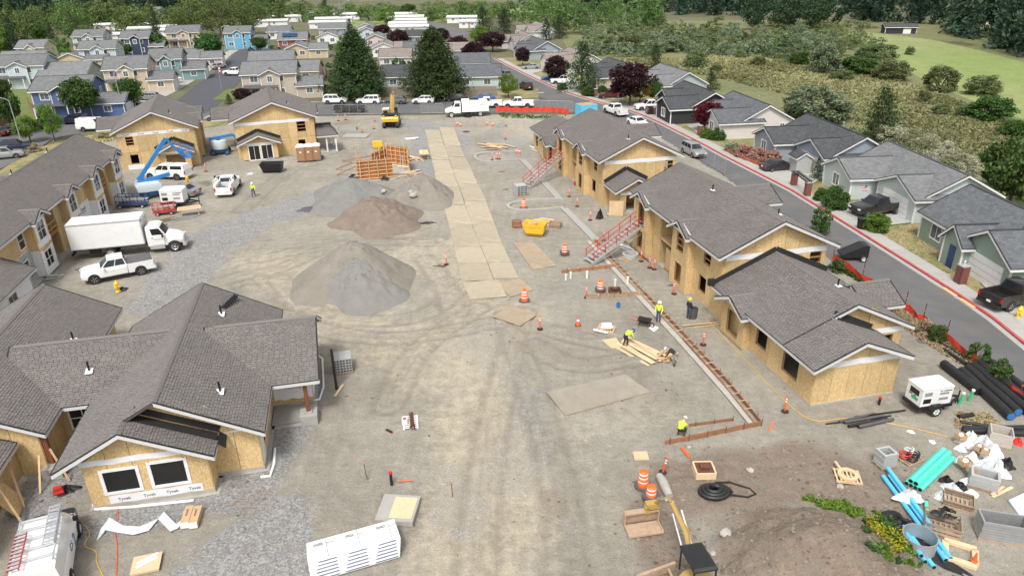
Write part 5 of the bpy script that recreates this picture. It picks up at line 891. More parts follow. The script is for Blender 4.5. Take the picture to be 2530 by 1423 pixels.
def work_van():
    p = Vector((-21.8,25.55,0));h = 114;d_ = rot2((-.8,0),R_(h));P = thing('work_van','white and blue work van with roof ladders cut by the bottom edge','van',(p.x+d_.x,p.y+d_.y,.06),R_(h));b = MB();st = [(2.75,.45,.85,.8),(2.6,.34,1.08,.94),(2.0,.3,1.22,1.0),(1.6,.3,1.3,1.0),(-2.6,.3,1.35,1.0),(-2.75,.4,1.3,.96)]
    b.loft([ring(*s) for s in st][::-1]);q = lambda x0,x1,w2,z_: [(x0,-w2,z_),(x0,w2,z_),(x1,w2,z_),(x1,-w2,z_)];b.loft([q(1.8,-2.7,.96,1.2),q(1.0,-2.66,.86,2.1),q(.85,-2.55,.75,2.16)]);b.build('body','paint_white',P,40);gq(P,'windshield',(1.8,-.96,1.2),(1.8,.96,1.2),(1.0,.86,2.1),(1.0,-.86,2.1),.05,.95,.06,.93)
    m = MB();m.loft([ring(2.77,.45,.88,.82),ring(2.62,.33,1.1,.955),ring(1.75,.29,1.27,1.012)]);m.build('blue_wrap','paint_navy',P,40)
    for sd in (-1,1):
        for ax in (1.8,-1.6):
            a = MB();a.lathe([(.001,0),(.44,0),(.44,-.1*sd),(.001,-.1*sd)],16,(ax,sd*1.018,.38),'y');a.build('wheel_arch','black',P);wheel(P,ax,sd*.95,.37,.26)
        m = MB();m.box((1.35,sd*1.12,1.35),(.15,.22,.2));m.build('mirror','black',P)
    m = MB();[m.bar((x,-.8,2.32),(x,.8,2.32),.06,.06) for x in (.75,.1,-.6,-1.3,-2.0)];[m.bar((.8,sd*.8,2.32),(-2.4,sd*.8,2.32),.06,.06) for sd in (-1,1)];[m.bar((x,sd*.8,2.05),(x,sd*.8,2.32),.05,.05) for x in (.7,-1.0,-2.2) for sd in (-1,1)];props(m.build('roof_rack','alu',P),kind='stuff')
    text('CS',.5,(-.2,-1.015,1.0),(R_(90),0,0),'ink',P);text('2',1.0,(.55,-1.02,.75),(R_(90),0,0),'blue',P)
    for lb,y,x0,x1,mt in (('aluminium extension ladder lying on the work van roof',-.55,1.25,-1.4,('alu','alu')),('red step ladder lying on the work van roof',.6,-.2,-2.6,('redrail','alu'))):
        m = MB();ladder(m,(x0,y,2.42),(x1,y,2.42),.42,10);o = m.build('ladder',mt[0],None);m2 = MB();[m2.bar((x1+(x0-x1)*(k+.5)/10,y-.2,2.48),(x1+(x0-x1)*(k+.5)/10,y+.2,2.48),.08,.03) for k in range(10)];props(m2.build('rungs',mt[1],o),kind='stuff');o.matrix_world = Matrix.Translation(P.location) @ Matrix.Rotation(R_(h),4,'Z');props(o,lb,'ladder','ladders on the van')
work_van()
# ================================================================ things on the site
def lerp_edge(E,y):
    for (x0,y0),(x1,y1) in zip(E[:-1],E[1:]):
        if y0 <= y <= y1: return (x0+(x1-x0)*(y-y0)/(y1-y0),y)
    return (E[-1][0],y) if y > E[-1][1] else (E[0][0],y)
def sheet(name,label,cat,px,th,m,group=None,dz=.0):
    q = [G(*p) for p in px];c = sum(q,Vector())/len(q);mb = MB();mb.prism([(v-c)[:2] for v in (q if (q[1]-q[0]).cross(q[2]-q[1]).z > 0 else q[::-1])],0,th)
    z = max(zs(v.x,v.y) for v in q)*.5+zs(c.x,c.y)*.5+dz;return one(name,label,cat,mb,m,(c.x,c.y,z+.01),0,group)
mat('mat_wood',(.39,.335,.245),.85,.22,.9,.1,20,rnd=.09,dirt=.5);mat('mat_dirty',(.37,.29,.2),.85,.35,.7,.1,20,dirt=.9);mat('plate',(.3,.268,.212),.9,.3,.5,.2,30,dirt=1.1)
EL = [(1048,320),(1066,400),(1082,466),(1100,530),(1117,594),(1130,650),(1140,700)];EM = [(1084,316),(1098,363),(1118,423),(1134,462),(1164,552),(1188,612),(1204,650),(1222,700)];ER = [(1121,314),(1128,336),(1149,388),(1166,421),(1182,457),(1201,497),(1220,547),(1240,600),(1282,690)]
def road_mats():
    k = 0
    for side,A,B,ys in (('left',EL,EM,[322,355,397,430,464,508,556,612,652,696]),('right',EM,ER,[316,336,361,390,421,457,500,547,602,650,690])):
        n = len(ys)-1
        for i in range(n):
            j = random.uniform(-1.5,1.5);q = [lerp_edge(A,ys[i]),lerp_edge(B,ys[i]),lerp_edge(B,ys[i+1]),lerp_edge(A,ys[i+1])];g = .8
            q = [(q[0][0]+g+j*.4,q[0][1]+g*.5),(q[1][0]-g+j*.4,q[1][1]+g*.5+j*.3),(q[2][0]-g+j,q[2][1]-g*.5+j*.3),(q[3][0]+g+j,q[3][1]-g*.5)]
            sheet('road_mat',f'tan road mat, {ORD[n-1-i]} from the near end of the {side} column','road mat',q,.06,'mat_wood','road mats laid down the middle of the site',.004*(i % 2))
    for lb,q,m in (('dirty tan sheet alone beside the road mats and yellow skip',[(1268,602),(1316,598),(1374,658),(1316,669)],'mat_dirty'),('tan mat lying skewed at the near end of the road',[(1142,701),(1232,694),(1252,735),(1162,743)],'mat_wood'),('tan mat half covered with dirt by the striped drum',[(1222,702),(1284,690),(1318,718),(1262,736)],'mat_dirty'),('dusty board lying askew near the traffic cone',[(1218,785),(1262,756),(1325,782),(1285,808)],'mat_dirty'),('broad rusty steel plate on open ground near the kerb forms',[(1350,972),(1545,928),(1606,972),(1397,1030)],'plate'),('pale plywood sheet beside the bending worker',[(1487,843),(1522,837),(1536,860),(1511,864)],'ply')):
        sheet('road_mat' if 'mat' in m else 'ground_sheet',lb,'sheet',q,.05,m)
road_mats()
mat('pile_grey',(.205,.2,.185),.95,.16,1.1,.8,9,dirt=.15);mat('pile_sand',(.225,.203,.168),.95,.16,.7,.6,12,dirt=.2);mat('pile_brown',(.195,.155,.125),.95,.22,1.2,.9,8,dirt=.1)
def pile(label,cx,cy,rx,ry,h,m,seed,px=0,py=0,rough=.25):
    n,k = 110,44;vs = [];zb = -.03;rr = np.random.default_rng(seed)
    X = [];
    for i in range(k+1):
        t = i/k
        for j in range(n):
            a = 2*math.pi*j/n;w_ = 1+.12*math.sin(a*3+seed)+.08*math.sin(a*5+seed*2);X.append((px*(1-t)+math.cos(a)*rx*t*w_,py*(1-t)+math.sin(a)*ry*t*w_,t))
    X = np.array(X);nz = fbm(X[:,0]+seed*9,X[:,1],.5,seed)+.5*fbm(X[:,0],X[:,1]+seed,2.2,seed+8)+.5*np.abs(fbm(X[:,0]-seed*3,X[:,1],1.3,seed+5));t = X[:,2];Z = h*(np.clip(1-t,0,1)**1.05)*(1-.10*np.exp(-(t/.12)**2))+nz*rough*np.minimum(1,(1-t)*3)*np.minimum(1,.3+t*2)
    V = np.stack([X[:,0],X[:,1],Z+zb],-1);mb = MB();mb.add(V.tolist(),[(i*n+j,(i+1)*n+j,(i+1)*n+(j+1) % n,i*n+(j+1) % n) for i in range(k) for j in range(n)])
    o = one('soil_pile',label,'pile',mb,m,(cx,cy,0.02),0,'heaps of soil and gravel in the middle of the site',70)
    i = np.random.default_rng(seed).choice(len(V),900);Q = V[i]+np.random.default_rng(seed+1).normal(0,.12,(900,3))*np.array([1,1,.1]);props(add_obj('pile_stones',cloud_mesh('pile_stones',Q,.02+.07*RNG.random(900)**4,'clods' if 'brown' in m else 'stones',seed),o),kind='stuff');return o
pile('largest grey brown heap, nearest of the soil heaps',-13.8,57.6,5.4,6.0,3.6,'pile_sand',3,-.1,.5);pile('grey gravel spill on the near face of the largest heap',-12.5,54.9,4.3,4.4,2.75,'pile_grey',11,-.7,1.4,.4);pile('dark brown earth heap behind the largest heap',-13.9,72.2,4.9,4.6,2.9,'pile_brown',5,-.8,.9,.4);pile('low pale grey heap left of the brown heap',-18.4,80.5,5.4,6.5,2.4,'pile_grey',7,-.5,1.5);pile('grey heap with white rocks right of the brown heap',-10.8,80.5,4.4,6,2.5,'pile_sand',9,.5,2.2,.45)
def rock(label,px,s,z=0,m='rock'):
    mb = MB();bm = bmesh.new();bmesh.ops.create_icosphere(bm,subdivisions=2,radius=s)
    for v in bm.verts: v.co *= random.uniform(.8,1.15);v.co.z *= .7
    me = bpy.data.meshes.new('rock');bm.to_mesh(me);bm.free();me.materials.append(MAT[m]);p = G(px[0],px[1],z);o = add_obj('rock',me);o.location = (p.x,p.y,z+zs(p.x,p.y)+s*.3);return props(o,label,'rock','loose rocks')
for i,(x,y,s,z) in enumerate([(948,476,.35,.9),(1015,478,.35,1.2),(1020,486,.45,1.),(1028,480,.3,1.),(952,481,.3,.6)]): rock(['cream rock left on the heap flank','white rock on the grey heap, left of a cluster','largest white rock in the cluster on the grey heap','rightmost white rock in the cluster on the grey heap','small cream rock beside its twin on the heap'][i],(x,y),s,z,'concrete')
for i,(x,y,s) in enumerate([(1505,532,.3),(1702,1107,.14),(1790,1340,.3),(1853,1165,.2),(1760,1380,.15),(2075,1205,.2)]): rock(['pale boulder beside the black bag','small stone near the crouching worker','brown boulder half buried on the mound','stone near the drain box','small stone on the mound edge','stone near the ring pallet'][i],(x,y),s)
def formwork():
    c = G(930,430);P = thing('wall_formwork','orange brown plywood concrete forms braced with lumber, mid site','formwork',(c.x,c.y,0));L_ = lambda x,y: G(x,y)-c
    for a,b,h,nb,ns,sgn in ((L_(886,449),L_(972,441),2.6,6,4,-1),(L_(922,420),L_(957,406),2.3,4,3,-1),(L_(957,406),L_(1012,414),2.6,5,5,-1),(L_(918,430),L_(955,436),1.5,2,3,-1),(L_(1012,414),L_(1014,425),2.4,3,2,1)):
        d = (b-a).normalized();n = Vector((d.y,-d.x,0));Ln = (b-a).length;k = max(2,round(Ln/1.1))
        for i in range(k): m = MB();p = a+d*(Ln*(i+.5)/k);m.box((p.x,p.y,h/2+.08),(Ln/k-.02,.05,h-random.uniform(0,.12)),math.atan2(d.y,d.x));m.build('form_panel','form',P)
        for i in range(nb): z = .3+(h-.35)*i/max(1,nb-1);m = MB();m.bar(a-d*.5+n*.09+Vector((0,0,z)),b+d*.5+n*.09+Vector((0,0,z+random.uniform(-.05,.05))),.08,.1);m.build('waler','lumber',P)
        for i in range(ns): p = a+d*(Ln*(i+.3)/ns)+n*.19;m = MB();m.bar(p,p+Vector((0,0,h+random.uniform(.1,.6))),.09,.1);m.build('stud','lumber',P)
    for a,b,z in (((830,420),(890,395),1.7),((832,434),(892,405),1.6),((845,400),(920,385),1.5)): m = MB();m.bar(L_(*a)+Vector((0,0,.05)),G(b[0],b[1],z)-c,.09,.14);m.build('brace','rustboard',P)
    for x,y,h in ((885,432,3.4),(890,430,3.2),(963,398,3.3),(1000,408,3.0)): p = L_(x,y);m = MB();m.bar(p,p+Vector((0,0,h)),.1,.1);m.build('stud','lumber',P)
    m = MB();a,b = G(958,406,1.5)-c,G(1010,413,1.5)-c;m.bar(a,b,.5,.06);m.build('walkway_plank','lumber_new',P)
    m = MB();q = [G(880,452),G(975,446),G(1020,425),G(960,405),G(915,425)];m.prism([(v-c)[:2] for v in q],0,.12);m.build('footing','concrete',P)
formwork()
def stepladder(label,px,h,rz,mt='alu'):
    p = G(*px);m = MB();ladder(m,(0,0,0),(.45,0,h),.45,6);m.bar((.9,-.22,0),(.47,-.18,h),.04,.04);m.bar((.9,.22,0),(.47,.18,h),.04,.04);one('stepladder',label,'ladder',m,mt,(p.x,p.y,.06),rz)
stepladder('aluminium stepladder standing inside the orange forms',(998,424),2.,R_(110))
def planks(label,px,L_,n,spread,deg,m='lumber_new',wd=.18,jit=12,stack=.04,cat='lumber',name='lumber_pile',mess=1.):
    p = G(*px);P = thing(name,label,cat,(p.x,p.y,zs(p.x,p.y)),R_(deg));me = None
    b = MB();b.box((0,0,.02),(1,wd,.045));me = b.mesh('plank',m)
    for i in range(n):
        o = add_obj('plank',me,P);l = L_*random.uniform(.55,1.05);o.scale = (l,random.uniform(.8,1.3),1);o.location = (random.gauss(0,spread*.3)*mess,(i/(n-1)-.5)*spread+random.gauss(0,.08)*mess,.02+stack*(i % 3)+random.random()*.03);o.rotation_euler = (random.uniform(-.05,.05)*mess,random.uniform(-.02,.02),R_(random.gauss(0,jit)))
    return P
planks('loose pale planks behind the orange forms',(1015,396),2.6,14,2.4,150,jit=22,stack=.09);planks('neat pale planks right of the orange forms',(1012,431),2.6,8,2.,42,jit=3);planks('jumbled pale planks beyond the far kerb island',(1222,364),3.2,16,2.8,150,jit=18,stack=.08);planks('dark boards lying by the jumbled pale planks',(1225,371),3.4,4,.8,178,'lumber_old',jit=5);planks('long planks where the blue hat worker bends',(1578,868),4.4,11,1.6,-54,jit=5,stack=.07);planks('short board offcuts by the striped vest worker',(1651,882),1.3,6,.9,55,'lumber',jit=25,stack=.06)
planks('long yellow boards laid along the wrapped left block',(92,680),6,3,.5,102,'lumber_new',jit=1.5);planks('brown planks on black plastic by the left low roof',(110,735),1.8,6,1.5,100,'lumber',jit=6);planks('thin rebar like strips next to the wrapped left block',(60,708),4,7,.6,102,'rust',.05,jit=2)
def tarpheap(name,label,px,rx,ry,h,m,seed,cat='tarp',deg=0,z=None,group=None):
    p = G(*px);n,k = 28,9;rs = np.random.default_rng(seed);ph = rs.random(6)*6.28;vs = []
    for i in range(k+1):
        t = i/k
        for j in range(n):
            a = 2*math.pi*j/n;w_ = 1+.22*math.sin(2*a+ph[0])+.14*math.sin(5*a+ph[1])+.08*math.sin(9*a+ph[2]);zz = h*(1-t**1.6)*(.75+.25*math.sin(3*a+ph[3]+4*t)+.18*math.sin(7*a+ph[4]+9*t))+rs.normal(0,h*.05);vs.append((math.cos(a)*rx*t*w_,math.sin(a)*ry*t*w_,max(.01,zz if t < 1 else 0)))
    mb = MB();mb.add(vs,[(i*n+j,(i+1)*n+j,(i+1)*n+(j+1) % n,i*n+(j+1) % n) for i in range(k) for j in range(n)]);return one(name,label,cat,mb,m,(p.x,p.y,zs(p.x,p.y) if z is None else z),R_(deg),group)
tarpheap('plastic_sheet','crumpled black plastic by the left low roof',(125,728),.8,.5,.35,'tarp',2,'plastic');tarpheap('trash_bag','shiny black bag standing by the far block porch',(1482,540),.45,.4,.95,'tarp',4,'bag');tarpheap('trash_bag','black bag at the left foot of the orange forms',(874,441),.7,.45,.5,'tarp',6,'bag');tarpheap('trash_bag','black bag at the near foot of the orange forms',(951,446),.6,.45,.5,'tarp',8,'bag');tarpheap('plastic_sheet','dark crumpled sheet left of the brown heap',(768,518),1.6,.9,.3,'pipe_grey',9,'plastic');tarpheap('plastic_sheet','small black sheet at the right foot of the grey heap',(1052,552),1.1,.35,.15,'tarp',10,'plastic');tarpheap('wire_scrap','rusty brown scrap beside the delineator near the heap',(1086,658),.6,.25,.12,'rust',12,'scrap')
def delineator():
    P = thing('delineator','x','delineator');m = MB();m.lathe([(.0,.09),(.055,.09),(.05,1.05),(.06,1.07),(.05,1.14),(0,1.15)],10);m.build('post','orange',P);m = MB();m.lathe([(.24,0),(.24,.05),(.1,.1),(0,.1)],8);m.build('base','rubber',P)
    for z in (.72,.9): m = MB();m.lathe([(.058,z),(.058,z+.09)],10);m.build('reflective_band','reflect',P)
    return P
DEL = delineator();first = [True]
for x,y,lb in [(1103,655,'alone between the largest heap and the road mats'),(836,299,'at the left of the far dug pit'),(854,297,'second along the far dug pit'),(926,301,'left of the yellow excavator, farther of two'),(924,320,'left of the yellow excavator, nearer of two'),(895,328,'right of the flat grey lid frame'),(828,330,'by the corner porch of the gable block'),(1249,345,'between the manhole ring and plank pile'),(1216,396,'leftmost on the far kerb island'),(1228,394,'middle of three on the far kerb island'),(1234,395,'rightmost of three on the far kerb island'),(1406,487,'next to the gutter end by the far block'),(1426,511,'tipped paint marks, in front of the far block porch'),(1458,545,'left of the black bag'),(1492,595,'beside the upper part of the near stairs'),(1584,647,'left of a close pair at the near block entry'),(1605,663,'left one of the pair at the near block entry'),(1616,667,'right one of the pair at the near block entry'),(1665,727,'under the window of the near block'),(1449,737,'in the formed island beside a striped drum'),(1334,815,'on a small dirt heap near the traffic cone'),(1737,854,'beside the low wing window'),(1637,1170,'leaning, by the two striped drums at the bottom'),(1939,1018,'at the near corner of the low wing'),(509,425,'between the two sheathed gable blocks')]:
    o = DEL if first[0] else copy_tree(DEL);first[0] = False;p = G(x,y);o.location = (p.x,p.y,zs(p.x,p.y));o.rotation_euler = (random.uniform(-.04,.04),.16 if x == 1637 else random.uniform(-.04,.04),random.random()*6);props(o,'red delineator post '+lb,None,'delineator posts on the site')
CONE = thing('traffic_cone','x','traffic cone')
def cone():
    m = MB();m.lathe([(.17,.04),(.03,.68),(0,.69)],12);m.build('cone','orange',CONE);m = MB();m.b2(-.2,.2,-.2,.2,0,.045);m.build('base','rubber',CONE);m = MB();m.lathe([(.105,.35),(.075,.48)],12);m.build('reflective_band','reflect',CONE)
cone();first = True
for x,y,s,lb in [(1428,806,1.1,'on the bare ground right of the delineator heap'),(1130,310,1,'left of two at the road mats far end'),(1138,313,1,'right of two at the road mats far end'),(1203,309,1,'left of two near the manhole ring'),(1218,312,1,'right of two near the manhole ring'),(1278,379,.9,'left of two at the gutter far end'),(1284,380,.9,'right of two at the gutter far end')]:
    o = CONE if first else copy_tree(CONE);first = False;p = G(x,y);o.location = (p.x,p.y,zs(p.x,p.y));o.scale = (s,)*3;props(o,'orange traffic cone '+lb,None,'traffic cones')
DRUM = thing('traffic_drum','x','traffic drum')
def drum():
    m = MB();m.lathe([(.29,.08),(.29,.3),(.27,.32),(.27,.55),(.25,.57),(.25,.78),(.235,.8),(.23,.98),(.18,1.03),(0,1.04)],16);m.box((0,0,1.08),(.3,.05,.1));m.build('barrel','drum',DRUM,40);m = MB();m.lathe([(.27,.1),(.46,.12),(.47,.02),(.27,.0)],16);m.build('rubber_ring','pipe_grey',DRUM)
    for z,r in ((.38,.272),(.62,.252),(.84,.24)): m = MB();m.lathe([(r,z),(r*.99,z+.1)],16);m.build('reflective_band','reflect',DRUM)
drum();first = True
for x,y,up,lb in [(1294,516,0,'inside the rounded kerb island'),(1395,631,.25,'standing alone right of the dirty tan sheet'),(1483,722,.25,'in the formed island with white pipe stubs'),(1296,745,0,'near the end of the road mats'),(1588,1204,0,'left and farther of the pair at the bottom'),(1607,1241,.35,'right and nearer of the pair at the bottom')]:
    o = DRUM if first else copy_tree(DRUM);first = False;p = G(x,y);o.location = (p.x,p.y,zs(p.x,p.y));props(o,'orange white striped drum '+lb,None,'traffic drums')
    for c in o.children:
        if c.name.startswith('rubber_ring'): c.location.z = up
def hydrant(label,px):
    p = G(*px);P = thing('fire_hydrant',label,'hydrant',(p.x,p.y,.05),0,'fire hydrants');P.scale = (1.25,)*3;m = MB();m.lathe([(.18,.0),(.18,.06),(.12,.08),(.11,.55),(.16,.57),(.16,.63),(.12,.7),(.06,.78),(.04,.84),(0,.85)],12);m.tube((-.2,0,.42),(.2,0,.42),.07,n=8);m.tube((0,-.22,.4),(0,0,.4),.09,n=8);m.build('barrel','hydrant',P,40);m = MB();m.lathe([(.1,-.1),(.1,.02)],10);m.build('standpipe','black',P)
hydrant('yellow hydrant with black wrapped foot beside the white crew cab pickup',(293,722));hydrant('yellow hydrant behind the silver sedan',(465,455));hydrant('yellow hydrant on the grass at the right edge',(2514,788))
tarpheap('plastic_sheet','black plastic heap at the yellow hydrant foot',(303,718),.5,.4,.3,'tarp',21,'plastic')
def kerb(name,label,px,w_=.3,h=.16,m='concrete',sm=True):
    P = [G(*p) for p in px];P = smooth(P,5) if sm else P;mb = MB();ribbon(mb,P,-w_/2,w_/2,-.02,h+.05);return one(name,label,'kerb',mb,m)
kerb('kerb_island','far concrete kerb island with rounded left end',[(1290,377),(1240,378),(1195,381),(1176,387),(1178,396),(1200,402),(1245,400),(1288,397)],.4,.2);kerb('kerb_island','near concrete kerb island with rounded left end holding a drum',[(1382,495),(1330,497),(1285,501),(1260,507),(1256,515),(1275,522),(1320,522),(1392,516)],.4,.2)
def gutter(label,a,b):
    A,B = G(*a),G(*b);mb = MB();ribbon(mb,[A,A.lerp(B,.5),B],-.5,.05,-.02,.1);ribbon(mb,[A,A.lerp(B,.5),B],.06,.35,-.02,.22);one('gutter_kerb',label,'kerb',mb,'concrete')
gutter('new concrete gutter running to the far kerb island',(1382,495),(1290,397));gutter('short new gutter beyond the far island, next to cones',(1286,380),(1273,372));gutter('new concrete gutter between the near island and the kerb forms',(1470,595),(1392,517))
def forms(label,px,gap=.42,ties=True,m='lumber_old',h=.28):
    P = [G(*p) for p in px];c = P[0];T = thing('kerb_form',label,'formwork',(c.x,c.y,0));P = [p-c for p in P]
    for a,b in zip(P[:-1],P[1:]):
        d = (b-a).normalized();n = Vector((d.y,-d.x,0));L_ = (b-a).length;k = max(1,round(L_/3.6))
        for sd in ((0,1) if gap else (0,)):
            for i in range(k): q = MB();q.bar(a+d*(L_*i/k+.01)+n*gap*sd+Vector((0,0,h/2+.03)),a+d*(L_*(i+1)/k-.01)+n*gap*sd+Vector((0,0,h/2+.03)),.05,h);q.build('form_board','rustboard' if random.random() < .6 or not gap else m,T)
        if ties and gap:
            for i in range(int(L_/.85)): q = MB();p = a+d*(i*.85+.3)+Vector((0,0,h+.05));q.bar(p-n*.06,p+n*(gap+.06),.06,.03);q.build('tie','lumber',T)
        for i in range(int(L_/1.2)+1): q = MB();p = a+d*min(i*1.2,L_)-n*.05;q.bar(p,p+Vector((0,0,h+.2)),.03,.03);q.build('stake','rust',T)
forms('long double board kerb form running down to its near corner',[(1470,597),(1592,727),(1700,842),(1805,957),(1880,1050)]);forms('single board form closing the near end by the crouching worker',[(1880,1052),(1642,1101)],0,False,h=.34);forms('old board lying behind the crouching worker',[(1810,1040),(1700,1055)],0,False,'rustboard',.2);forms('cross form on the far side of the formed island',[(1527,661),(1388,676)],.2);forms('cross form on the near side of the formed island',[(1588,732),(1446,741)],.3)
def strip(name,label,px,w_,m,z): mb = MB();P = smooth([G(*p) for p in px],4);ribbon(mb,P,-w_/2,w_/2,z);return props(mb.build(name,m),label,None,None,'structure')
strip('gravel_bed','pale compacted gravel bed beside the kerb forms',[(1455,598),(1577,733),(1685,850),(1790,968),(1862,1055)],.45,'footing',.125)
for x,y,h,lb in [(1398,692,.55,'leftmost of two close stubs'),(1410,688,.6,'second of two close stubs'),(1450,688,.7,'alone under the far cross form'),(1550,704,.75,'next to the long kerb form'),(1519,714,.9,'rising from the rusty drain box')]:
    p = G(x,y);m = MB();m.lathe([(.085,0),(.085,h-.12),(.1,h-.12),(.1,h),(0,h)],10);one('pipe_stub','white pipe stub '+lb,'pipe',m,'pipe_white',(p.x,p.y,zs(p.x,p.y)),0,'white pipe stubs')
def drainbox(label,px,s,m1='rust',m2='lumber_old'):
    p = G(*px);P = thing('drain_box',label,'drain',(p.x,p.y,zs(p.x,p.y)));q = MB()
    for a,b in (((-s,-s),(s,-s)),((s,-s),(s,s)),((s,s),(-s,s)),((-s,s),(-s,-s))): q.bar((*a,.2),(*b,.2),.08,.4)
    q.build('box',m2,P);q = MB();q.b2(-s*.9,s*.9,-s*.9,s*.9,.2,.38);q.build('grate_frame',m1,P);q = MB();q.box((0,0,.48),(s,s*.8,.12));q.build('grate','rust',P)
drainbox('rusty square drain box with white stub in the formed island',(1519,726),.45,'black','rust');drainbox('pale timber drain box beside the coiled pipe',(1738,1172),.5,'rust','lumber_new')
p = G(1583,1130);m = MB();m.b2(-.4,.4,-.35,.35,0,.08);m.b2(-.32,.32,-.28,.28,.08,.12);one('valve_cover','small square tan cover flush in the ground','cover',m,'lumber_new',(p.x,p.y,.08))
def ringobj(name,label,px,r,h,m,w_=.12,dz=0): p = G(*px);q = MB();q.lathe([(r-w_,0),(r,0),(r,h),(r-w_,h),(r-w_,0)],24);return one(name,label,'manhole',q,m,(p.x,p.y,zs(p.x,p.y)+dz),0,None,40)
ringobj('manhole_ring','concrete manhole ring on sandy ground near the far right roof',(1240,314),.85,.5,'concrete',.2);ringobj('manhole_ring','grey manhole ring lying by the near block wall',(1557,634),.75,.3,'block',.2);ringobj('manhole_cover','rusty manhole cover beside the far end of the road mats',(1152,327),.55,.08,'rust',.5);ringobj('culvert_ring','short ribbed grey culvert ring on the pipes',(2262,1362),.75,.75,'galv',.04,.15)
m = MB();p = G(862,338);m.b2(-2.0,2.0,-1.2,1.2,0,.14);one('concrete_slab','flat pale concrete lid left of the excavator','slab',m,'concrete',(p.x+1.2,p.y,.05),R_(-6));m = MB();p = G(860,322)
for a in ((-1.5,1.5,-.5,-.42),(-1.5,1.5,.42,.5),(-1.5,-1.42,-.5,.5),(1.42,1.5,-.5,.5)): m.b2(*a,.0,.55)
one('precast_vault','open grey precast vault frame by the far dug pit','vault',m,'block',(p.x,p.y,.05),R_(2))
def stairs(label,base,top,zt,n):
    a = G(*base);b = G(top[0],top[1],zt);P = thing('access_stairs',label,'stairs',(a.x,a.y,.05),math.atan2(b.y-a.y,b.x-a.x));L_ = math.hypot(b.x-a.x,b.y-a.y);w_ = .6;sl = zt/L_
    for sd in (-1,1):
        m = MB();m.bar((0,sd*w_,.12),(L_,sd*w_,zt),.06,.22);m.build('stringer','alu',P)
        m = MB();m.bar((.2,sd*w_,-.05+.05),(L_,sd*w_,zt-.75),.04,.04);[m.bar((L_*k/9,sd*w_,sl*L_*k/9),(L_*(k+.5)/9,sd*w_,max(0,sl*L_*(k+.5)/9-.7)),.03,.03) for k in range(1,9)];props(m.build('truss','alu',P),kind='stuff')
        for dz in (.55,1.05): m = MB();m.bar((.1,sd*w_,.1+dz),(L_,sd*w_,zt+dz),.05,.05);m.build('handrail','redrail',P)
        for k in range(5): x = L_*(k+.2)/5;m = MB();m.bar((x,sd*w_,sl*x),(x,sd*w_,sl*x+1.05),.05,.05);m.build('rail_post','redrail',P)
    b_ = MB();b_.b2(-.13,.13,-w_,w_,-.02,.02);me = b_.mesh('tread','alu')
    for k in range(n): o = add_obj('tread',me,P);o.location = (L_*(k+.5)/n,0,zt*(k+.5)/n+.15)
stairs('aluminium stairs with red rails at the far right block',(1298,466),(1392,378),2.9,14);stairs('aluminium stairs with red rails at the near right block',(1452,652),(1588,548),2.9,15)
def pallet(mb,w_=1.2,d=1.0,z=0):
    for y in (-d/2+.05,0,d/2-.05): mb.b2(-w_/2,w_/2,y-.045,y+.045,z,z+.09)
    for k in range(7): x = -w_/2+.06+k*(w_-.12)/6;mb.b2(x-.045,x+.045,-d/2,d/2,z+.09,z+.115)
def blockstack(label,px,nx,ny,nz,deg,bs=(.4,.2,.2),hole_shade=True):
    p = G(*px);P = thing('block_stack',label,'block stack',(p.x,p.y,zs(p.x,p.y)),R_(deg));m = MB();pallet(m,nx*bs[0]+.1,ny*bs[1]+.1);props(m.build('pallet','lumber_old',P),kind='stuff');b = MB();x,y,z = bs
    b.b2(-x/2+.006,x/2-.006,-y/2+.006,y/2-.006,0,z-.008)
    if hole_shade:
        for s in (-.09,.09): b.b2(s-.065,s+.065,-y/2-.001,-y/2+.03,.05,z-.05,1)  # black boxes paint the shade inside the block hollows
    me = b.mesh('block',['block','black'])
    for i in range(nx):
        for j in range(ny):
            for k in range(nz):
                if 0 < j < ny-1 and 0 < i < nx-1 and k < nz-1: continue
                o = add_obj('block',me,P);o.location = ((i-(nx-1)/2)*x,(j-(ny-1)/2)*y+random.uniform(-.01,.01),.12+k*z)
blockstack('pallet of hollow concrete blocks beside the black pole',(849,915),3,6,5,14);blockstack('pallet of grey blocks beside the foot of the far stairs',(1286,484),3,5,5,20,(.42,.26,.24))
p = G(832,962);m = MB();m.tube((0,0,-.1),(0,0,3.0),.09,n=12);one('standing_pipe','tall black pipe standing upright by the block pallet','pipe',m,'pipe_black',(p.x,p.y,0));m = MB();m.bar((0,-.7,.06),(0,.7,.06),.16,.05);p = G(838,968);one('board','short pale board lying at the black pole foot','board',m,'lumber_new',(p.x,p.y,.06),R_(-10))
def toilets():
    for i,(x,lb) in enumerate(((744,'left'),(763,'middle'),(782,'right'))):
        p = G(x,402-i*1.5);P = thing('portable_toilet',f'{lb} of three brown portable toilets with white roofs','portable toilet',(p.x,p.y+.6,.05),R_(8),'portable toilets');m = MB();m.b2(-.55,.55,-.55,.55,.1,2.05);m.build('cabin','potty',P);m = MB();m.loft([[(-.6,-.6,2.05),(.6,-.6,2.05),(.6,.6,2.05),(-.6,.6,2.05)],[(-.5,-.5,2.25),(.5,-.5,2.25),(.5,.5,2.25),(-.5,.5,2.25)],[(-.1,-.4,2.36),(.1,-.4,2.36),(.1,.4,2.36),(-.1,.4,2.36)]]);m.build('roof','white',P);m = MB();m.b2(-.42,.42,-.575,-.55,.2,1.95);D = m.build('door','potty',P);m = MB();m.b2(-.14,.14,-.585,-.575,1.25,1.45);m.build('notice','white',D);m = MB();m.b2(-.6,.6,-.6,.6,0,.1);m.build('base','black',P)
toilets()
m = MB();m.lathe([(.18,0),(.2,.45),(0,.45)],12);put('water_can','blue can standing right of the portable toilets','can',m,'blue',(797,393))
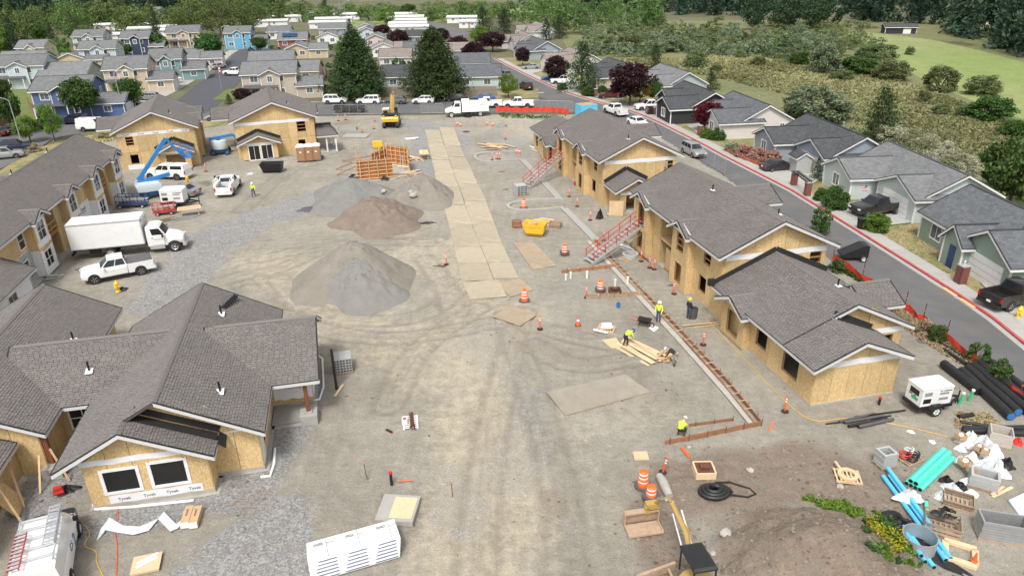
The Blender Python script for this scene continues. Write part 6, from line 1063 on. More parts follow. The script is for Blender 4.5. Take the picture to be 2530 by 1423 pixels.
def skip_bin(label,px,deg,m1,L_,W,H):
    p = G(*px);P = thing('skip_bin',label,'skip',(p.x,p.y,.05),R_(deg));o = MB();a = [(-L_/2+.35,-W/2+.1),(L_/2-.2,-W/2+.1),(L_/2-.2,W/2-.1),(-L_/2+.35,W/2-.1)];b = [(-L_/2,-W/2),(L_/2,-W/2),(L_/2,W/2),(-L_/2,W/2)]
    i_ = [(x*.94,y*.92) for x,y in b];R3 = lambda q,z: [(x,y,z) for x,y in q];o.loft([R3(a,.25),R3(b,H),R3(i_,H),R3([(x*.8,y*.85) for x,y in a],.4)]);o.build('hopper',m1,P);o = MB();o.b2(-L_/2+.3,L_/2-.3,-W/2+.25,-W/2+.4,.03,.25);o.b2(-L_/2+.3,L_/2-.3,W/2-.4,W/2-.25,.03,.25);o.bar((-.8,-W/2-.02,.4),(.8,-W/2-.02,.4),.1,.1);o.build('skids',m1,P)
    for k,z in enumerate((.6,1.0)): o = MB();o.b2(-L_/2+.2,L_/2-.05,-W/2-.01+.08*(1-k),-W/2+.06,z,z+.07);o.build('rib',m1,P)
    return P
S = skip_bin('yellow steel skip filled with wood scraps on the site',(1322,580),-16,'yellow',2.3,1.5,1.25);
for k in range(9): m = MB();m.bar((random.uniform(-.9,0),random.uniform(-.5,.5),1.1),(random.uniform(0,.9),random.uniform(-.5,.5),1.2+random.random()*.2),.15,.04);m.build('scrap_board','lumber',S)
skip_bin('black tipping skip near the portable toilets',(674,425),4,'black',2.9,1.7,1.2);tarpheap('debris','scrap heap filling the black tipping skip',(674,411),.9,.5,.4,'greycloth',33,'scrap',z=.85)
def crate(name,label,px,deg,w_=1.2,d=1.,h=.7,m='lumber_old',fill=None):
    p = G(*px);P = thing(name,label,'crate',(p.x,p.y,zs(p.x,p.y)),R_(deg));q = MB();pallet(q,w_,d);props(q.build('pallet',m,P),kind='stuff')
    for sd in (-1,1):
        for k in range(3): z = .2+k*(h-.15)/3;q = MB();q.b2(-w_/2,w_/2,sd*d/2-.015,sd*d/2+.015,z,z+.12);q.build('slat',m,P);q = MB();q.b2(sd*w_/2-.015,sd*w_/2+.015,-d/2+.02,d/2-.02,z,z+.12);q.build('slat',m,P)
    return P
crate('crate','brown pallet crate left of the yellow skip',(1277,562),10,.9,.8,.7,'rustboard');planks('leaning boards and sheet behind the yellow skip',(1345,552),2.2,6,1.1,-25,'lumber_new',.35,4,.12);crate('crate','low pallet crate right of the yellow skip',(1372,562),-20,1.2,.9,.5)
def work_table(label,px,deg): p = G(*px);P = thing('work_table',label,'table',(p.x,p.y,.05),R_(deg));m = MB();m.box((0,0,.85),(2.4,1.2,.05));m.build('table_top','lumber_new',P);[(lambda q: (q.bar((x,y,0),(x*.9,y,.85),.08,.08),q.build('leg','lumber',P)))(MB()) for x in (-.9,.9) for y in (-.5,.5)];[(lambda q: (q.bar((-1.1,-.4+k*.25,.9+.02*k),(1.,-.3+k*.2,.9+.02*k),.14,.04),q.build('plank','lumber_new',P)))(MB()) for k in range(4)]
work_table('plank topped sawhorse table by the white generator',(471,533),25);work_table('small saw bench right of the orange forms',(1048,392),100);planks('dark metal strips under the sawhorse table',(462,540),3,6,.8,18,'galv',.1,4)
def rackcart(label,px,m1,deg,L_=3,H=1.3,W=1.0):
    p = G(*px);P = thing('rack_cart',label,'cart',(p.x,p.y,.05),R_(deg));q = MB()
    for x in np.linspace(-L_/2,L_/2,5):
        for y in (-W/2,W/2): q.bar((x,y,.3),(x,y,H),.06,.06)
    for z in (.35,.8,H):
        for y in (-W/2,W/2): q.bar((-L_/2,y,z),(L_/2,y,z),.06,.06)
        for x in (-L_/2,L_/2): q.bar((x,-W/2,z),(x,W/2,z),.05,.05)
    q.b2(-L_/2,L_/2,-W/2,W/2,.3,.36);q.build('frame',m1,P)
    for x in (-L_/2+.4,L_/2-.4):
        for sd in (-1,1): wheel(P,x,sd*(W/2+.08),.2,.12)
    for k in range(3): q = MB();q.bar((-L_/2-.2,-.3+k*.3,.9),(L_/2+.2,-.3+k*.3,.9),.12,.05);q.build('stock','alu',P)
rackcart('dark blue steel rack trailer behind the box truck',(330,512),'navy',8,3.2,1.4,1.1);rackcart('red scaffold cart next to the white generator',(408,530),'redrail',20,2.2,1.2,.9);planks('greenish boards behind the box truck cab',(400,548),2.6,6,.8,35,'leaf_dry',.15,8)
# ================================================================ neighbourhood houses
for n_,c_ in dict(mint=(.5,.58,.57),bluegrey=(.3,.35,.42),pinkwhite=(.66,.6,.57),charcoal=(.03,.033,.037),teal=(.38,.47,.46),beige=(.5,.42,.32),green=(.26,.37,.29),royal=(.07,.13,.33),salmon=(.58,.43,.3),paleblue=(.48,.57,.64),tan=(.55,.42,.25),cream=(.66,.56,.34),navyw=(.03,.05,.12),cyan=(.07,.38,.62),redw=(.33,.06,.04),whitew=(.72,.72,.71),greyw=(.4,.4,.39),aqua=(.48,.56,.55),pink=(.6,.48,.44),tealw=(.16,.3,.31)).items(): siding('s_'+n_,tuple(.78*x+.22*sum(c_)/3 for x in c_))
def house(name,label,o,rz,blocks,wallm,roof,feats=(),pipes=(),group=None,far=False):
    P = thing(name,label,'house',(o.x,o.y,0),rz,group);planes = [];ridges = [];tr = MB();W = MB()
    for (x0,x1,y0,y1,ze,zr,ax) in blocks:
        V = lambda a,b,top: wall(P,a,b,-.05,top,'s_'+wallm,pw=None,t=.02,name='wall')
        if ax == 'y':
            g_ = [(0,ze),((x1-x0)/2,zr-.12),(x1-x0,ze)];V((x0,y0),(x1,y0),g_);V((x1,y1),(x0,y1),g_);V((x1,y0),(x1,y1),ze);V((x0,y1),(x0,y0),ze);ridges.append((((x0+x1)/2,y0-.4,zr),((x0+x1)/2,y1+.4,zr)))
        else:
            g_ = [(0,ze),((y1-y0)/2,zr-.12),(y1-y0,ze)];V((x0,y0),(x1,y0),ze);V((x1,y1),(x0,y1),ze);V((x1,y0),(x1,y1),g_);V((x0,y1),(x0,y0),g_);ridges.append(((x0-.4,(y0+y1)/2,zr),(x1+.4,(y0+y1)/2,zr)))
        s = (zr-ze)/(((x1-x0) if ax == 'y' else (y1-y0))/2);e = .4;planes += gable(x0-e,x1+e,y0-e,y1+e,ze-e*s+.1,zr+.02,'v' if ax == 'y' else 'u')
        for x,y in ((x0,y0),(x1,y0),(x0,y1),(x1,y1)): q = MB();q.b2(x-.07,x+.07,y-.07,y+.07,0,ze-.05);q.build('corner_trim','trim',P)
    make_roof(P,planes,False,roof,ridges,.1,'trim')
    for f in feats:
        k,face,bi,s,z,w_,h = f;x0,x1,y0,y1 = blocks[bi][:4];a,b = {'f': ((x0,y1),(x0,y0)),'n': ((x0,y0),(x1,y0)),'r': ((x1,y0),(x1,y1))}[face]
        if k == 'w': window(P,a,b,(s-w_/2,s+w_/2,z-h/2,z+h/2),'white',2,1,.05,.13,'winglass')
        elif k == 'g':
            q = MB();c = wpt(a,b,s,0,.05);an = math.atan2(b[1]-a[1],b[0]-a[0]);q.box((c.x,c.y,h/2),(w_,.06,h),an);D = q.build('garage_door','white',P)
            for i in range(1,4): q = MB();c = wpt(a,b,s,h*i/4,.085);q.box(tuple(c),(w_,.01,.02),an);q.build('panel_line','greycloth',D)
        else: q = MB();c = wpt(a,b,s,1.05,.05);q.box(tuple(c),(w_,.06,2.1),math.atan2(b[1]-a[1],b[0]-a[0]));q.build('door',{'d': 'navy','D': 'red','h': 'tealw' if 0 else 'lumber_old'}.get(k,'navy'),P)
    for x,y,z in pipes: q = MB();q.tube((x,y,z-.3),(x,y,z+.6),.12,n=8);q.tube((x,y,z+.6),(x,y,z+.75),.17,n=8);q.build('flue','galv',P)
    return P
def ranch(label,px,deg,wallm,roof,order='gw',L=15,group='houses along the right street'):
    m = (1,9,.5,L,2.7,4.9,'y')
    if order == 'gw': b = [m,(0,5,0,7.2,2.6,4.15,'x'),(-2.6,4,8.2,L-.4,2.6,4.1,'x')];f = [('g','f',1,3.6,0,4.8,2.15),('w','f',2,3.,1.5,1.5,1.4),('w','n',0,5.5,1.5,.7,1.1),('d','f',0,L-8.2,0,.9,2)]
    else: b = [m,(-2.6,4,0,6.3,2.6,4.1,'x'),(0,5,7.2,L-.3,2.6,4.15,'x')];f = [('w','f',1,3.1,1.5,1.5,1.4),('g','f',2,3.7,0,4.8,2.15),('w','n',0,6.5,1.5,.8,1.1)]
    return house('house',label,G(*px),R_(deg),b,wallm,roof,f,[(6.5,L*.55,4.3)],group)
ranch('pale mint ranch house with white garage behind the black pickup',(2252,553),3,'mint','roof_grey');ranch('blue grey ranch house with dark roof behind the little shed',(2032,441),6,'bluegrey','roof_dark');ranch('white ranch house by the dark red maple',(1817,345),8,'pinkwhite','roof_slate','wg',13);ranch('black walled ranch house with white trim',(1692,307),10,'charcoal','roof_dark','wg',13);ranch('grey green gabled house behind the purple tree',(1640,246),12,'teal','roof_grey','gw',14);ranch('beige house hidden behind the drooping fir',(1502,222),14,'beige','roof_dark','wg',13);ranch('house with tan shingles left of the drooping fir',(1405,186),16,'pinkwhite','roof_brown','gw',13);ranch('blue house with dark roof far up the right street',(1310,150),16,'bluegrey','roof_slate','wg',13);ranch('tan roofed house farthest up the right street',(1272,128),12,'pinkwhite','roof_brown','gw',12);ranch('white house at the far bend of the right street',(1310,98),12,'whitew','roof_brown','gw',12)
house('house','sage green house with white garage at the right edge',G(2480,735),R_(2),[(.6,9,4.5,13.5,2.75,5.2,'y'),(0,6,0,6.3,2.75,4.6,'x'),(-.8,3,4.9,7.6,2.7,4.0,'x')],'green','roof_slate',[('g','f',1,3.2,0,4.6,2.2),('w','f',0,2.6,1.5,1.6,1.4),('w','f',0,5.0,1.5,1.2,1.4),('d','f',2,1.4,0,.8,2)],(),'houses along the right street')
def two(label,px,deg,w_,d,st,ax,wallm,roof,gar=0,gw=5,group='houses beyond the cross street',gab=True):
    ze = 2.7 if st == 1 else 5.1;span = (w_ if ax == 'y' else d);zr = ze+span/2*.42;b = [(0,w_,0,d,ze,zr,ax)];f = []
    for s in ((w_*.22,w_*.7) if w_ > 6 else (w_*.5,)):
        for z in ((1.5,4.0) if st == 2 else (1.5,)): f.append(('w','n',0,s,z,1.5,1.2))
    for s in (d*.3,d*.7): f.append(('w','r',0,s,ze-1.2,1.,1.2))
    if st == 2 and gab: b.append((w_*.35,w_*.7,-.5,d/2,ze-.1,ze+.85,'y'));f.append(('w','n',1,w_*.17,4.0,1.,1.2))
    if gar: x0 = w_ if gar > 0 else -gw;b.append((x0,x0+gw,-.6,6,2.6,4.0,'x'));f.append(('w','n',len(b)-1,gw*.5,1.5,1.3,1.1));f.append(('g','r',len(b)-1,3.2,0,4.5,2.1))
    h = house('house',label,G(*px),R_(deg),b,wallm,roof,f,(),group)
    if st == 2 and gab and w_ > 8: q = MB();q.add([(.2,-1.6,2.5),(w_*.65,-1.6,2.5),(w_*.65,-.02,2.95),(.2,-.02,2.95),(.2,-1.6,2.4),(w_*.65,-1.6,2.4),(w_*.65,-.02,2.85),(.2,-.02,2.85)],[(0,1,2,3),(7,6,5,4),(0,4,5,1),(1,5,6,2),(3,7,4,0)]);q.build('porch_roof',roof,h);[(lambda p: (p.b2(x-.08,x+.08,-1.55,-1.39,0,2.4),p.build('porch_post','trim',h)))(MB()) for x in (.4,w_*.35,w_*.62)]
    return h
for a in [('royal blue two storey house behind round street trees',(95,296),10,9.5,9,2,'x','royal','roof_grey',1,5.6),('peach two storey house beside the red suv',(268,232),14,8.5,10,2,'x','salmon','roof_grey',1,5),('teal two storey house behind the black suv',(378,202),14,7,9,2,'x','tealw','roof_grey',1,5),('pinkish house with paired gables up the side street',(424,172),14,8,9,1,'x','pink','roof_grey',1,5),('tall pale blue house in the left middle',(205,170),12,9,8,2,'x','paleblue','roof_grey',-1,5),('tan gabled house left of the tall pale blue house',(140,174),8,8,8,1,'y','tan','roof_grey',1,5),('cream yellow house at the left picture edge',(0,176),8,11,9,1,'x','cream','roof_grey',0,5),('cream house with upper gable near the left edge',(52,166),8,7,8,2,'x','cream','roof_grey',0,5),('pale grey blue house behind the left round tree',(-10,222),10,11,9,2,'x','paleblue','roof_grey',0,5),('low grey house between the blue and peach houses',(100,222),10,10,12,1,'x','greyw','roof_grey',0,5),('navy two storey house with white trim in the left distance',(306,138),10,8,8,2,'x','navyw','roof_grey',1,4),('mint gabled house left of the navy house',(188,132),8,9,8,2,'x','aqua','roof_grey',0,5),('beige house with large grey roof beyond the navy house',(418,122),12,10,9,2,'x','salmon','roof_grey',0,5),('sky blue two storey house at the end of the side street',(560,122),8,8,8,2,'x','cyan','roof_grey',1,5),
    ('beige two storey house right of the side street',(606,248),10,10.5,9,2,'x','beige','roof_grey',1,5),('low white house behind the beige two storey house',(618,178),10,11,9,1,'x','whitew','roof_grey',0,5),('tan gable house behind the low white house',(706,146),8,7,9,1,'y','tan','roof_grey',1,5),('brick red house with solar panels',(690,120),8,9,9,1,'x','redw','roof_grey',0,5),('white house with teal gable peak',(786,112),6,7,8,1,'y','whitew','roof_grey',1,4),('grey roofed house left of the solar house',(662,98),6,8,8,1,'x','whitew','roof_grey',0,5),('wide grey roofed house beyond the solar house',(790,90),6,10,8,1,'x','greyw','roof_grey',0,5),
    ('small gabled house, farthest in the row between the cedars',(885,84),4,6,9,1,'y','pinkwhite','roof_grey',0,5),('blue trimmed gabled house in the row between the cedars',(888,97),4,6,9,1,'y','paleblue','roof_slate',1,4),('beige gabled house in the middle of the row between the cedars',(905,118),4,6.5,9,1,'y','pink','roof_grey',1,4),('white gabled house with brown roof between the cedars',(922,142),4,6.5,9,1,'y','whitew','roof_brown',1,4),('brown roofed house nearly hidden between the cedars',(940,168),4,8,8,1,'x','pinkwhite','roof_brown',0,5),('dark roofed grey house behind the grey fence between the cedars',(945,222),4,11,9,1,'x','greyw','roof_dark',0,5),('pale aqua house behind the grey fence end',(1128,222),3,9.5,9,1,'x','aqua','roof_slate',0,5),('slate roofed house behind the pale aqua house',(1118,186),3,9,9,1,'x','greyw','roof_slate',0,5),('tan roofed house right of the right cedar',(1098,150),3,7,8,1,'x','pinkwhite','roof_brown',0,5),('grey roofed house left of the right cedar top',(1000,150),3,7,9,1,'x','greyw','roof_slate',0,5),('dark roofed house beyond the right cedar',(985,112),3,9,8,1,'x','greyw','roof_dark',0,5),('yellow walled house behind the brown fence',(728,206),6,5.5,9,1,'x','cream','roof_grey',0,5),('long grey house in the rear left rows',(22,148),8,9,8,1,'x','greyw','roof_grey',0,5)]: two(*a)
m = MB();o = G(690,120);[m.box((2.0+1.6*(i % 3),1.2+1.1*(i//3),3.6+.42*(1.1*(i//3))),(1.5,1.0,.05),0,None,R_(23)) for i in range(6)];props(one('solar_array','dark solar panels on the brick red house roof','solar panel',m,'navy',(o.x,o.y,.12),R_(8)))
def trailer(label,px,deg,L_,W=3.8,wl='whitew'): house('mobile_home',label,G(*px),R_(deg),[(0,L_,0,W,2.5,3.05,'x')],wl,'tr_roof',[('w','n',0,L_*.2,1.5,1.1,.8),('w','n',0,L_*.6,1.5,1.1,.8),('h','n',0,L_*.45,0,.9,2)],(),'white mobile homes beyond the houses')
mat('tr_roof',(.7,.7,.69),.6,.06)
for lb,px,deg,L_ in [('nearest long mobile home under the trees, left cluster',(630,68),4,14),('mobile home at the left end of the park',(675,56),6,13),('white mobile home left of the tall poles',(765,72),4,15),('long mobile home behind the wide grey roof',(780,62),3,16),('mobile home with red trim past the tall poles',(826,50),3,12),('mobile home far behind the bright tree',(905,50),2,13),('first long white mobile home in the middle row',(962,84),1,15),('second long white mobile home in the middle row',(962,75),1,15),('third long white mobile home in the middle row',(966,66),1,15),('fourth long white mobile home in the middle row',(970,57),1,14),('fifth long white mobile home in the middle row',(975,49),1,13),('pale mobile home right of the park road',(1105,58),-4,13),('small white mobile home at the park road end',(1135,70),-4,9),('greenhouse like white building among left trees',(235,78),12,14),('white trailer home in the left trees, front one',(318,88),10,9),('white trailer home in the left trees, rear one',(345,76),10,9),('white trailer home beyond the round tree',(378,84),10,9),('white trailer home behind the navy roof',(258,104),8,12),('pale trailer home right of the navy roof',(400,92),8,10)]: trailer(lb,px,deg,L_)
house('barn','long dark brown shed at the edge of the green field',G(2186,84),R_(-10),[(0,10,0,5,2.2,3.2,'x')],'charcoal','roof_dark',[('g','n',0,7,0,2.5,1.6)],(),None)
house('house','small white farmhouse in the trees far left',G(352,48),R_(5),[(0,9,0,8,3.4,5.6,'x')],'whitew','roof_grey',(),(),None);house('barn','dark shed with white gable in the far left field',G(430,46),R_(-10),[(0,9,0,7,3.5,5.5,'x')],'charcoal','roof_dark',(),(),None)
for i,(x,y,l) in enumerate([(2432,60,9),(2452,50,8),(2480,62,8),(2500,68,7)]): house('house',['pale house high in the right woods, leftmost','pale house high in the right woods, topmost','pale house in the right woods, third along','pale house in the right woods, rightmost'][i],G(x,y),R_(-20),[(0,l,0,7,4.5,7,'x')],'whitew','roof_grey',(),(),'houses in the far woods')
def boardfence(label,a,b,h,m,z=0.):
    A,B = G(*a),G(*b);L_ = (B-A).length;d = (B-A).normalized();T = thing('board_fence',label,'fence',(A.x,A.y,z),math.atan2(d.y,d.x));mb = MB();n = int(L_/.16)
    for i in range(n): mb.b2(i*.16,i*.16+.145,0,.025,.05,h+random.uniform(-.03,.03))
    props(mb.build('boards',m,T),kind='stuff')
    for i in range(int(L_/2.4)+1): q = MB();q.b2(i*2.4,i*2.4+.1,.03,.13,0,h+.05);q.build('post',m,T)
boardfence('long grey board fence below the cedars',(938,240),(1228,237),1.9,'grey_fence');boardfence('brown cedar fence left of the left cedar, nearer one',(728,218),(860,242),1.9,'cedar_fence');boardfence('brown cedar fence behind the yellow walled house',(798,165),(812,205),1.9,'cedar_fence');boardfence('brown fence beside the blue house',(70,262),(92,300),1.8,'cedar_fence');boardfence('short brown fence below the left yards',(0,318),(40,306),1.7,'cedar_fence');boardfence('dark fence behind the tan gable house',(785,185),(850,190),1.8,'grey_fence')
def silt_fence(label,px,h,m='mesh_orange',posts=True):
    P = smooth([G(*p) for p in px],6);mb = MB();n = len(P);vs = []
    for i,p in enumerate(P): s = .1*math.sin(i*2.3);vs += [(p.x+s*.4,p.y,.0),(p.x+s,p.y+s*.5,h*(.85+.15*math.sin(i*1.7)))]
    mb.add(vs,[(2*i,2*i+2,2*i+3,2*i+1) for i in range(n-1)]);mb.add([(v[0]+.03,v[1],v[2]) for v in vs],[(2*i,2*i+1,2*i+3,2*i+2) for i in range(n-1)]);T = thing('mesh_fence',label,'fence');mb.build('mesh',m,T)
    if posts:
        for i in range(0,n,4): q = MB();p = P[i];q.bar((p.x+.1,p.y,0),(p.x+.1,p.y,h+.9),.05,.05);q.build('post','rust',T);q = MB();q.lathe([(0,-.05),(.06,0),(0,.05)],8,(p.x+.1,p.y,h+.3));q.build('cap','orange',T)
silt_fence('orange mesh fence along the right street',[(2580,1045),(2480,962),(2400,897),(2300,817),(2230,767),(2160,717),(2055,642)],.75);silt_fence('orange mesh barrier sagging before the white pickup',[(1225,275),(1260,277),(1300,278),(1340,277),(1370,278),(1405,282)],1.0,posts=False)
def chainlink(label,px,n):
    A,B = G(*px[0]),G(*px[1]);T = thing('site_fence',label,'fence',(A.x,A.y,.03),math.atan2(B.y-A.y,B.x-A.x));L_ = (B-A).length
    for i in range(n+1): q = MB();q.tube((L_*i/n,0,0),(L_*i/n,0,1.9),.03,n=6);q.build('post','galv',T)
    for z in (.15,1.85): q = MB();q.tube((0,0,z),(L_,0,z),.02,n=6);q.build('rail','galv',T)
    q = MB();[q.tube((L_*i/(n*14),0,.15),(L_*i/(n*14),0,1.85),.004,n=3) for i in range(n*14)];[q.tube((0,0,.15+k*.17),(L_,0,.15+k*.17),.004,n=3) for k in range(10)];props(q.build('wire_mesh','galv',T),kind='stuff')
chainlink('wire site fence behind the yellow excavator',((825,285),(985,284)),8);chainlink('wire site fence between excavator and sweeper',((1040,282),(1095,282)),3);chainlink('wire site fence before the corner',((1320,274),(1415,277)),5);chainlink('wire fence posts beside the silver suv',((1715,386),(1790,432)),3)
def lamp(label,px,h,deg):
    p = G(*px);T = thing('street_lamp',label,'street lamp',(p.x,p.y,0),R_(deg),'street lamps');q = MB();q.path([(0,0,0),(0,0,h)],[.1,.06],8);q.build('pole','galv',T);q = MB();q.path([(0,0,h-.1),(.8,0,h+.25),(1.7,0,h+.3)],.04,6);q.build('arm','galv',T);q = MB();q.box((2.,0,h+.3),(.6,.25,.12));q.build('lamp_head','lamp',T)
lamp('street lamp beside the stop sign at the left corner',(306,283),7.6,20);lamp('street lamp below the yellow green tree at far left',(56,362),7,160);lamp('street lamp at the sky blue house corner',(557,130),7.5,20);lamp('tall pole left of the mobile homes',(768,100),9,10);lamp('tall pole in the mobile home park, left of two',(843,62),10,10);lamp('tall pole in the mobile home park, right of two',(856,66),10,30)
def stop_sign(label,px,deg):
    p = G(*px);T = thing('stop_sign',label,'sign',(p.x,p.y,0),R_(deg),'stop signs');q = MB();q.tube((0,0,0),(0,0,2.6),.035,n=6);q.build('post','galv',T);q = MB();q.lathe([(0,0),(.4,0),(.4,.02),(0,.02)],8,(0,-.05,2.3),'y');q.build('plate','red',T);text('STOP',.28,(0,-.06,2.3),(R_(90),0,0),'white',T)
stop_sign('red stop sign at the corner by the dark red suv',(1528,265),200);stop_sign('stop sign beside the lamp at the left corner',(313,277),130)
def pier(label,px,s=.62,h=1.5,lampy=True):
    p = G(*px);T = thing('brick_pier',label,'pier',(p.x,p.y,.15),R_(8),'brick piers along the right street');b = MB();b.b2(-.095,.095,-s/2,s/2,0,.068);n = int(h/.075);bl = MB();bl.b2(-.1,.1,-.05,.05,0,.066);me = bl.mesh('brick','brickpier');q = MB();q.b2(-s/2+.02,s/2-.02,-s/2+.02,s/2-.02,0,h);C = q.build('core','curb',T)
    if lampy and px[0] > 2300:
        for k in range(n):
            for i in range(3):
                for sd in range(4): o = add_obj('brick',me,T);u = (i-1)*.21+(.05 if k % 2 else -.05);x,y = ((u,-s/2),(s/2,u),(u,s/2),(-s/2,u))[sd];o.location = (x,y,k*.075);o.rotation_euler = (0,0,R_(90)*(sd % 2))
    else: q = MB();q.b2(-s/2,s/2,-s/2,s/2,0,h-.01);q.build('brickwork','brickpier',T)
    q = MB();q.b2(-s/2-.06,s/2+.06,-s/2-.06,s/2+.06,h,h+.08);q.build('cap','curb',T)
    if lampy: q = MB();q.tube((0,0,h),(0,0,h+.3),.04,n=6);q.lathe([(0,.0),(.07,.05),(.07,.15),(0,.2)],8,(0,0,h+.3));q.build('lamp','lamp',T)
pier('brick pier with lamp on the lawn of the sage green house',(2370,702));pier('left brick pier of the black pergola',(1960,460),.6,1.5,False);pier('right brick pier of the black pergola',(1993,486),.6,1.5,False);pier('brick pier before the white ranch house',(1728,336),.6,1.4,False);pier('brick pier by the clipped bushes near the dark red suv',(1471,240),.6,1.4,False);pier('brick pier next to the black house',(1617,285),.55,1.2,False)
a,b = G(1960,460),G(1993,486);P = thing('pergola','black slatted pergola bridging two brick piers','pergola',(a.x,a.y,1.68),math.atan2(b.y-a.y,b.x-a.x));L_ = (b-a).length
for sd in (-.25,.25): q = MB();q.b2(-.2,L_+.2,sd-.04,sd+.04,.02,.12);q.build('beam','black',P)
for k in range(9): q = MB();q.b2(L_*k/8-.04,L_*k/8+.04,-.5,.5,.125,.2);q.build('slat','black',P)
def wheelie(label,px,m,deg): p = G(*px);T = thing('wheelie_bin',label,'bin',(p.x,p.y,.15),R_(deg));q = MB();q.loft([[(-.24,-.24,.05),(.24,-.24,.05),(.24,.24,.05),(-.24,.24,.05)],[(-.3,-.3,1.0),(.3,-.3,1.0),(.3,.32,1.0),(-.3,.32,1.0)]]);q.build('body',m,T);q = MB();q.box((0,0,1.04),(.66,.7,.07));q.build('lid',m,T);[wheel(T,0,.0,.1,.05) for _ in (0,)]
wheelie('black bin at the kerb by the yellow green bush',(2125,568),'black',10);wheelie('blue bin behind the black pickup at the right edge',(2520,700),'blue',10);wheelie('black bin behind the black pickup at the right edge',(2497,693),'black',10)
p = G(1985,432);P = thing('garden_shed','small grey garden shed beside the black sedan','shed',(p.x-.2,p.y+1,.1),R_(6));house_ = None
q = MB();q.b2(-1,1,-1,1,0,2.1);q.add([(-1,-1,2.1),(1,-1,2.1),(0,-1,2.7),(-1,1,2.1),(1,1,2.1),(0,1,2.7)],[(0,1,2),(5,4,3)]);q.build('walls','greyw' if 0 else 's_greyw',P);make_roof(P,gable(-1.2,1.2,-1.15,1.15,2.05,2.75),False,'roof_dark',th=.06)
p = G(2108,640);P = thing('cargo_trailer','black covered wedge shaped trailer standing on the street','trailer',(p.x,p.y,.02),R_(178));q = MB();q.xprism([(-1.0,.35),(1.2,.35),(1.35,.6),(.2,1.15),(-.5,1.5),(-1.0,1.45)],-.65,.65);q.build('cover','tarp',P);[wheel(P,-.55,sd*.75,.3,.18) for sd in (-1,1)]
for i,(x,y) in enumerate(((2345,722),(2388,750))): p = G(x,y);q = MB();q.xprism([(-.8,0),(.8,0),(.8,.05),(-.8,.05)],-.18,.18);one('kerb_ramp','brown kerb ramp, %s of two below the brick pier' % ('left','right')[i],'ramp',q,'lumber',(p.x+.0,p.y,.03),ang((2345,722),(2388,750)),'kerb ramps')
def flag(label,px,z,deg):
    p = G(*px) if z == 0 else G(px[0],px[1],z);T = thing('flag',label,'flag',(p.x,p.y,z),R_(deg));q = MB();q.tube((0,0,0),(.9,0,.6),.02,n=6);q.build('pole','white',T)
    for k in range(7): q = MB();q.box((.75-.03*k,0,.45-.1*k*.9),(.55,.02,.085));q.build('stripe','red' if k % 2 == 0 else 'white',T)
    q = MB();q.box((.55,-.004,.4),(.25,.03,.25));q.build('canton','navy',T)
flag('striped flag hanging at the mint house entry',(2150,470),1.8,180);p = G(548,222);T = thing('flag','striped flag on a tall pole by the side street','flag',(p.x,p.y,0));q = MB();q.tube((0,0,0),(0,0,5),.05,n=6);q.build('pole','galv',T)
for k in range(5): q = MB();q.box((.25,0,4.8-.28*k),(.4,.03,.26));q.build('stripe','red' if k % 2 == 0 else 'white',T)
p = G(425,205);T = thing('boat','white boat on a trailer by the teal house','boat',(p.x,p.y,0),R_(172));q = MB();q.loft([[(2.8,-.05,1.3),(2.8,.05,1.3),(2.8,.05,1.2),(2.8,-.05,1.2)],[(1.4,-.7,1.25),(1.4,.7,1.25),(1.4,.25,.6),(1.4,-.25,.6)],[(-2.4,-.95,1.15),(-2.4,.95,1.15),(-2.4,.6,.55),(-2.4,-.6,.55)]]);q.build('hull','white',T);[wheel(T,-.8,sd*.8,.3,.18) for sd in (-1,1)]
q = MB();q.bar((-2,0,.45),(3.2,0,.5),.12,.12);q.build('trailer_frame','galv',T)
p = G(1448,290);T = thing('frame_box','open blue and timber box frame beyond the far right roof','frame',(p.x,p.y,.1),R_(20));
for a,b,m in (((-1.5,-1.2),(1.5,-1.2),'pipe_blue'),((1.5,-1.2),(1.5,1.2),'lumber_new'),((1.5,1.2),(-1.5,1.2),'lumber_new'),((-1.5,1.2),(-1.5,-1.2),'pipe_blue')): q = MB();q.bar((*a,1.1),(*b,1.1),.08,2.2);q.build('side',m,T)
# ================================================================ vegetation
def leafmesh(name,P,S,T,m,el=1.6,seed=0,up=0.):
    rs = np.random.default_rng(seed);n = len(P);a = rs.normal(size=(n,3));a[:,2] *= (1-up);a /= np.linalg.norm(a,axis=1)[:,None];b = np.cross(a,rs.normal(size=(n,3)));b /= np.linalg.norm(b,axis=1)[:,None]+1e-9
    S = np.broadcast_to(S,(n,))[:,None];V = np.stack([P+a*S*el,P+b*S*.7,P-a*S*el,P-b*S*.7],1).reshape(-1,3);me = bpy.data.meshes.new(name)
    me.vertices.add(4*n);me.vertices.foreach_set('co',V.reshape(-1).astype(np.float32));me.loops.add(4*n);me.loops.foreach_set('vertex_index',np.arange(4*n,dtype=np.int32));me.polygons.add(n);me.polygons.foreach_set('loop_start',np.arange(0,4*n,4,dtype=np.int32));me.update()
    at = me.attributes.new('tone','FLOAT','POINT');at.data.foreach_set('value',np.repeat(T,4).astype(np.float32));me.materials.append(MAT[m]);return me
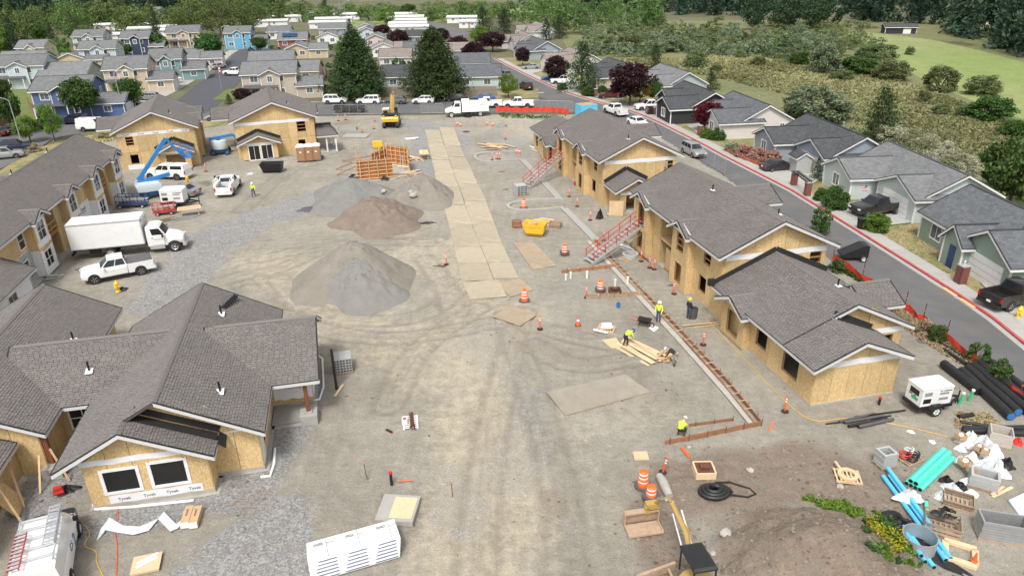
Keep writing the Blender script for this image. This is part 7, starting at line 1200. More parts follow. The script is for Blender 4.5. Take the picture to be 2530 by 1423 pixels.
def c_round(seed,K=46,n=80,top=1.,base=.22,wd=.5,fl=.5):
    """crown 1 high, 1 wide: many leaf clumps spread through an uneven egg"""
    rs = np.random.default_rng(seed);P = [];T = []
    for k in range(K):
        d = rs.normal(size=3);d /= np.linalg.norm(d);r = rs.uniform(.45,1.0)**.6;h = (top-base)/2;c = np.array([d[0]*wd*r*.86,d[1]*wd*r*.86,base+h+d[2]*h*r*.88]);R = rs.uniform(.09,.17);q = rs.normal(size=(n,3));q /= np.linalg.norm(q,axis=1)[:,None];q *= R*rs.uniform(.5,1.1,(n,1));q[:,2] *= .75
        P.append(c+q);T.append(np.clip(rs.uniform(.2,.8)+rs.normal(0,.16,n),0,1))
    return np.concatenate(P),np.concatenate(T)
def c_conifer(seed,W=22,B=9,n=16,droop=.25,base=.06,pw=.8,curve=.0):
    rs = np.random.default_rng(seed);P = [];T = []
    for w_ in range(W):
        z = base+(1-base)*w_/W;R = .5*(1-(z-base)/(1-base))**pw+.02;nb = max(3,int(B*(.45+.8*R*2)))
        if curve: R *= min(1,.55+(z-base)*3)
        for b in range(nb):
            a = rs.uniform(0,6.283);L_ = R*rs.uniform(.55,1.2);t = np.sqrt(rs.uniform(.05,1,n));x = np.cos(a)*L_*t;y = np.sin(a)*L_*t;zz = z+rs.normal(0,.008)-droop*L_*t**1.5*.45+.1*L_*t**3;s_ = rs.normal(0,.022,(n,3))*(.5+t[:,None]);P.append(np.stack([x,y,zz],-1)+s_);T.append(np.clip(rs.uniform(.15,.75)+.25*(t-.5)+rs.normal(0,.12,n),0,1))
    return np.concatenate(P),np.concatenate(T)
def c_shrub(seed,K=80,n=80):
    P,T = c_round(seed,K,n,1.,-.35,.5);k = P[:,2] > 0;return P[k],T[k]
CR = {}
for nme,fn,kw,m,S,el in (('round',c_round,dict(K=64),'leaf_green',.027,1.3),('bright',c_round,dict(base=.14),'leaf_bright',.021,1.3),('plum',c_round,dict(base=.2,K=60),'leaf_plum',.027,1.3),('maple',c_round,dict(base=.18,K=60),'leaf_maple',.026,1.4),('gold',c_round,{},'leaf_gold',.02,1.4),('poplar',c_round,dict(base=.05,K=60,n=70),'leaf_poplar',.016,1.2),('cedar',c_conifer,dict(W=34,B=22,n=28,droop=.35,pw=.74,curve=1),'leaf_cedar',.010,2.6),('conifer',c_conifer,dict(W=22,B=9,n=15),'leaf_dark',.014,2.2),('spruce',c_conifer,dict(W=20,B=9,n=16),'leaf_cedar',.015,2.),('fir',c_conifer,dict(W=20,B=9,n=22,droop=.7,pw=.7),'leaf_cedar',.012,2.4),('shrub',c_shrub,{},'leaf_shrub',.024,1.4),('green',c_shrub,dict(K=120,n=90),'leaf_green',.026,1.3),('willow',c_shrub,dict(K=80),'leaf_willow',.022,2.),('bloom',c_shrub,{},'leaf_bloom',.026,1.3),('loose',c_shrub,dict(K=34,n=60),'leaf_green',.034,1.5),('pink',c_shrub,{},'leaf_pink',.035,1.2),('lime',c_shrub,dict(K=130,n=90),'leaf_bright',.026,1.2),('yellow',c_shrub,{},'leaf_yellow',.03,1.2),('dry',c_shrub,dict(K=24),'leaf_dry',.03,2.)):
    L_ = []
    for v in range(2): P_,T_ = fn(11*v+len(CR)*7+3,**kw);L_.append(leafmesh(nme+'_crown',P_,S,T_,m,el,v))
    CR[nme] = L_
tk = MB();tk.path([(0,0,-.02),(.01,0,.2),(-.01,.01,.45),(0,0,.75)],[.03,.022,.016,.005],7)
for k in range(6): a = k*1.05;tk.path([(0,0,.22+.05*k),(.14*math.cos(a),.14*math.sin(a),.4+.06*k),(.26*math.cos(a),.26*math.sin(a),.5+.06*k)],[.012,.008,.002],5)
TRUNK = tk.mesh('trunk','trunk',40);tk = MB()
for k in range(5): tk.path([(0,0,-.02),(.1*math.cos(k*1.26),.1*math.sin(k*1.26),.25),(.17*math.cos(k*1.26),.17*math.sin(k*1.26),.5)],[.03,.02,.005],5)
STEMS = tk.mesh('trunk','trunk',40)
NV = [0]
def tree(kind,label,px,ytop,wpx,name=None,cat=None,group=None,hgt=None):
    p = G(*px);d = VF + VR*(px[0]-1265)/FPX - VU*(ytop-711.5)/FPX;t = p.y/d[1];h = hgt or max(.4,CH+d[2]*t);w_ = wpx*(p.y*_c+CH*_s)/FPX
    sh = kind in ('shrub','loose','green','willow','bloom','pink','lime','yellow','dry');T = thing(name or ('shrub' if sh else 'tree'),label,cat or ('shrub' if sh else 'tree'),(p.x,p.y+(w_*.25 if sh else 0),0),random.random()*6.28,group);T.scale = (w_,w_,h);NV[0] += 1
    add_obj('crown',CR[kind][NV[0] % 2],T);add_obj('stems' if sh else 'trunk',STEMS if sh else TRUNK,T);return T
for a in [('cedar','big dark cedar below the fence, left of two',(885,246),78,172),('cedar','big dark cedar below the fence, right of two',(1077,243),72,182),('bright','yellow green tree behind the left cedar',(862,200),84,60),('round','round street tree before the blue house',(210,297),190,88),('round','round street tree by the left corner lamp',(326,274),190,68),('round','round street tree at the left picture edge',(34,335),192,84),('round','round tree where the side street bends',(520,160),78,74),('round','round tree beside the navy house',(398,132),82,44),('round','small round tree left of the navy house',(312,142),108,38),('round','round tree between the cream and tan houses',(107,178),136,46),('round','round tree next to the sky blue house',(644,128),90,42),('bright','yellow green street tree by the far left lamp',(76,352),284,66),('bright','slender young street tree behind the left long block',(136,348),253,54),('bright','bright tree behind the tan gabled house',(138,138),96,46),('bright','small bright tree left of the tall pale house',(163,144),118,34),('poplar','tall broad poplar in the left background',(192,112),-12,92),('conifer','dark conifer left of the tall poplar',(45,150),40,66),('bright','bright leafy tree at the left edge of the woods',(5,152),58,74),('conifer','pointed conifer between poplar and left conifer',(135,122),56,42),('round','rounded tree behind the cream house',(100,110),60,46),('conifer','narrow dark conifer in the left trailer park',(388,88),16,34),('round','round green tree among the left trailers',(312,74),24,62),('bright','pale green tree beside the narrow dark conifer',(368,68),40,34),('poplar','leftmost of three big poplars behind the beige roof',(480,92),-14,108),('poplar','middle of three big poplars behind the sky blue house',(552,92),-18,108),('poplar','rightmost of three big poplars',(620,86),-14,100),('conifer','dark conifer at the edge of the far pasture',(804,34),-20,26),('bright','bright tree above the long white mobile homes',(956,70),18,46),('conifer','conifer behind the solar house row',(868,100),46,36),('round','tree right of the bright tree above the mobile homes',(1010,45),10,40),
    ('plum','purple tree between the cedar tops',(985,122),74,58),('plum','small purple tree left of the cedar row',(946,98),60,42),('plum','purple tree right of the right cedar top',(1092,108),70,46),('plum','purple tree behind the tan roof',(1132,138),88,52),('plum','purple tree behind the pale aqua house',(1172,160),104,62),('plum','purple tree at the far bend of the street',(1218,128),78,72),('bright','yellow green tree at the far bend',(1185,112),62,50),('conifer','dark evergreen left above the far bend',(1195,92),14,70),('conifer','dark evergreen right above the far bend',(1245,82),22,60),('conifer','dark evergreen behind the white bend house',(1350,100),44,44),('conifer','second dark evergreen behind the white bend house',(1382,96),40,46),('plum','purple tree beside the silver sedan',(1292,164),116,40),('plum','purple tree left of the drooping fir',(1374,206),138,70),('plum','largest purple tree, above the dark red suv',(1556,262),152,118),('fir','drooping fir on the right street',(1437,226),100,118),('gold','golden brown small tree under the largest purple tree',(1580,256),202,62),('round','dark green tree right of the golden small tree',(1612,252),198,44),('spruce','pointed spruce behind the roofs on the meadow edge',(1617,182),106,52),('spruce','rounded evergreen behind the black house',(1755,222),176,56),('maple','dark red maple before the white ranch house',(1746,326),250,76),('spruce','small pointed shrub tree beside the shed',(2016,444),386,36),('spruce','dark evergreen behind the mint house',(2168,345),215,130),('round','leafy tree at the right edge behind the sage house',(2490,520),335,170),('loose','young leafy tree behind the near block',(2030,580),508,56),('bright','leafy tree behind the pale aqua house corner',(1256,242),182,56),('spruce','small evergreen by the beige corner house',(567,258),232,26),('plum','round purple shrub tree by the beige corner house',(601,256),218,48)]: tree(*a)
for a in [('lime','clipped yellow green bush on the dry lawn',(2170,577),530,66),('green','large clipped green bush by the mint driveway',(2066,522),462,66),('green','smaller clipped green bush behind its larger neighbour',(2032,500),464,42),('willow','big grey green willow bush behind the blue grey house',(2030,302),212,175),('yellow','yellow leaved shrub below the sage house window',(2372,632),592,34),('lime','second yellow shrub below the sage house window',(2395,652),610,36),('yellow','third yellow shrub by the sage house porch',(2405,668),634,34),('pink','pink flowering shrub behind the rusty netting, left',(1840,392),358,46),('bloom','white flowering shrub at the left of the flower bed',(1812,378),352,46),('pink','pink flowering shrub behind the rusty netting, middle',(1875,400),364,46),('pink','pink flowering shrub behind the rusty netting, right',(1912,410),372,44),('green','clipped hedge bush by the white ranch house',(1775,348),318,46),('lime','bright small bush left of the clipped hedge',(1745,345),315,30),('green','low bush by the brick pier near the red suv',(1455,240),214,40),('green','bush at the left of the drive under the fir',(1390,224),206,28),('green','second low bush by the red suv pier',(1490,236),212,30),('dry','dry reddish weeds in the fence corner by the street',(2210,772),735,34),('loose','green weeds at the orange fence, upper',(2320,850),800,50),('loose','leafy bush on the orange fence, left',(2420,905),845,55),('loose','leafy bush on the orange fence, right',(2475,950),885,60),('dry','straw coloured grass by the orange fence',(2290,835),790,46),('loose','weeds behind the near block at the fence',(2070,675),640,44),('dry','dry grass clump beside the left corner verge',(250,345),325,60),('dry','dry pale shrub on the far left verge',(80,378),352,34),
    ('shrub','dark round shrub alone on the meadow, left',(1875,165),138,38),('shrub','round shrub with pale side on the meadow',(1720,170),122,62),('shrub','low shrub right of the pale sided shrub',(1770,178),158,30),('shrub','large olive bush above the fir',(1560,130),80,80),('shrub','olive bush beside the large olive bush',(1495,130),82,70),('willow','grey willow bush behind the large olive bush',(1650,128),90,90),('shrub','tall olive shrub on the green field edge, left of two',(2330,228),158,84),('shrub','tall olive shrub on the green field edge, right of two',(2440,238),186,90),('shrub','wide dark thicket bush below the barn, left',(2180,146),108,100),('shrub','small round shrub right of the wide dark thicket bush',(2250,136),114,24),('green','dark green bush cluster in the meadow middle',(2130,185),138,100),('shrub','bush right of the dark green cluster',(2215,200),146,96),('willow','weeping pale tree in the meadow middle',(2042,184),104,80),('shrub','brown bush under the weeping pale tree',(2085,200),172,60),('green','small round green bush left of the weeping tree',(1980,162),126,54),('shrub','low bush in the slope middle below the tall olive shrubs',(2330,285),256,44),('shrub','dark low bush on the slope left below the tall olive shrubs',(2285,255),220,34),('shrub','brown grey bush on the lower slope',(2385,290),260,40),('green','wide green bush on the lower right slope',(2460,300),236,110),('shrub','small bush on the lower right slope',(2455,298),276,24),('shrub','bush at the right picture edge slope',(2500,330),290,60),('green','leafy shrub on slope above right edge tree',(2520,340),300,80)]: tree(*a)
def mass(name,label,cat,spots,kinds,m,S,el,seed,sub=None):
    """far vegetation that reads as one mass"""
    rs = np.random.default_rng(seed);PP = [];TT = [];SS = []
    for (x,y,h,w_) in spots:
        fn,kw = kinds[rs.integers(len(kinds))];P_,T_ = fn(int(rs.integers(40)),**kw);a = rs.uniform(0,6.28);c,s_ = math.cos(a),math.sin(a);PP.append(np.stack([(P_[:,0]*c-P_[:,1]*s_)*w_+x,(P_[:,0]*s_+P_[:,1]*c)*w_+y,P_[:,2]*h],-1));TT.append(np.clip(T_*.8+rs.uniform(-.15,.35),0,1));SS.append(np.full(len(P_),S*h))
    return props(add_obj(name,leafmesh(name,np.concatenate(PP),np.concatenate(SS),np.concatenate(TT),m,el,seed)),label,cat,None,'stuff')
def spots(n,xr,yr,h,wr,ok=lambda x,y: True,seed=0):
    rs = np.random.default_rng(seed);out = []
    while len(out) < n:
        x,y = rs.uniform(*xr),rs.uniform(*yr)
        if ok(x,y): p = G(x,y);hh = rs.uniform(*h);out.append((p.x,p.y,hh,hh*rs.uniform(*wr)))
    return out
CF = [(c_conifer,dict(W=13,B=6,n=7)),(c_conifer,dict(W=14,B=6,n=7,droop=.5))];RD = [(c_round,dict(K=20,n=26,base=.1)),(c_round,dict(K=24,n=22,base=.05))];SH = [(c_shrub,dict(K=20,n=26))]
mass('woods','dark conifer woods across the far left','woods',spots(150,(-150,700),(8,62),(17,27),(.3,.42),lambda x,y: y < 66-.05*x and not (300 < x < 460 and y > 42),1),CF,'leaf_forest',.022,1.9,5)
mass('woods','dark conifer woods on the right hillside','woods',spots(190,(2080,2760),(-25,150),(16,26),(.32,.45),lambda x,y: y < 58+(x-2080)*.19 and not (2170 < x < 2270 and y > 62),2),CF+RD[:1],'leaf_hill',.022,1.9,6)
mass('woods','dark conifer woods behind the thicket, top middle','woods',spots(120,(1330,2150),(-5,40),(17,27),(.32,.44),lambda x,y: y < 36+(x-1330)*.02,3),CF,'leaf_forest',.022,1.9,7)
mass('woods','rounded bright green trees behind the street end','woods',spots(34,(1230,1640),(48,96),(8,13),(.8,1.1),lambda x,y: y < 92-abs(x-1420)*.06 and y > 40+abs(x-1400)*.05,4),RD,'leaf_poplar',.03,1.3,8)
mass('woods','dense green grove at the field corner','woods',spots(22,(1850,2060),(52,76),(10,14),(.7,1.0),seed=5),RD,'leaf_dark',.03,1.3,9)
mass('thicket','grey green willow thicket on the meadow','thicket',spots(120,(1440,2080),(80,142),(2.2,4.5),(1.3,2.2),lambda x,y: y > 82 and y < 138+(x-1440)*.02,6),SH,'leaf_willow',.05,1.8,10)
mass('thicket','olive brush along the meadow top','thicket',spots(90,(1560,2140),(62,120),(2,4.5),(1.2,2.),seed=7),SH,'leaf_shrub',.05,1.5,11)
mass('thicket','mixed green scrub across the upper meadow','thicket',spots(120,(1560,2190),(75,190),(1.4,3.4),(1.2,2.1),lambda x,y: 78+(x-1560)*.05 < y < 122+(x-1560)*.09,17),SH,'leaf_shrub',.05,1.5,21)
mass('thicket','darker green bushes through the upper meadow','thicket',spots(50,(1500,2170),(75,180),(1.6,3.6),(1.1,1.8),lambda x,y: 78+(x-1560)*.05 < y < 118+(x-1560)*.08,18),SH,'leaf_dark',.05,1.5,22)
mass('thicket','hedgerow brush before the far pasture','thicket',spots(110,(640,1250),(16,60),(3,7),(1.2,2.2),lambda x,y: y > 52-abs(x-950)*.05-22,8),SH+RD[:1],'leaf_poplar',.045,1.4,12)
mass('thicket','blossoming bramble hedge behind the mint house','thicket',[(G(x,y).x,G(x,y).y,h,w_) for x,y,h,w_ in [(2200,355,3,5),(2230,375,2.6,5),(2270,395,2.8,5),(2310,415,2.8,5),(2350,435,3,5),(2390,460,3,5),(2240,350,2.5,4),(2290,375,2.5,4),(2330,395,2.6,4),(2380,425,2.6,4),(2180,335,2.8,5)]],[(c_shrub,dict(K=60,n=70))],'leaf_bloom',.035,1.3,13)
mass('brush','mixed trees between the left houses and the woods','woods',spots(120,(0,760),(50,112),(5,12),(.7,1.1),lambda x,y: y < 108-.07*x,9),RD+CF[:1],'leaf_poplar',.035,1.3,14)
mass('brush','garden shrubs among the middle and left houses','shrubs',spots(150,(0,1200),(90,215),(1.2,3.4),(.8,1.3),lambda x,y: y < 225-.02*x and not (430 < x < 620),10),SH,'leaf_green',.06,1.4,15)
def tufts(name,label,cat,n,poly,m,S,seed,zf=None,pw=1.5,tone=.25,thr=-.3,hz=0.):
    rs = np.random.default_rng(seed);P = [G(*p) if not hasattr(p,'x') else p for p in poly];xs = [p.x for p in P];ys = [p.y for p in P];X = [];Y = []
    while sum(map(len,X)) < n:
        x = rs.uniform(min(xs),max(xs),n);y = rs.uniform(min(ys),max(ys),n);k = inside(P,x,y) & (rs.random(n) < (min(ys)/y)**pw) & (vnoise(x,y,.5/max(S,.1)*.1,seed)+vnoise(x,y,.5/max(S,.1)*.4,seed+1) > thr);X.append(x[k]);Y.append(y[k])
    x = np.concatenate(X)[:n];y = np.concatenate(Y)[:n];z = (zf(x,y) if zf else 0)+S*.5*rs.random(n)+hz*rs.random(n)**2;s_ = S*rs.uniform(.5,1.4,n)*(1+y/260);T = np.clip(.5+vnoise(x,y,.06,seed+2)*1.2+rs.normal(0,tone,n),0,1)
    return props(add_obj(name,leafmesh(name,np.stack([x,y,z+0*x],-1),s_,T,m,1.5,seed,.2)),label,cat,None,'stuff')
MP = [(1480,150),(1800,140),(2100,165),(2300,225),(2420,270),(2530,345),(2530,500),(2400,450),(2190,330),(1960,238),(1760,190)]
tufts('meadow_grass','tussocky brown green meadow plants','grass',60000,MP,'leaf_meadow',.2,1,None,.7,.3)
tufts('lawn_grass','short patchy lawn grass of the sage and mint houses','grass',14000,[(2150,570),(2250,556),(2340,606),(2440,690),(2425,715),(2380,715),(2250,628)],'leaf_dry',.045,2,lambda x,y: 0*x+.06,.5,.35,.05)
mz = lambda x,y: site_z(x,y)
tufts('weeds','fresh green grass on the dirt mound rim','grass',5200,[(1880,1238),(1960,1222),(2110,1240),(2200,1290),(2290,1423),(2140,1423),(2150,1330),(2090,1270),(1960,1250)],'leaf_bright',.05,3,mz,.2,.25,.02,.2);tufts('flowers','yellow flowering weeds on the mound','flowers',700,[(2130,1300),(2200,1310),(2235,1390),(2190,1410),(2140,1360)],'leaf_yellow',.04,4,lambda x,y: site_z(x,y)+.2,.2,.25,-.05,.5);tufts('weeds','dark weeds under the yellow flowers','grass',2200,[(2110,1290),(2210,1290),(2270,1423),(2120,1423)],'leaf_green',.07,5,mz,.2,.25,-.05,.35);tufts('weeds','dry weeds along the orange fence','grass',5000,[(2160,730),(2230,768),(2300,818),(2400,900),(2380,905),(2290,850),(2200,790)],'leaf_dry',.12,6,mz,.3);tufts('weeds','green weeds along the orange fence','grass',3500,[(2060,660),(2160,722),(2300,826),(2420,925),(2530,1012),(2530,990),(2400,880),(2230,758),(2070,640)],'leaf_green',.12,7,mz,.3);tufts('weeds','dry weeds on the street corner verge','grass',3500,[(200,342),(330,326),(330,340),(210,360)],'leaf_dry',.15,8,None,.3)
tufts('straw','straw and dead grass near the black pipes','grass',1600,[(2360,1020),(2440,1020),(2500,1075),(2360,1060)],'leaf_dry',.08,9,mz,.2);tufts('weeds','sparse plants on the bank before the cross street','grass',350,[(1230,282),(1400,288),(1380,296),(1240,292)],'leaf_green',.14,10,mz,.2)
# ================================================================ material yard and loose things
def pipe(label,a,b,r,m,rib=False,z=0.,grp=None,cap=None,zb=None,name='pipe'):
    A,B = G(*a),G(*b);A.z = zs(A.x,A.y)+r+z;B.z = zs(B.x,B.y)+r+(z if zb is None else zb);q = MB();d = (B-A).normalized()
    if rib:
        n = int((B-A).length/.16);pts = [A.lerp(B,i/(2*n)) for i in range(2*n+1)];q.path(pts,[r if i % 2 else r*.93 for i in range(2*n+1)],12)
    else: q.tube(A,B,r,n=12)
    T = props(q.build(name,m,None,50),label,'pipe',grp);e = MB()
    for p,s_ in ((A,-1),(B,1)): e.tube(p+d*s_*.001,p+d*s_*.006,r*.82,n=12)
    e.build('end_cap' if cap else 'opening',cap or 'black',T);return T  # without a cap, a black disc paints the shade inside the hollow
for i,(a,b) in enumerate([((2328,908),(2418,978)),((2372,925),(2495,1040)),((2388,918),(2512,1030)),((2402,912),(2540,1030)),((2416,906),(2550,1012)),((2440,905),(2570,1005))]): pipe('large ribbed black pipe by the orange fence, %s from the left' % ORD[i],a,b,.3,'pipe_black',True,0,'large black pipes','blue' if i in (1,2) else None)
for i,(a,b) in enumerate([((2040,1050),(2200,1030)),((2072,1046),(2160,1026)),((2095,1058),(2190,1040)),((2120,1060),(2205,1042)),((2110,1035),(2236,1018)),((2085,1050),(2180,1034))]): pipe('thin dark pipe near the low wing corner, %s in its bundle' % ORD[i],a,b,(.05,.08,.1,.1,.05,.08)[i],'pipe_black' if i % 2 == 0 else 'pipe_grey',False,.02*i,'thin dark pipes')
for a,b,r,lb in [((2367,1035),(2402,1030),.14,'short black pipe above the white bags'),((2372,1046),(2480,1062),.1,'long slim black pipe behind the white bags'),((2378,1064),(2530,1062),.15,'thick black pipe behind the white bags, farther'),((2376,1070),(2530,1078),.17,'thick black pipe behind the white bags, nearer'),((2320,850),(2376,886),.12,'grey pipe against the orange fence, upper'),((2330,868),(2385,905),.14,'dark pipe against the orange fence, lower')]: pipe(lb,a,b,r,'pipe_black')
for i in range(6): x,y = (2238+i*11 if i < 4 else 2246+(i-4)*13),(1200+i*5 if i < 4 else 1203+(i-4)*6);pipe('teal pipe, %s in the strapped bundle' % ORD[i],(x,y),(x+82,y-78),.135,'pipe_teal',z=0 if i < 4 else .24,grp='teal pipes')
for i,(a,b,z) in enumerate([((2180,1183),(2334,1392),.05),((2196,1182),(2346,1388),.05),((2190,1172),(2300,1320),.25),((2232,1305),(2262,1352),.0),((2236,1325),(2282,1400),.0),((2250,1330),(2305,1410),.0),((2228,1320),(2268,1400),.18)]): pipe('sky blue pipe, %s in the crossing heap' % ORD[i],a,b,.115,'pipe_blue',z=z,grp='blue pipes')
pipe('short green pipe standing beside the crate',(2290,1275),(2286,1245),.1,'pipe_teal');
for a,b,lb,m in [((2368,1000),(2371,1000),'left of two green stubs with white caps','pipe_green'),((2392,992),(2396,990),'right of two green stubs with white caps','pipe_green'),((2171,1000),(2171,1000),'black stub beside the low wing corner','pipe_black'),((968,1199),(968,1199),'black stub with red cap on open ground','pipe_black')]:
    p = G(*a);h = .75 if m != 'pipe_black' or a[0] < 1000 else .45;q = MB();q.path([(0,0,-.05),(.12 if m == 'pipe_green' else 0,0,h)],.08,10);T = one('pipe_stub',lb,'pipe',q,m,(p.x,p.y,zs(p.x,p.y)));q = MB();q.tube((.12 if m == 'pipe_green' else 0,0,h),(.13 if m == 'pipe_green' else 0,0,h+.1),.1,n=10);q.build('cap','white' if m == 'pipe_green' else 'red',T)
def frames(name,label,px,deg,w_,d,h,n,m='galv',t=.12):
    p = G(*px);T = thing(name,label,'frame stack',(p.x,p.y,zs(p.x,p.y)),R_(deg));q = MB();pallet(q,w_+.1,d+.1);props(q.build('pallet','lumber_old',T),kind='stuff')
    for k in range(n): z0,z1 = .12+h*k/n,.12+h*(k+1)/n-.015;q = MB();j = random.uniform(-.02,.02);q.b2(-w_/2+j,w_/2+j,-d/2,-d/2+t,z0,z1);q.b2(-w_/2+j,w_/2+j,d/2-t,d/2,z0,z1);q.b2(-w_/2+j,-w_/2+t+j,-d/2+t,d/2-t,z0,z1);q.b2(w_/2-t+j,w_/2+j,-d/2+t,d/2-t,z0,z1);q.build('frame',m,T)
frames('frame_stack','stack of grey square rings on a pallet, left of the hose pallet',(2183,1150),14,.85,.75,.85,7,'block');frames('frame_stack','large stack of grey rectangular frames at the right edge',(2468,1325),-16,2.,1.,.95,6,'galv',.08);frames('frame_stack','grey frames partly under clear plastic',(2425,1200),-30,1.3,.9,.7,4,'block');frames('frame_stack','wire sided crate of white fittings above the bags',(2465,1095),-28,1.1,1.,.8,5,'tan_metal',.05)
p = G(2092,1185);T = thing('ring_pallet','pale concrete ring lying on a grey pallet','pallet',(p.x,p.y,zs(p.x,p.y)),R_(-12));q = MB();pallet(q,1.3,1.1);props(q.build('pallet','lumber_new',T),kind='stuff');q = MB();q.lathe([(.33,.12),(.52,.12),(.52,.24),(.33,.24),(.33,.12)],24);q.bar((-.3,.4,.18),(-.45,1.0,.18),.12,.1);q.build('ring','lumber_new',T)
p = G(2243,1135);T = thing('hose_pallet','pallet with coiled hoses and a red ring','pallet',(p.x,p.y,zs(p.x,p.y)),R_(25));q = MB();pallet(q,1.2,1.1);props(q.build('pallet','lumber_old',T),kind='stuff')
for k,(x,y,r,m) in enumerate(((-.2,.1,.3,'red'),(.2,-.1,.3,'black'),(-.1,-.25,.28,'black'),(.3,.25,.22,'plastic'))): q = MB();q.path([(x+r*math.cos(t*.5),y+r*math.sin(t*.5),.16+.012*t) for t in range(26)],.035,6);q.build('hose',m,T)
for i,(x,y,rx,ry,h,m) in enumerate([(2392,1095,.7,.55,.75,'white'),(2425,1108,.8,.6,.85,'plastic'),(2448,1128,.75,.6,.8,'white'),(2372,1112,.35,.3,.4,'white'),(2400,1135,.5,.4,.5,'white'),(2432,1150,.55,.5,.5,'white'),(2370,1140,.4,.35,.35,'plastic'),(2405,1160,.45,.4,.4,'white'),(2452,1168,.95,.7,.9,'plastic'),(2350,1210,.55,.45,.45,'plastic'),(2388,1195,.45,.35,.4,'white'),(2335,1188,.4,.3,.35,'black'),(2372,1205,.5,.4,.35,'black'),(2400,1222,.4,.3,.3,'white'),(2322,1228,.4,.35,.4,'plastic'),(2390,1085,.3,.3,.5,'white'),(2485,1150,.6,.5,.5,'tarp'),(2512,1095,.5,.35,.35,'red')]):
    tarpheap('bag',['tall white bag at the top of the heap','bulging grey white bag beside the wire crate','big white sack in the heap middle','small white bundle at the heap left edge','white sack beside the cardboard boxes','white sack under the clear plastic edge','crumpled pale wrap left of the boxes','small white sack below the boxes','large clear plastic cover over frames','pale wrapped fittings by the teal pipes','white sack right of the black fittings','black fittings heap, left','black fittings heap, right','white sack at the heap bottom','grey wrapped bundle by the teal pipe ends','white roll leaning on the tall bag','black cable heap right of the sacks','red sheet at the right picture edge'][i],(x,y),rx*.8,ry*.8,h,m,60+i,'bag',group='bags in the material heap')
for i,(x,y,dg,s) in enumerate([(2368,1098,10,.5),(2412,1125,30,.42),(2428,1135,-40,.4),(2378,1162,8,.55),(2392,1178,15,.35),(2408,1182,-20,.4)]):
    p = G(x,y);q = MB();o_ = s/2;q.prism([(-o_,-o_*.8),(o_,-o_*.8),(o_,o_*.8),(-o_,o_*.8)],0,.02)
    for a in ((-o_,o_,-o_*.8,-o_*.8+.02),(-o_,o_,o_*.8-.02,o_*.8),(-o_,-o_+.02,-o_*.8,o_*.8),(o_-.02,o_,-o_*.8,o_*.8)): q.b2(*a,0,.32)
    T = one('cardboard_box','open cardboard box, %s down the material heap' % ORD[i],'box',q,'cardboard',(p.x,p.y,.4),R_(dg),'cardboard boxes');q = MB();q.lathe([(o_*.7,.2),(o_*.5,.33),(0,.36)],7);q.build('contents','white',T)
C = crate('crate','slatted crate with a black bag beside the blue pipes',(2322,1312),-28,1.5,1.2,.8,'lumber_old');tarpheap('trash_bag','black bag inside the slatted crate',(2328,1290),.5,.42,.4,'tarp',91,'bag',z=.55);crate('crate','low slatted pallet box below the black fittings',(2365,1245),-30,1.3,1.,.35,'lumber_old')
p = G(2370,1372);T = thing('timber_frame','square timber frame with an orange cone on it','frame',(p.x,p.y,zs(p.x,p.y)),R_(-30))
for a,b in (((-.65,-.6),(.65,-.6)),((.6,-.5),(.6,.5)),((.65,.6),(-.65,.6)),((-.6,.5),(-.6,-.5))): q = MB();q.bar((*a,.1),(*b,.1),.28,.16);q.build('beam','lumber_new',T)
q = MB();q.lathe([(.16,.18),(.1,.2),(.03,.65),(0,.65)],10,(.55,-.3,0));q.build('cone','orange',T)
tarpheap('tarp','black crumpled tarp heap left of the blue pipes',(2222,1300),1.05,.9,.45,'tarp',92);tarpheap('tarp','long black tarp under the blue pipes',(2292,1362),.5,2.0,.14,'tarp',93,deg=38);tarpheap('tarp','clear plastic wrap where blue pipes cross the teal ones',(2242,1240),.62,.5,.5,'plastic',94,'plastic',z=.25)
sheet('insulation_board','blue grey board lying at the right edge','board',[(2490,1240),(2545,1215),(2590,1290),(2540,1310)],.12,'plastic');planks('pale plank at the right edge',(2472,1218),1.8,2,.2,28,'lumber_new',.12,3)
for i,(x,y) in enumerate(((2250,1068),(2303,1093))): tarpheap('foam_bit','white foam piece, %s of two near the thin pipes' % ('left','right')[i],(x,y),.2,.17,.12,'white',95+i,'foam')
p = G(1765,1222);q = MB();q.path([(.85*(1-.012*t)*math.cos(t*.35),.62*(1-.012*t)*math.sin(t*.35),.12+.09*(t/18)) for t in range(62)],.12,10);T = one('pipe_coil','thick black pipe coiled on the dug earth','pipe',q,'pipe_black',(p.x,p.y,zs(p.x,p.y)),0,None,50);q = MB();q.path([(.2,.7,.2),(1.0,.75,.15),(1.9,.3,.1),(2.1,-.1,.08),(1.6,-.35,.1),(.7,-.3,.25)],.045,8);q.build('loose_end','pipe_black',T)
q = MB();q.path([(-.1,.8,.16),(0,.2,.2),(.05,-.3,.19),(.12,-.8,.15)],[.2,.27,.25,.2],9);put('concrete_chunk','long rough concrete lump beside the drums','rubble',q,'rock',(1640,1208),0,smooth=60)
def drainpipe(label,px,r=.075): P = [G(*p) for p in px];q = MB();q.path([(p.x,p.y,.12) for p in P],r,8);props(q.build('drain_pipe','pipe_white',None,40),label,'pipe','white drain pipes')
drainpipe('white drain pipe along the front of the community building',[(232,1250),(236,1262),(330,1256),(480,1240)]);drainpipe('white drain pipe at the right front corner',[(645,1182),(668,1180),(678,1150),(680,1112)]);drainpipe('white drain pipe along the right porch side',[(684,1042),(692,1012),(790,990),(800,960),(797,890),(786,882)])
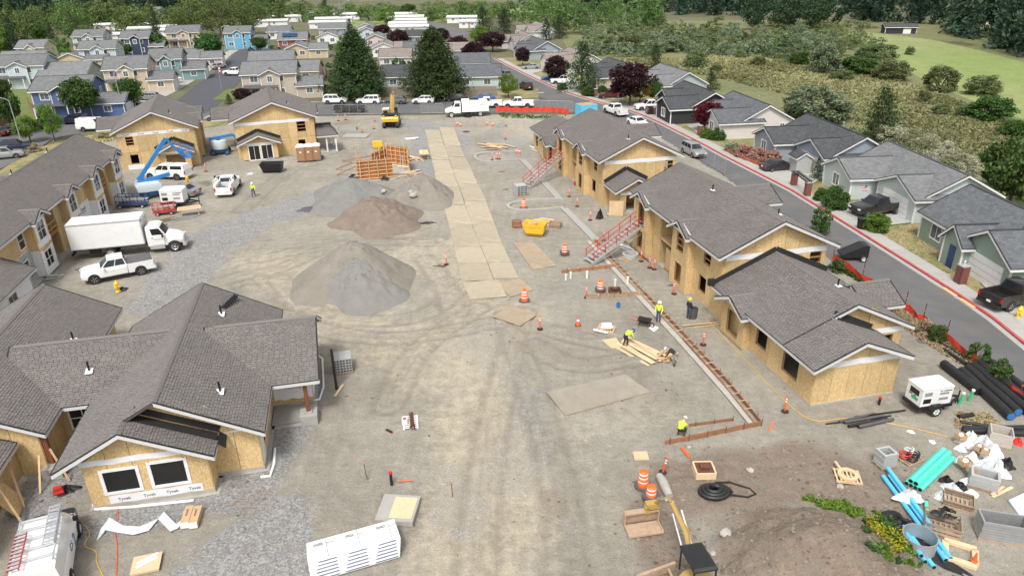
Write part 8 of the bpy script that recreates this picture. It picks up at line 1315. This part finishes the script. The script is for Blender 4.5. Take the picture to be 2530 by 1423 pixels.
p = G(985,1268);T = thing('concrete_pad','square concrete pad with plywood on top','pad',(p.x,p.y,.08),R_(-6));q = MB();q.b2(-.95,.95,-.95,.95,0,.3);q.b2(-.85,.85,-.85,.85,-.05,0);q.build('pad','concrete',T);q = MB();q.b2(-.3,.85,-.75,.75,.305,.33);q.build('plywood','lumber_new',T)
a,b = G(753,1345,.95),G(966,1286,.95);h = math.atan2(b.y-a.y,b.x-a.x);L_ = (b-a).length;T = thing('lumber_stack','white wrapped stack of long trim boards at the bottom','lumber stack',(a.x,a.y,.08),h)
for k in range(6):
    x = .03*k;q = MB();q.b2(x*.5,L_+x,-1.35-.05*(5-k),-.02,.06+k*.15,.06+k*.15+.135);o = q.build('bundle','white',T)
    for j in range(3): q = MB();q.b2(.2+j*1.35+.1*k*.5,1.25+j*1.35,-1.36-.05*(5-k)-.004,-1.36-.05*(5-k)+.01,.13+k*.15,.165+k*.15);q.build('strip','navy',o)
for j in range(3): marks(.42,.2,3,(.55+j*1.45,-.32,.968),(0,0,0),'ink',T,10+j);marks(.32,.14,2,(1.1+j*1.45,-.36,.968),(0,0,0),'galv',T,20+j);q = MB();q.b2(.9+j*1.45,.93+j*1.45,-1.37,0,.965,.972);q.build('strap','galv',T)
for i,x in enumerate((466,487)):
    p = G(x,1285);T = thing('board_pack','tan board carton with white ends, %s of two' % ('left','right')[i],'carton',(p.x,p.y,.12),R_(100));q = MB();q.b2(-.62,.62,-.2,.2,0,.3);q.build('carton','cardboard',T);q = MB();q.b2(-.7,-.62,-.2,.2,0,.3);q.build('boards','white',T);text('James',.2,(.1,0,.305),(0,0,R_(180)),'ink',T)
P_ = [(250,1330),(262,1300),(300,1312),(340,1318),(380,1302),(400,1280),(430,1310),(452,1296)];q = MB();V = [G(*p) for p in P_];q.add([(v.x+s_*.05,v.y+s_*(.28+.1*math.sin(i*2)),.1+.08*abs(math.sin(i*1.7))+(.06 if s_ > 0 else 0)) for i,v in enumerate(V) for s_ in (-1,1)],[(2*i,2*i+2,2*i+3,2*i+1) for i in range(7)]);props(q.build('plastic_sheet','plastic'),'strip of crumpled clear plastic before the community building','plastic')
p = G(364,1398);T = thing('pallet','wood pallet with two white boards bottom left','pallet',(p.x,p.y,.08),R_(16));q = MB();pallet(q,1.2,1.1);q.b2(-.62,.62,-.56,.56,.116,.13);q.build('deck','lumber_new',T)
for y in (-.12,.12): q = MB();q.bar((-.4,y-.1,.16),(.45,y+.35,.16),.15,.03);q.build('board','white',T)
p = G(1015,1048);T = thing('rebar_pallet','pallet of rusty rebar with a white carton','pallet',(p.x,p.y,.08),R_(98));q = MB();pallet(q,1.3,.9);props(q.build('pallet','white',T),kind='stuff');q = MB();[q.tube((-.75+random.uniform(-.15,.15),-.15+random.uniform(-.12,.2),.16+random.uniform(0,.12)),(.8+random.uniform(-.1,.1),-.05+random.uniform(-.15,.15),.16+random.uniform(0,.12)),.018,n=5) for _ in range(26)];props(q.build('rebar','rust',T),kind='stuff');q = MB();q.b2(-.3,.15,.18,.5,.12,.42);q.build('carton','white',T);q = MB();q.b2(-.2,.05,.25,.42,.421,.43);q.build('mark','red',T)
pipe('short black pipe with red end lying on open ground',(955,1065),(970,1072),.07,'pipe_black',cap='red')
for x,y,lb in ((906,1181,'left'),(1118,1230,'right')): p = G(x,y);q = MB();q.tube((0,0,-.05),(-.05 if x < 1000 else 0,0,.95),.022,n=6);T = one('survey_stake',f'{lb} thin stake with an orange cap','stake',q,'rust',(p.x,p.y,.05),0,'survey stakes');q = MB();q.lathe([(0,-.06),(.06,0),(0,.06)],8,(-.05 if x < 1000 else 0,0,.97));q.build('cap','orange',T)
p = G(30,1275);q = MB();q.box((0,0,.95),(.05,1.5,2.0),0,None,0,R_(-28));one('leaning_sheet','board sheet leaning at the bottom left wall','sheet',q,'osb',(p.x-.2,p.y+.3,.05),R_(20))
def hose(label,px,m): P = smooth([G(*p) for p in px],5);q = MB();q.path([(p.x,p.y,zs(p.x,p.y)+.03) for p in P],.022,5);props(q.build('cord',m),label,'cord')
hose('yellow cord winding past the work van',[(212,1300),(222,1322),(210,1350),(238,1365),(240,1390),(258,1430)],'yellow');hose('orange cord below the front windows',[(288,1245),(292,1280),(284,1310),(290,1350),(288,1430)],'orange');hose('yellow line along the low wing',[(1745,790),(1850,900),(1985,1030),(2090,1035),(2200,1048),(2340,1080)],'yellow')
tarpheap('tool_heap','black tools and red compressor by the left porch',(165,1212),.7,.35,.3,'black',98,'tools');q = MB();q.lathe([(.0,-.25),(.15,-.22),(.15,.22),(0,.25)],10,(0,0,.3),'x');q.b2(-.2,.2,-.12,.12,.42,.62);put('compressor','small red compressor by the left porch','compressor',q,'red',(150,1228),R_(30))
def barrow():
    p = G(1592,808);T = thing('wheelbarrow','black wheelbarrow with red handles','wheelbarrow',(p.x,p.y,.06),R_(-20));q = MB();q.loft([[(-.3,-.2,.35),(.25,-.2,.3),(.25,.2,.3),(-.3,.2,.35)],[(-.5,-.36,.65),(.5,-.32,.6),(.5,.32,.6),(-.5,.36,.65)],[(-.46,-.32,.62),(.45,-.28,.58),(.45,.28,.58),(-.46,.32,.62)]]);q.build('tray','black',T);wheel(T,.55,0,.2,.09)
    for sd in (-1,1): q = MB();q.bar((.55,sd*.06,.2),(-1.0,sd*.3,.62),.04,.04);q.build('handle','redrail',T);q = MB();q.bar((-.35,sd*.22,.45),(-.4,sd*.25,0),.04,.04);q.build('leg','black',T)
barrow();p = G(1498,815);T = thing('tile_pallet','pallet of white bags and pipes left of the wheelbarrow','pallet',(p.x,p.y,.07),R_(-22));q = MB();pallet(q,1.3,1.);props(q.build('pallet','lumber',T),kind='stuff')
for k in range(7): q = MB();q.path([(-.35+.2*(k % 4),-.3+.22*(k//4),.2+.03*k),(-.1+.2*(k % 4),-.1+.25*(k//4),.24+.03*k)],[.14,.12],7);q.build('bag','white',T)
for k in range(2): q = MB();q.tube((-.8,-.55-.12*k,.12),(.3,-.75-.05*k,.12),.07,n=8);q.build('pipe','pipe_white',T)
q = MB();q.lathe([(.14,0),(.17,.38),(.15,.38),(.13,.05)],12);put('bucket','blue bucket beside the near cross form','bucket',q,'blue',(1527,760));q = MB();q.lathe([(.13,0),(.16,.36),(.14,.36),(.12,.05)],12);put('bucket','red bucket at the far block entry','bucket',q,'red',(1420,459));q = MB();q.lathe([(.3,0),(.38,.85),(.34,.85),(.28,.05)],14);put('trash_can','grey round trash can beside the yellow hat worker','bin',q,'pipe_grey',(1711,786))
sheet('foam_board','white foam board below the wheelbarrow','board',[(1602,812),(1615,806),(1628,812),(1616,822)],.05,'white');forms('white trim bundle angled by the near stairs',[(1532,592),(1602,650)],0,False);planks('white trim boards beside the near stairs',(1567,620),4.6,6,.7,-48,'white',.12,1.2);planks('white trim boards by the far low wing',(1328,372),4.5,4,.6,-62,'white',.12,1.5);planks('single brown plank by the manhole ring',(1546,645),1.9,2,.15,-50,'lumber',.1,2);planks('timber frame pieces by the low wing',(1745,805),4.2,2,.3,12,'lumber',.1,2)
planks('white boards beside the road mats far end',(1017,345),2.2,4,.9,20,'white',.3,8);planks('stacked grey metal parts before the crew cab pickup',(205,668),.9,7,1.0,80,'galv',.2,12,.1);planks('stacked white trim by the wrapped block',(133,690),1.3,6,.8,15,'alu',.2,3,.12);planks('white scrap pieces by the service truck',(618,432),1.,4,.6,40,'white',.15,30);planks('leaning boards at the corner porch',(828,352),2.5,4,.5,95,'lumber_new',.15,5)
q = MB();q.b2(-.7,.7,-.4,.4,.35,1.1);q.b2(-.5,.5,-.3,.3,.1,.35);put('compactor','yellow boxed machine behind the orange forms','machine',q,'yellow',(934,368),.1)
for i,(x,y) in enumerate(((1380,560),(1240,425),(1250,470),(1200,355),(1660,705))): tarpheap('scrap',['dark scrap near the low pallet crate','dark rag right of the road mats','brown scrap patch by the far stairs','grey scrap left of the plank pile','pink scrap near the entry pair'][i],(x,y),.45,.2,.06,'rust' if i % 2 else 'pipe_grey',70+i,'scrap')
silt_fence('rust red netting around the flower bed',[(1795,378),(1830,395),(1870,408),(1905,418),(1925,418)],.7,'screen_red',False)
# ================================================================ people
def person(label,px,deg,J,shirt,pants,hat,z=0,h=1.):
    V,E,Rd,reg = [],[],[],[]
    def ch(pts,rad,rg,par=None):
        for i,(p,r) in enumerate(zip(pts,rad)):
            V.append(p);Rd.append(r);reg.append(rg);k = len(V)-1
            if par is not None: E.append((par,k))
            par = k
        return par
    pel = ch([J['pelvis']],[.145],1);ab = ch([J['waist']],[.135],0,pel);st = ch([J['chest']],[.16],0,ab);nk = ch([J['neck']],[.065],2,st);hd = ch([J['head'],J['crown']],[.095,.08],2,nk)
    for s in ('L','R'):
        ch(J['leg'+s],[.095,.075,.05,.045],1,pel);w_ = ch(J['arm'+s][:3],[.07,.052,.04],3,st);a,b = Vector(J['arm'+s][1]),Vector(J['arm'+s][2]);d = (b-a).normalized();pm = b+d*.08;k = ch([tuple(pm)],[.034],2,w_);sd = d.cross(Vector((.2,.9,.4))).normalized();n2 = sd.cross(d)
        for f in range(4): o = sd*(f-1.5)*.022;t = pm+o+d*.045;ch([tuple(t),tuple(t+d*(.035,.045,.04,.03)[f]*.8+n2*.02)],[.011,.008],2,k)
        t = b+d*.05+sd*.045;ch([tuple(t),tuple(t+d*.035+sd*.01+n2*.015)],[.012,.009],2,k)
    me = bpy.data.meshes.new('tmp');me.from_pydata(V,E,[]);o = bpy.data.objects.new('tmp',me);COL.objects.link(o);md = o.modifiers.new('s','SKIN')
    for i,sv in enumerate(me.skin_vertices[0].data): sv.radius = (Rd[i],Rd[i]);sv.use_root = i == 0
    sb = o.modifiers.new('b','SUBSURF');sb.levels = 1;sb.render_levels = 1;dg = bpy.context.evaluated_depsgraph_get();nme = bpy.data.meshes.new_from_object(o.evaluated_get(dg));bpy.data.objects.remove(o);nme.name = 'person';nme.materials.clear()
    for m in (shirt,pants,'skin',shirt,'boot'): nme.materials.append(MAT[m])
    VV = np.array(V);fl = {tuple(np.round(J['leg'+s][3],3)) for s in 'LR'}
    for p in nme.polygons:
        i = int(np.argmin(np.linalg.norm(VV-np.array(p.center),axis=1)-np.array(Rd)*.8));p.material_index = 4 if reg[i] == 1 and V[i][2] < .12 else reg[i];p.use_smooth = True
    c = G(*px);O = add_obj('person',nme);O.location = (c.x,c.y,zs(c.x,c.y)+z);O.rotation_euler = (0,0,R_(deg));O.scale = (h,)*3;props(O,label,'person','workers on the site')
    q = MB();cr = Vector(J['crown']);hv = (cr-Vector(J['neck'])).normalized();q.lathe([(.165,-.01),(.14,.01),(.135,.07),(.09,.13),(0,.15)],14);H_ = q.build('hard_hat',hat,O,50);H_.location = cr-hv*.02;H_.rotation_euler = Vector((0,0,1)).rotation_difference(hv).to_euler()
    f = MB();hc = Vector(J['head']);fw = Vector((0,1,0));fw = (fw-hv*fw.dot(hv)).normalized();sx = hv.cross(fw)
    f.box(hc+fw*.1-hv*.01,(.02,.03,.04));[f.box(hc+fw*.088+sx*s*.035+hv*.02,(.018,.012,.01),0,1) for s in (-1,1)];f.box(hc+fw*.086-hv*.05,(.04,.012,.008),0,1);[f.box(hc+sx*s*.098,(.015,.035,.05)) for s in (-1,1)];f.build('face',['skin','black'],O)
    return O
ST = dict(pelvis=(0,0,.96),waist=(0,.01,1.12),chest=(0,0,1.34),neck=(0,.01,1.5),head=(0,.03,1.62),crown=(0,.02,1.7),legL=[(.1,0,.9),(.11,.03,.5),(.12,0,.1),(.13,.14,.05)],legR=[(-.1,0,.9),(-.11,.03,.5),(-.12,-.02,.1),(-.13,.12,.05)],armL=[(.2,0,1.4),(.27,0,1.13),(.24,.14,.92)],armR=[(-.2,0,1.4),(-.27,0,1.13),(-.24,.14,.92)])
WK = dict(ST,legL=[(.1,.02,.9),(.11,.2,.52),(.12,.22,.1),(.12,.36,.07)],legR=[(-.1,-.02,.9),(-.11,-.05,.5),(-.12,-.3,.14),(-.12,-.18,.05)],armL=[(.2,0,1.4),(.27,-.1,1.15),(.26,-.15,.9)],armR=[(-.2,0,1.4),(-.28,.1,1.15),(-.27,.28,.98)])
BD = dict(pelvis=(0,-.12,.9),waist=(0,.06,1.02),chest=(0,.28,1.1),neck=(0,.44,1.12),head=(0,.56,1.1),crown=(0,.63,1.12),legL=[(.1,-.1,.84),(.13,.06,.48),(.15,-.06,.1),(.15,.08,.05)],legR=[(-.1,-.1,.84),(-.13,.02,.48),(-.15,-.14,.1),(-.15,0,.05)],armL=[(.2,.3,1.1),(.26,.42,.84),(.2,.52,.6)],armR=[(-.2,.3,1.1),(-.26,.42,.84),(-.2,.55,.62)])
CRO = dict(pelvis=(0,-.1,.5),waist=(0,0,.66),chest=(0,.16,.86),neck=(0,.28,.96),head=(0,.38,1.0),crown=(0,.44,1.06),legL=[(.11,-.04,.48),(.17,.32,.52),(.17,.12,.1),(.17,.26,.05)],legR=[(-.11,-.04,.48),(-.17,.28,.46),(-.17,.02,.1),(-.17,.16,.05)],armL=[(.2,.18,.88),(.25,.36,.66),(.17,.52,.5)],armR=[(-.2,.18,.88),(-.25,.36,.66),(-.17,.52,.5)])
for a in [('worker in lime vest and grey helmet standing astride the kerb form',(1626,797),150,ST,'vest','jeans','hardhat_white'),('worker in dark hoodie and yellow helmet beside the trash can',(1700,789),-60,ST,'darkcloth','jeans','hardhat_yellow'),('worker in lime shirt and blue helmet bending over planks',(1546,858),-60,BD,'vest','darkcloth','hardhat_blue'),('worker in dark striped vest and white helmet bending',(1664,904),60,BD,'darkcloth','greycloth','hardhat_white'),('worker in lime shirt crouching at the near form end',(1680,1080),-40,CRO,'vest','darkcloth','hardhat_white'),('worker in lime vest walking by the service truck',(628,488),190,WK,'vest','jeans','hardhat_white'),('worker in lime vest at the open truck door',(540,478),20,ST,'vest','jeans','hardhat_white'),('worker in lime vest under the left porch roof',(98,1172),80,ST,'vest','darkcloth','hardhat_white')]: person(*a)
q = MB();q.bar((0,0,.06),(.25,-.9,.06),.16,.05);put('form_plank','short orange painted plank below the crouching worker','plank',q,'orange',(1683,1110))
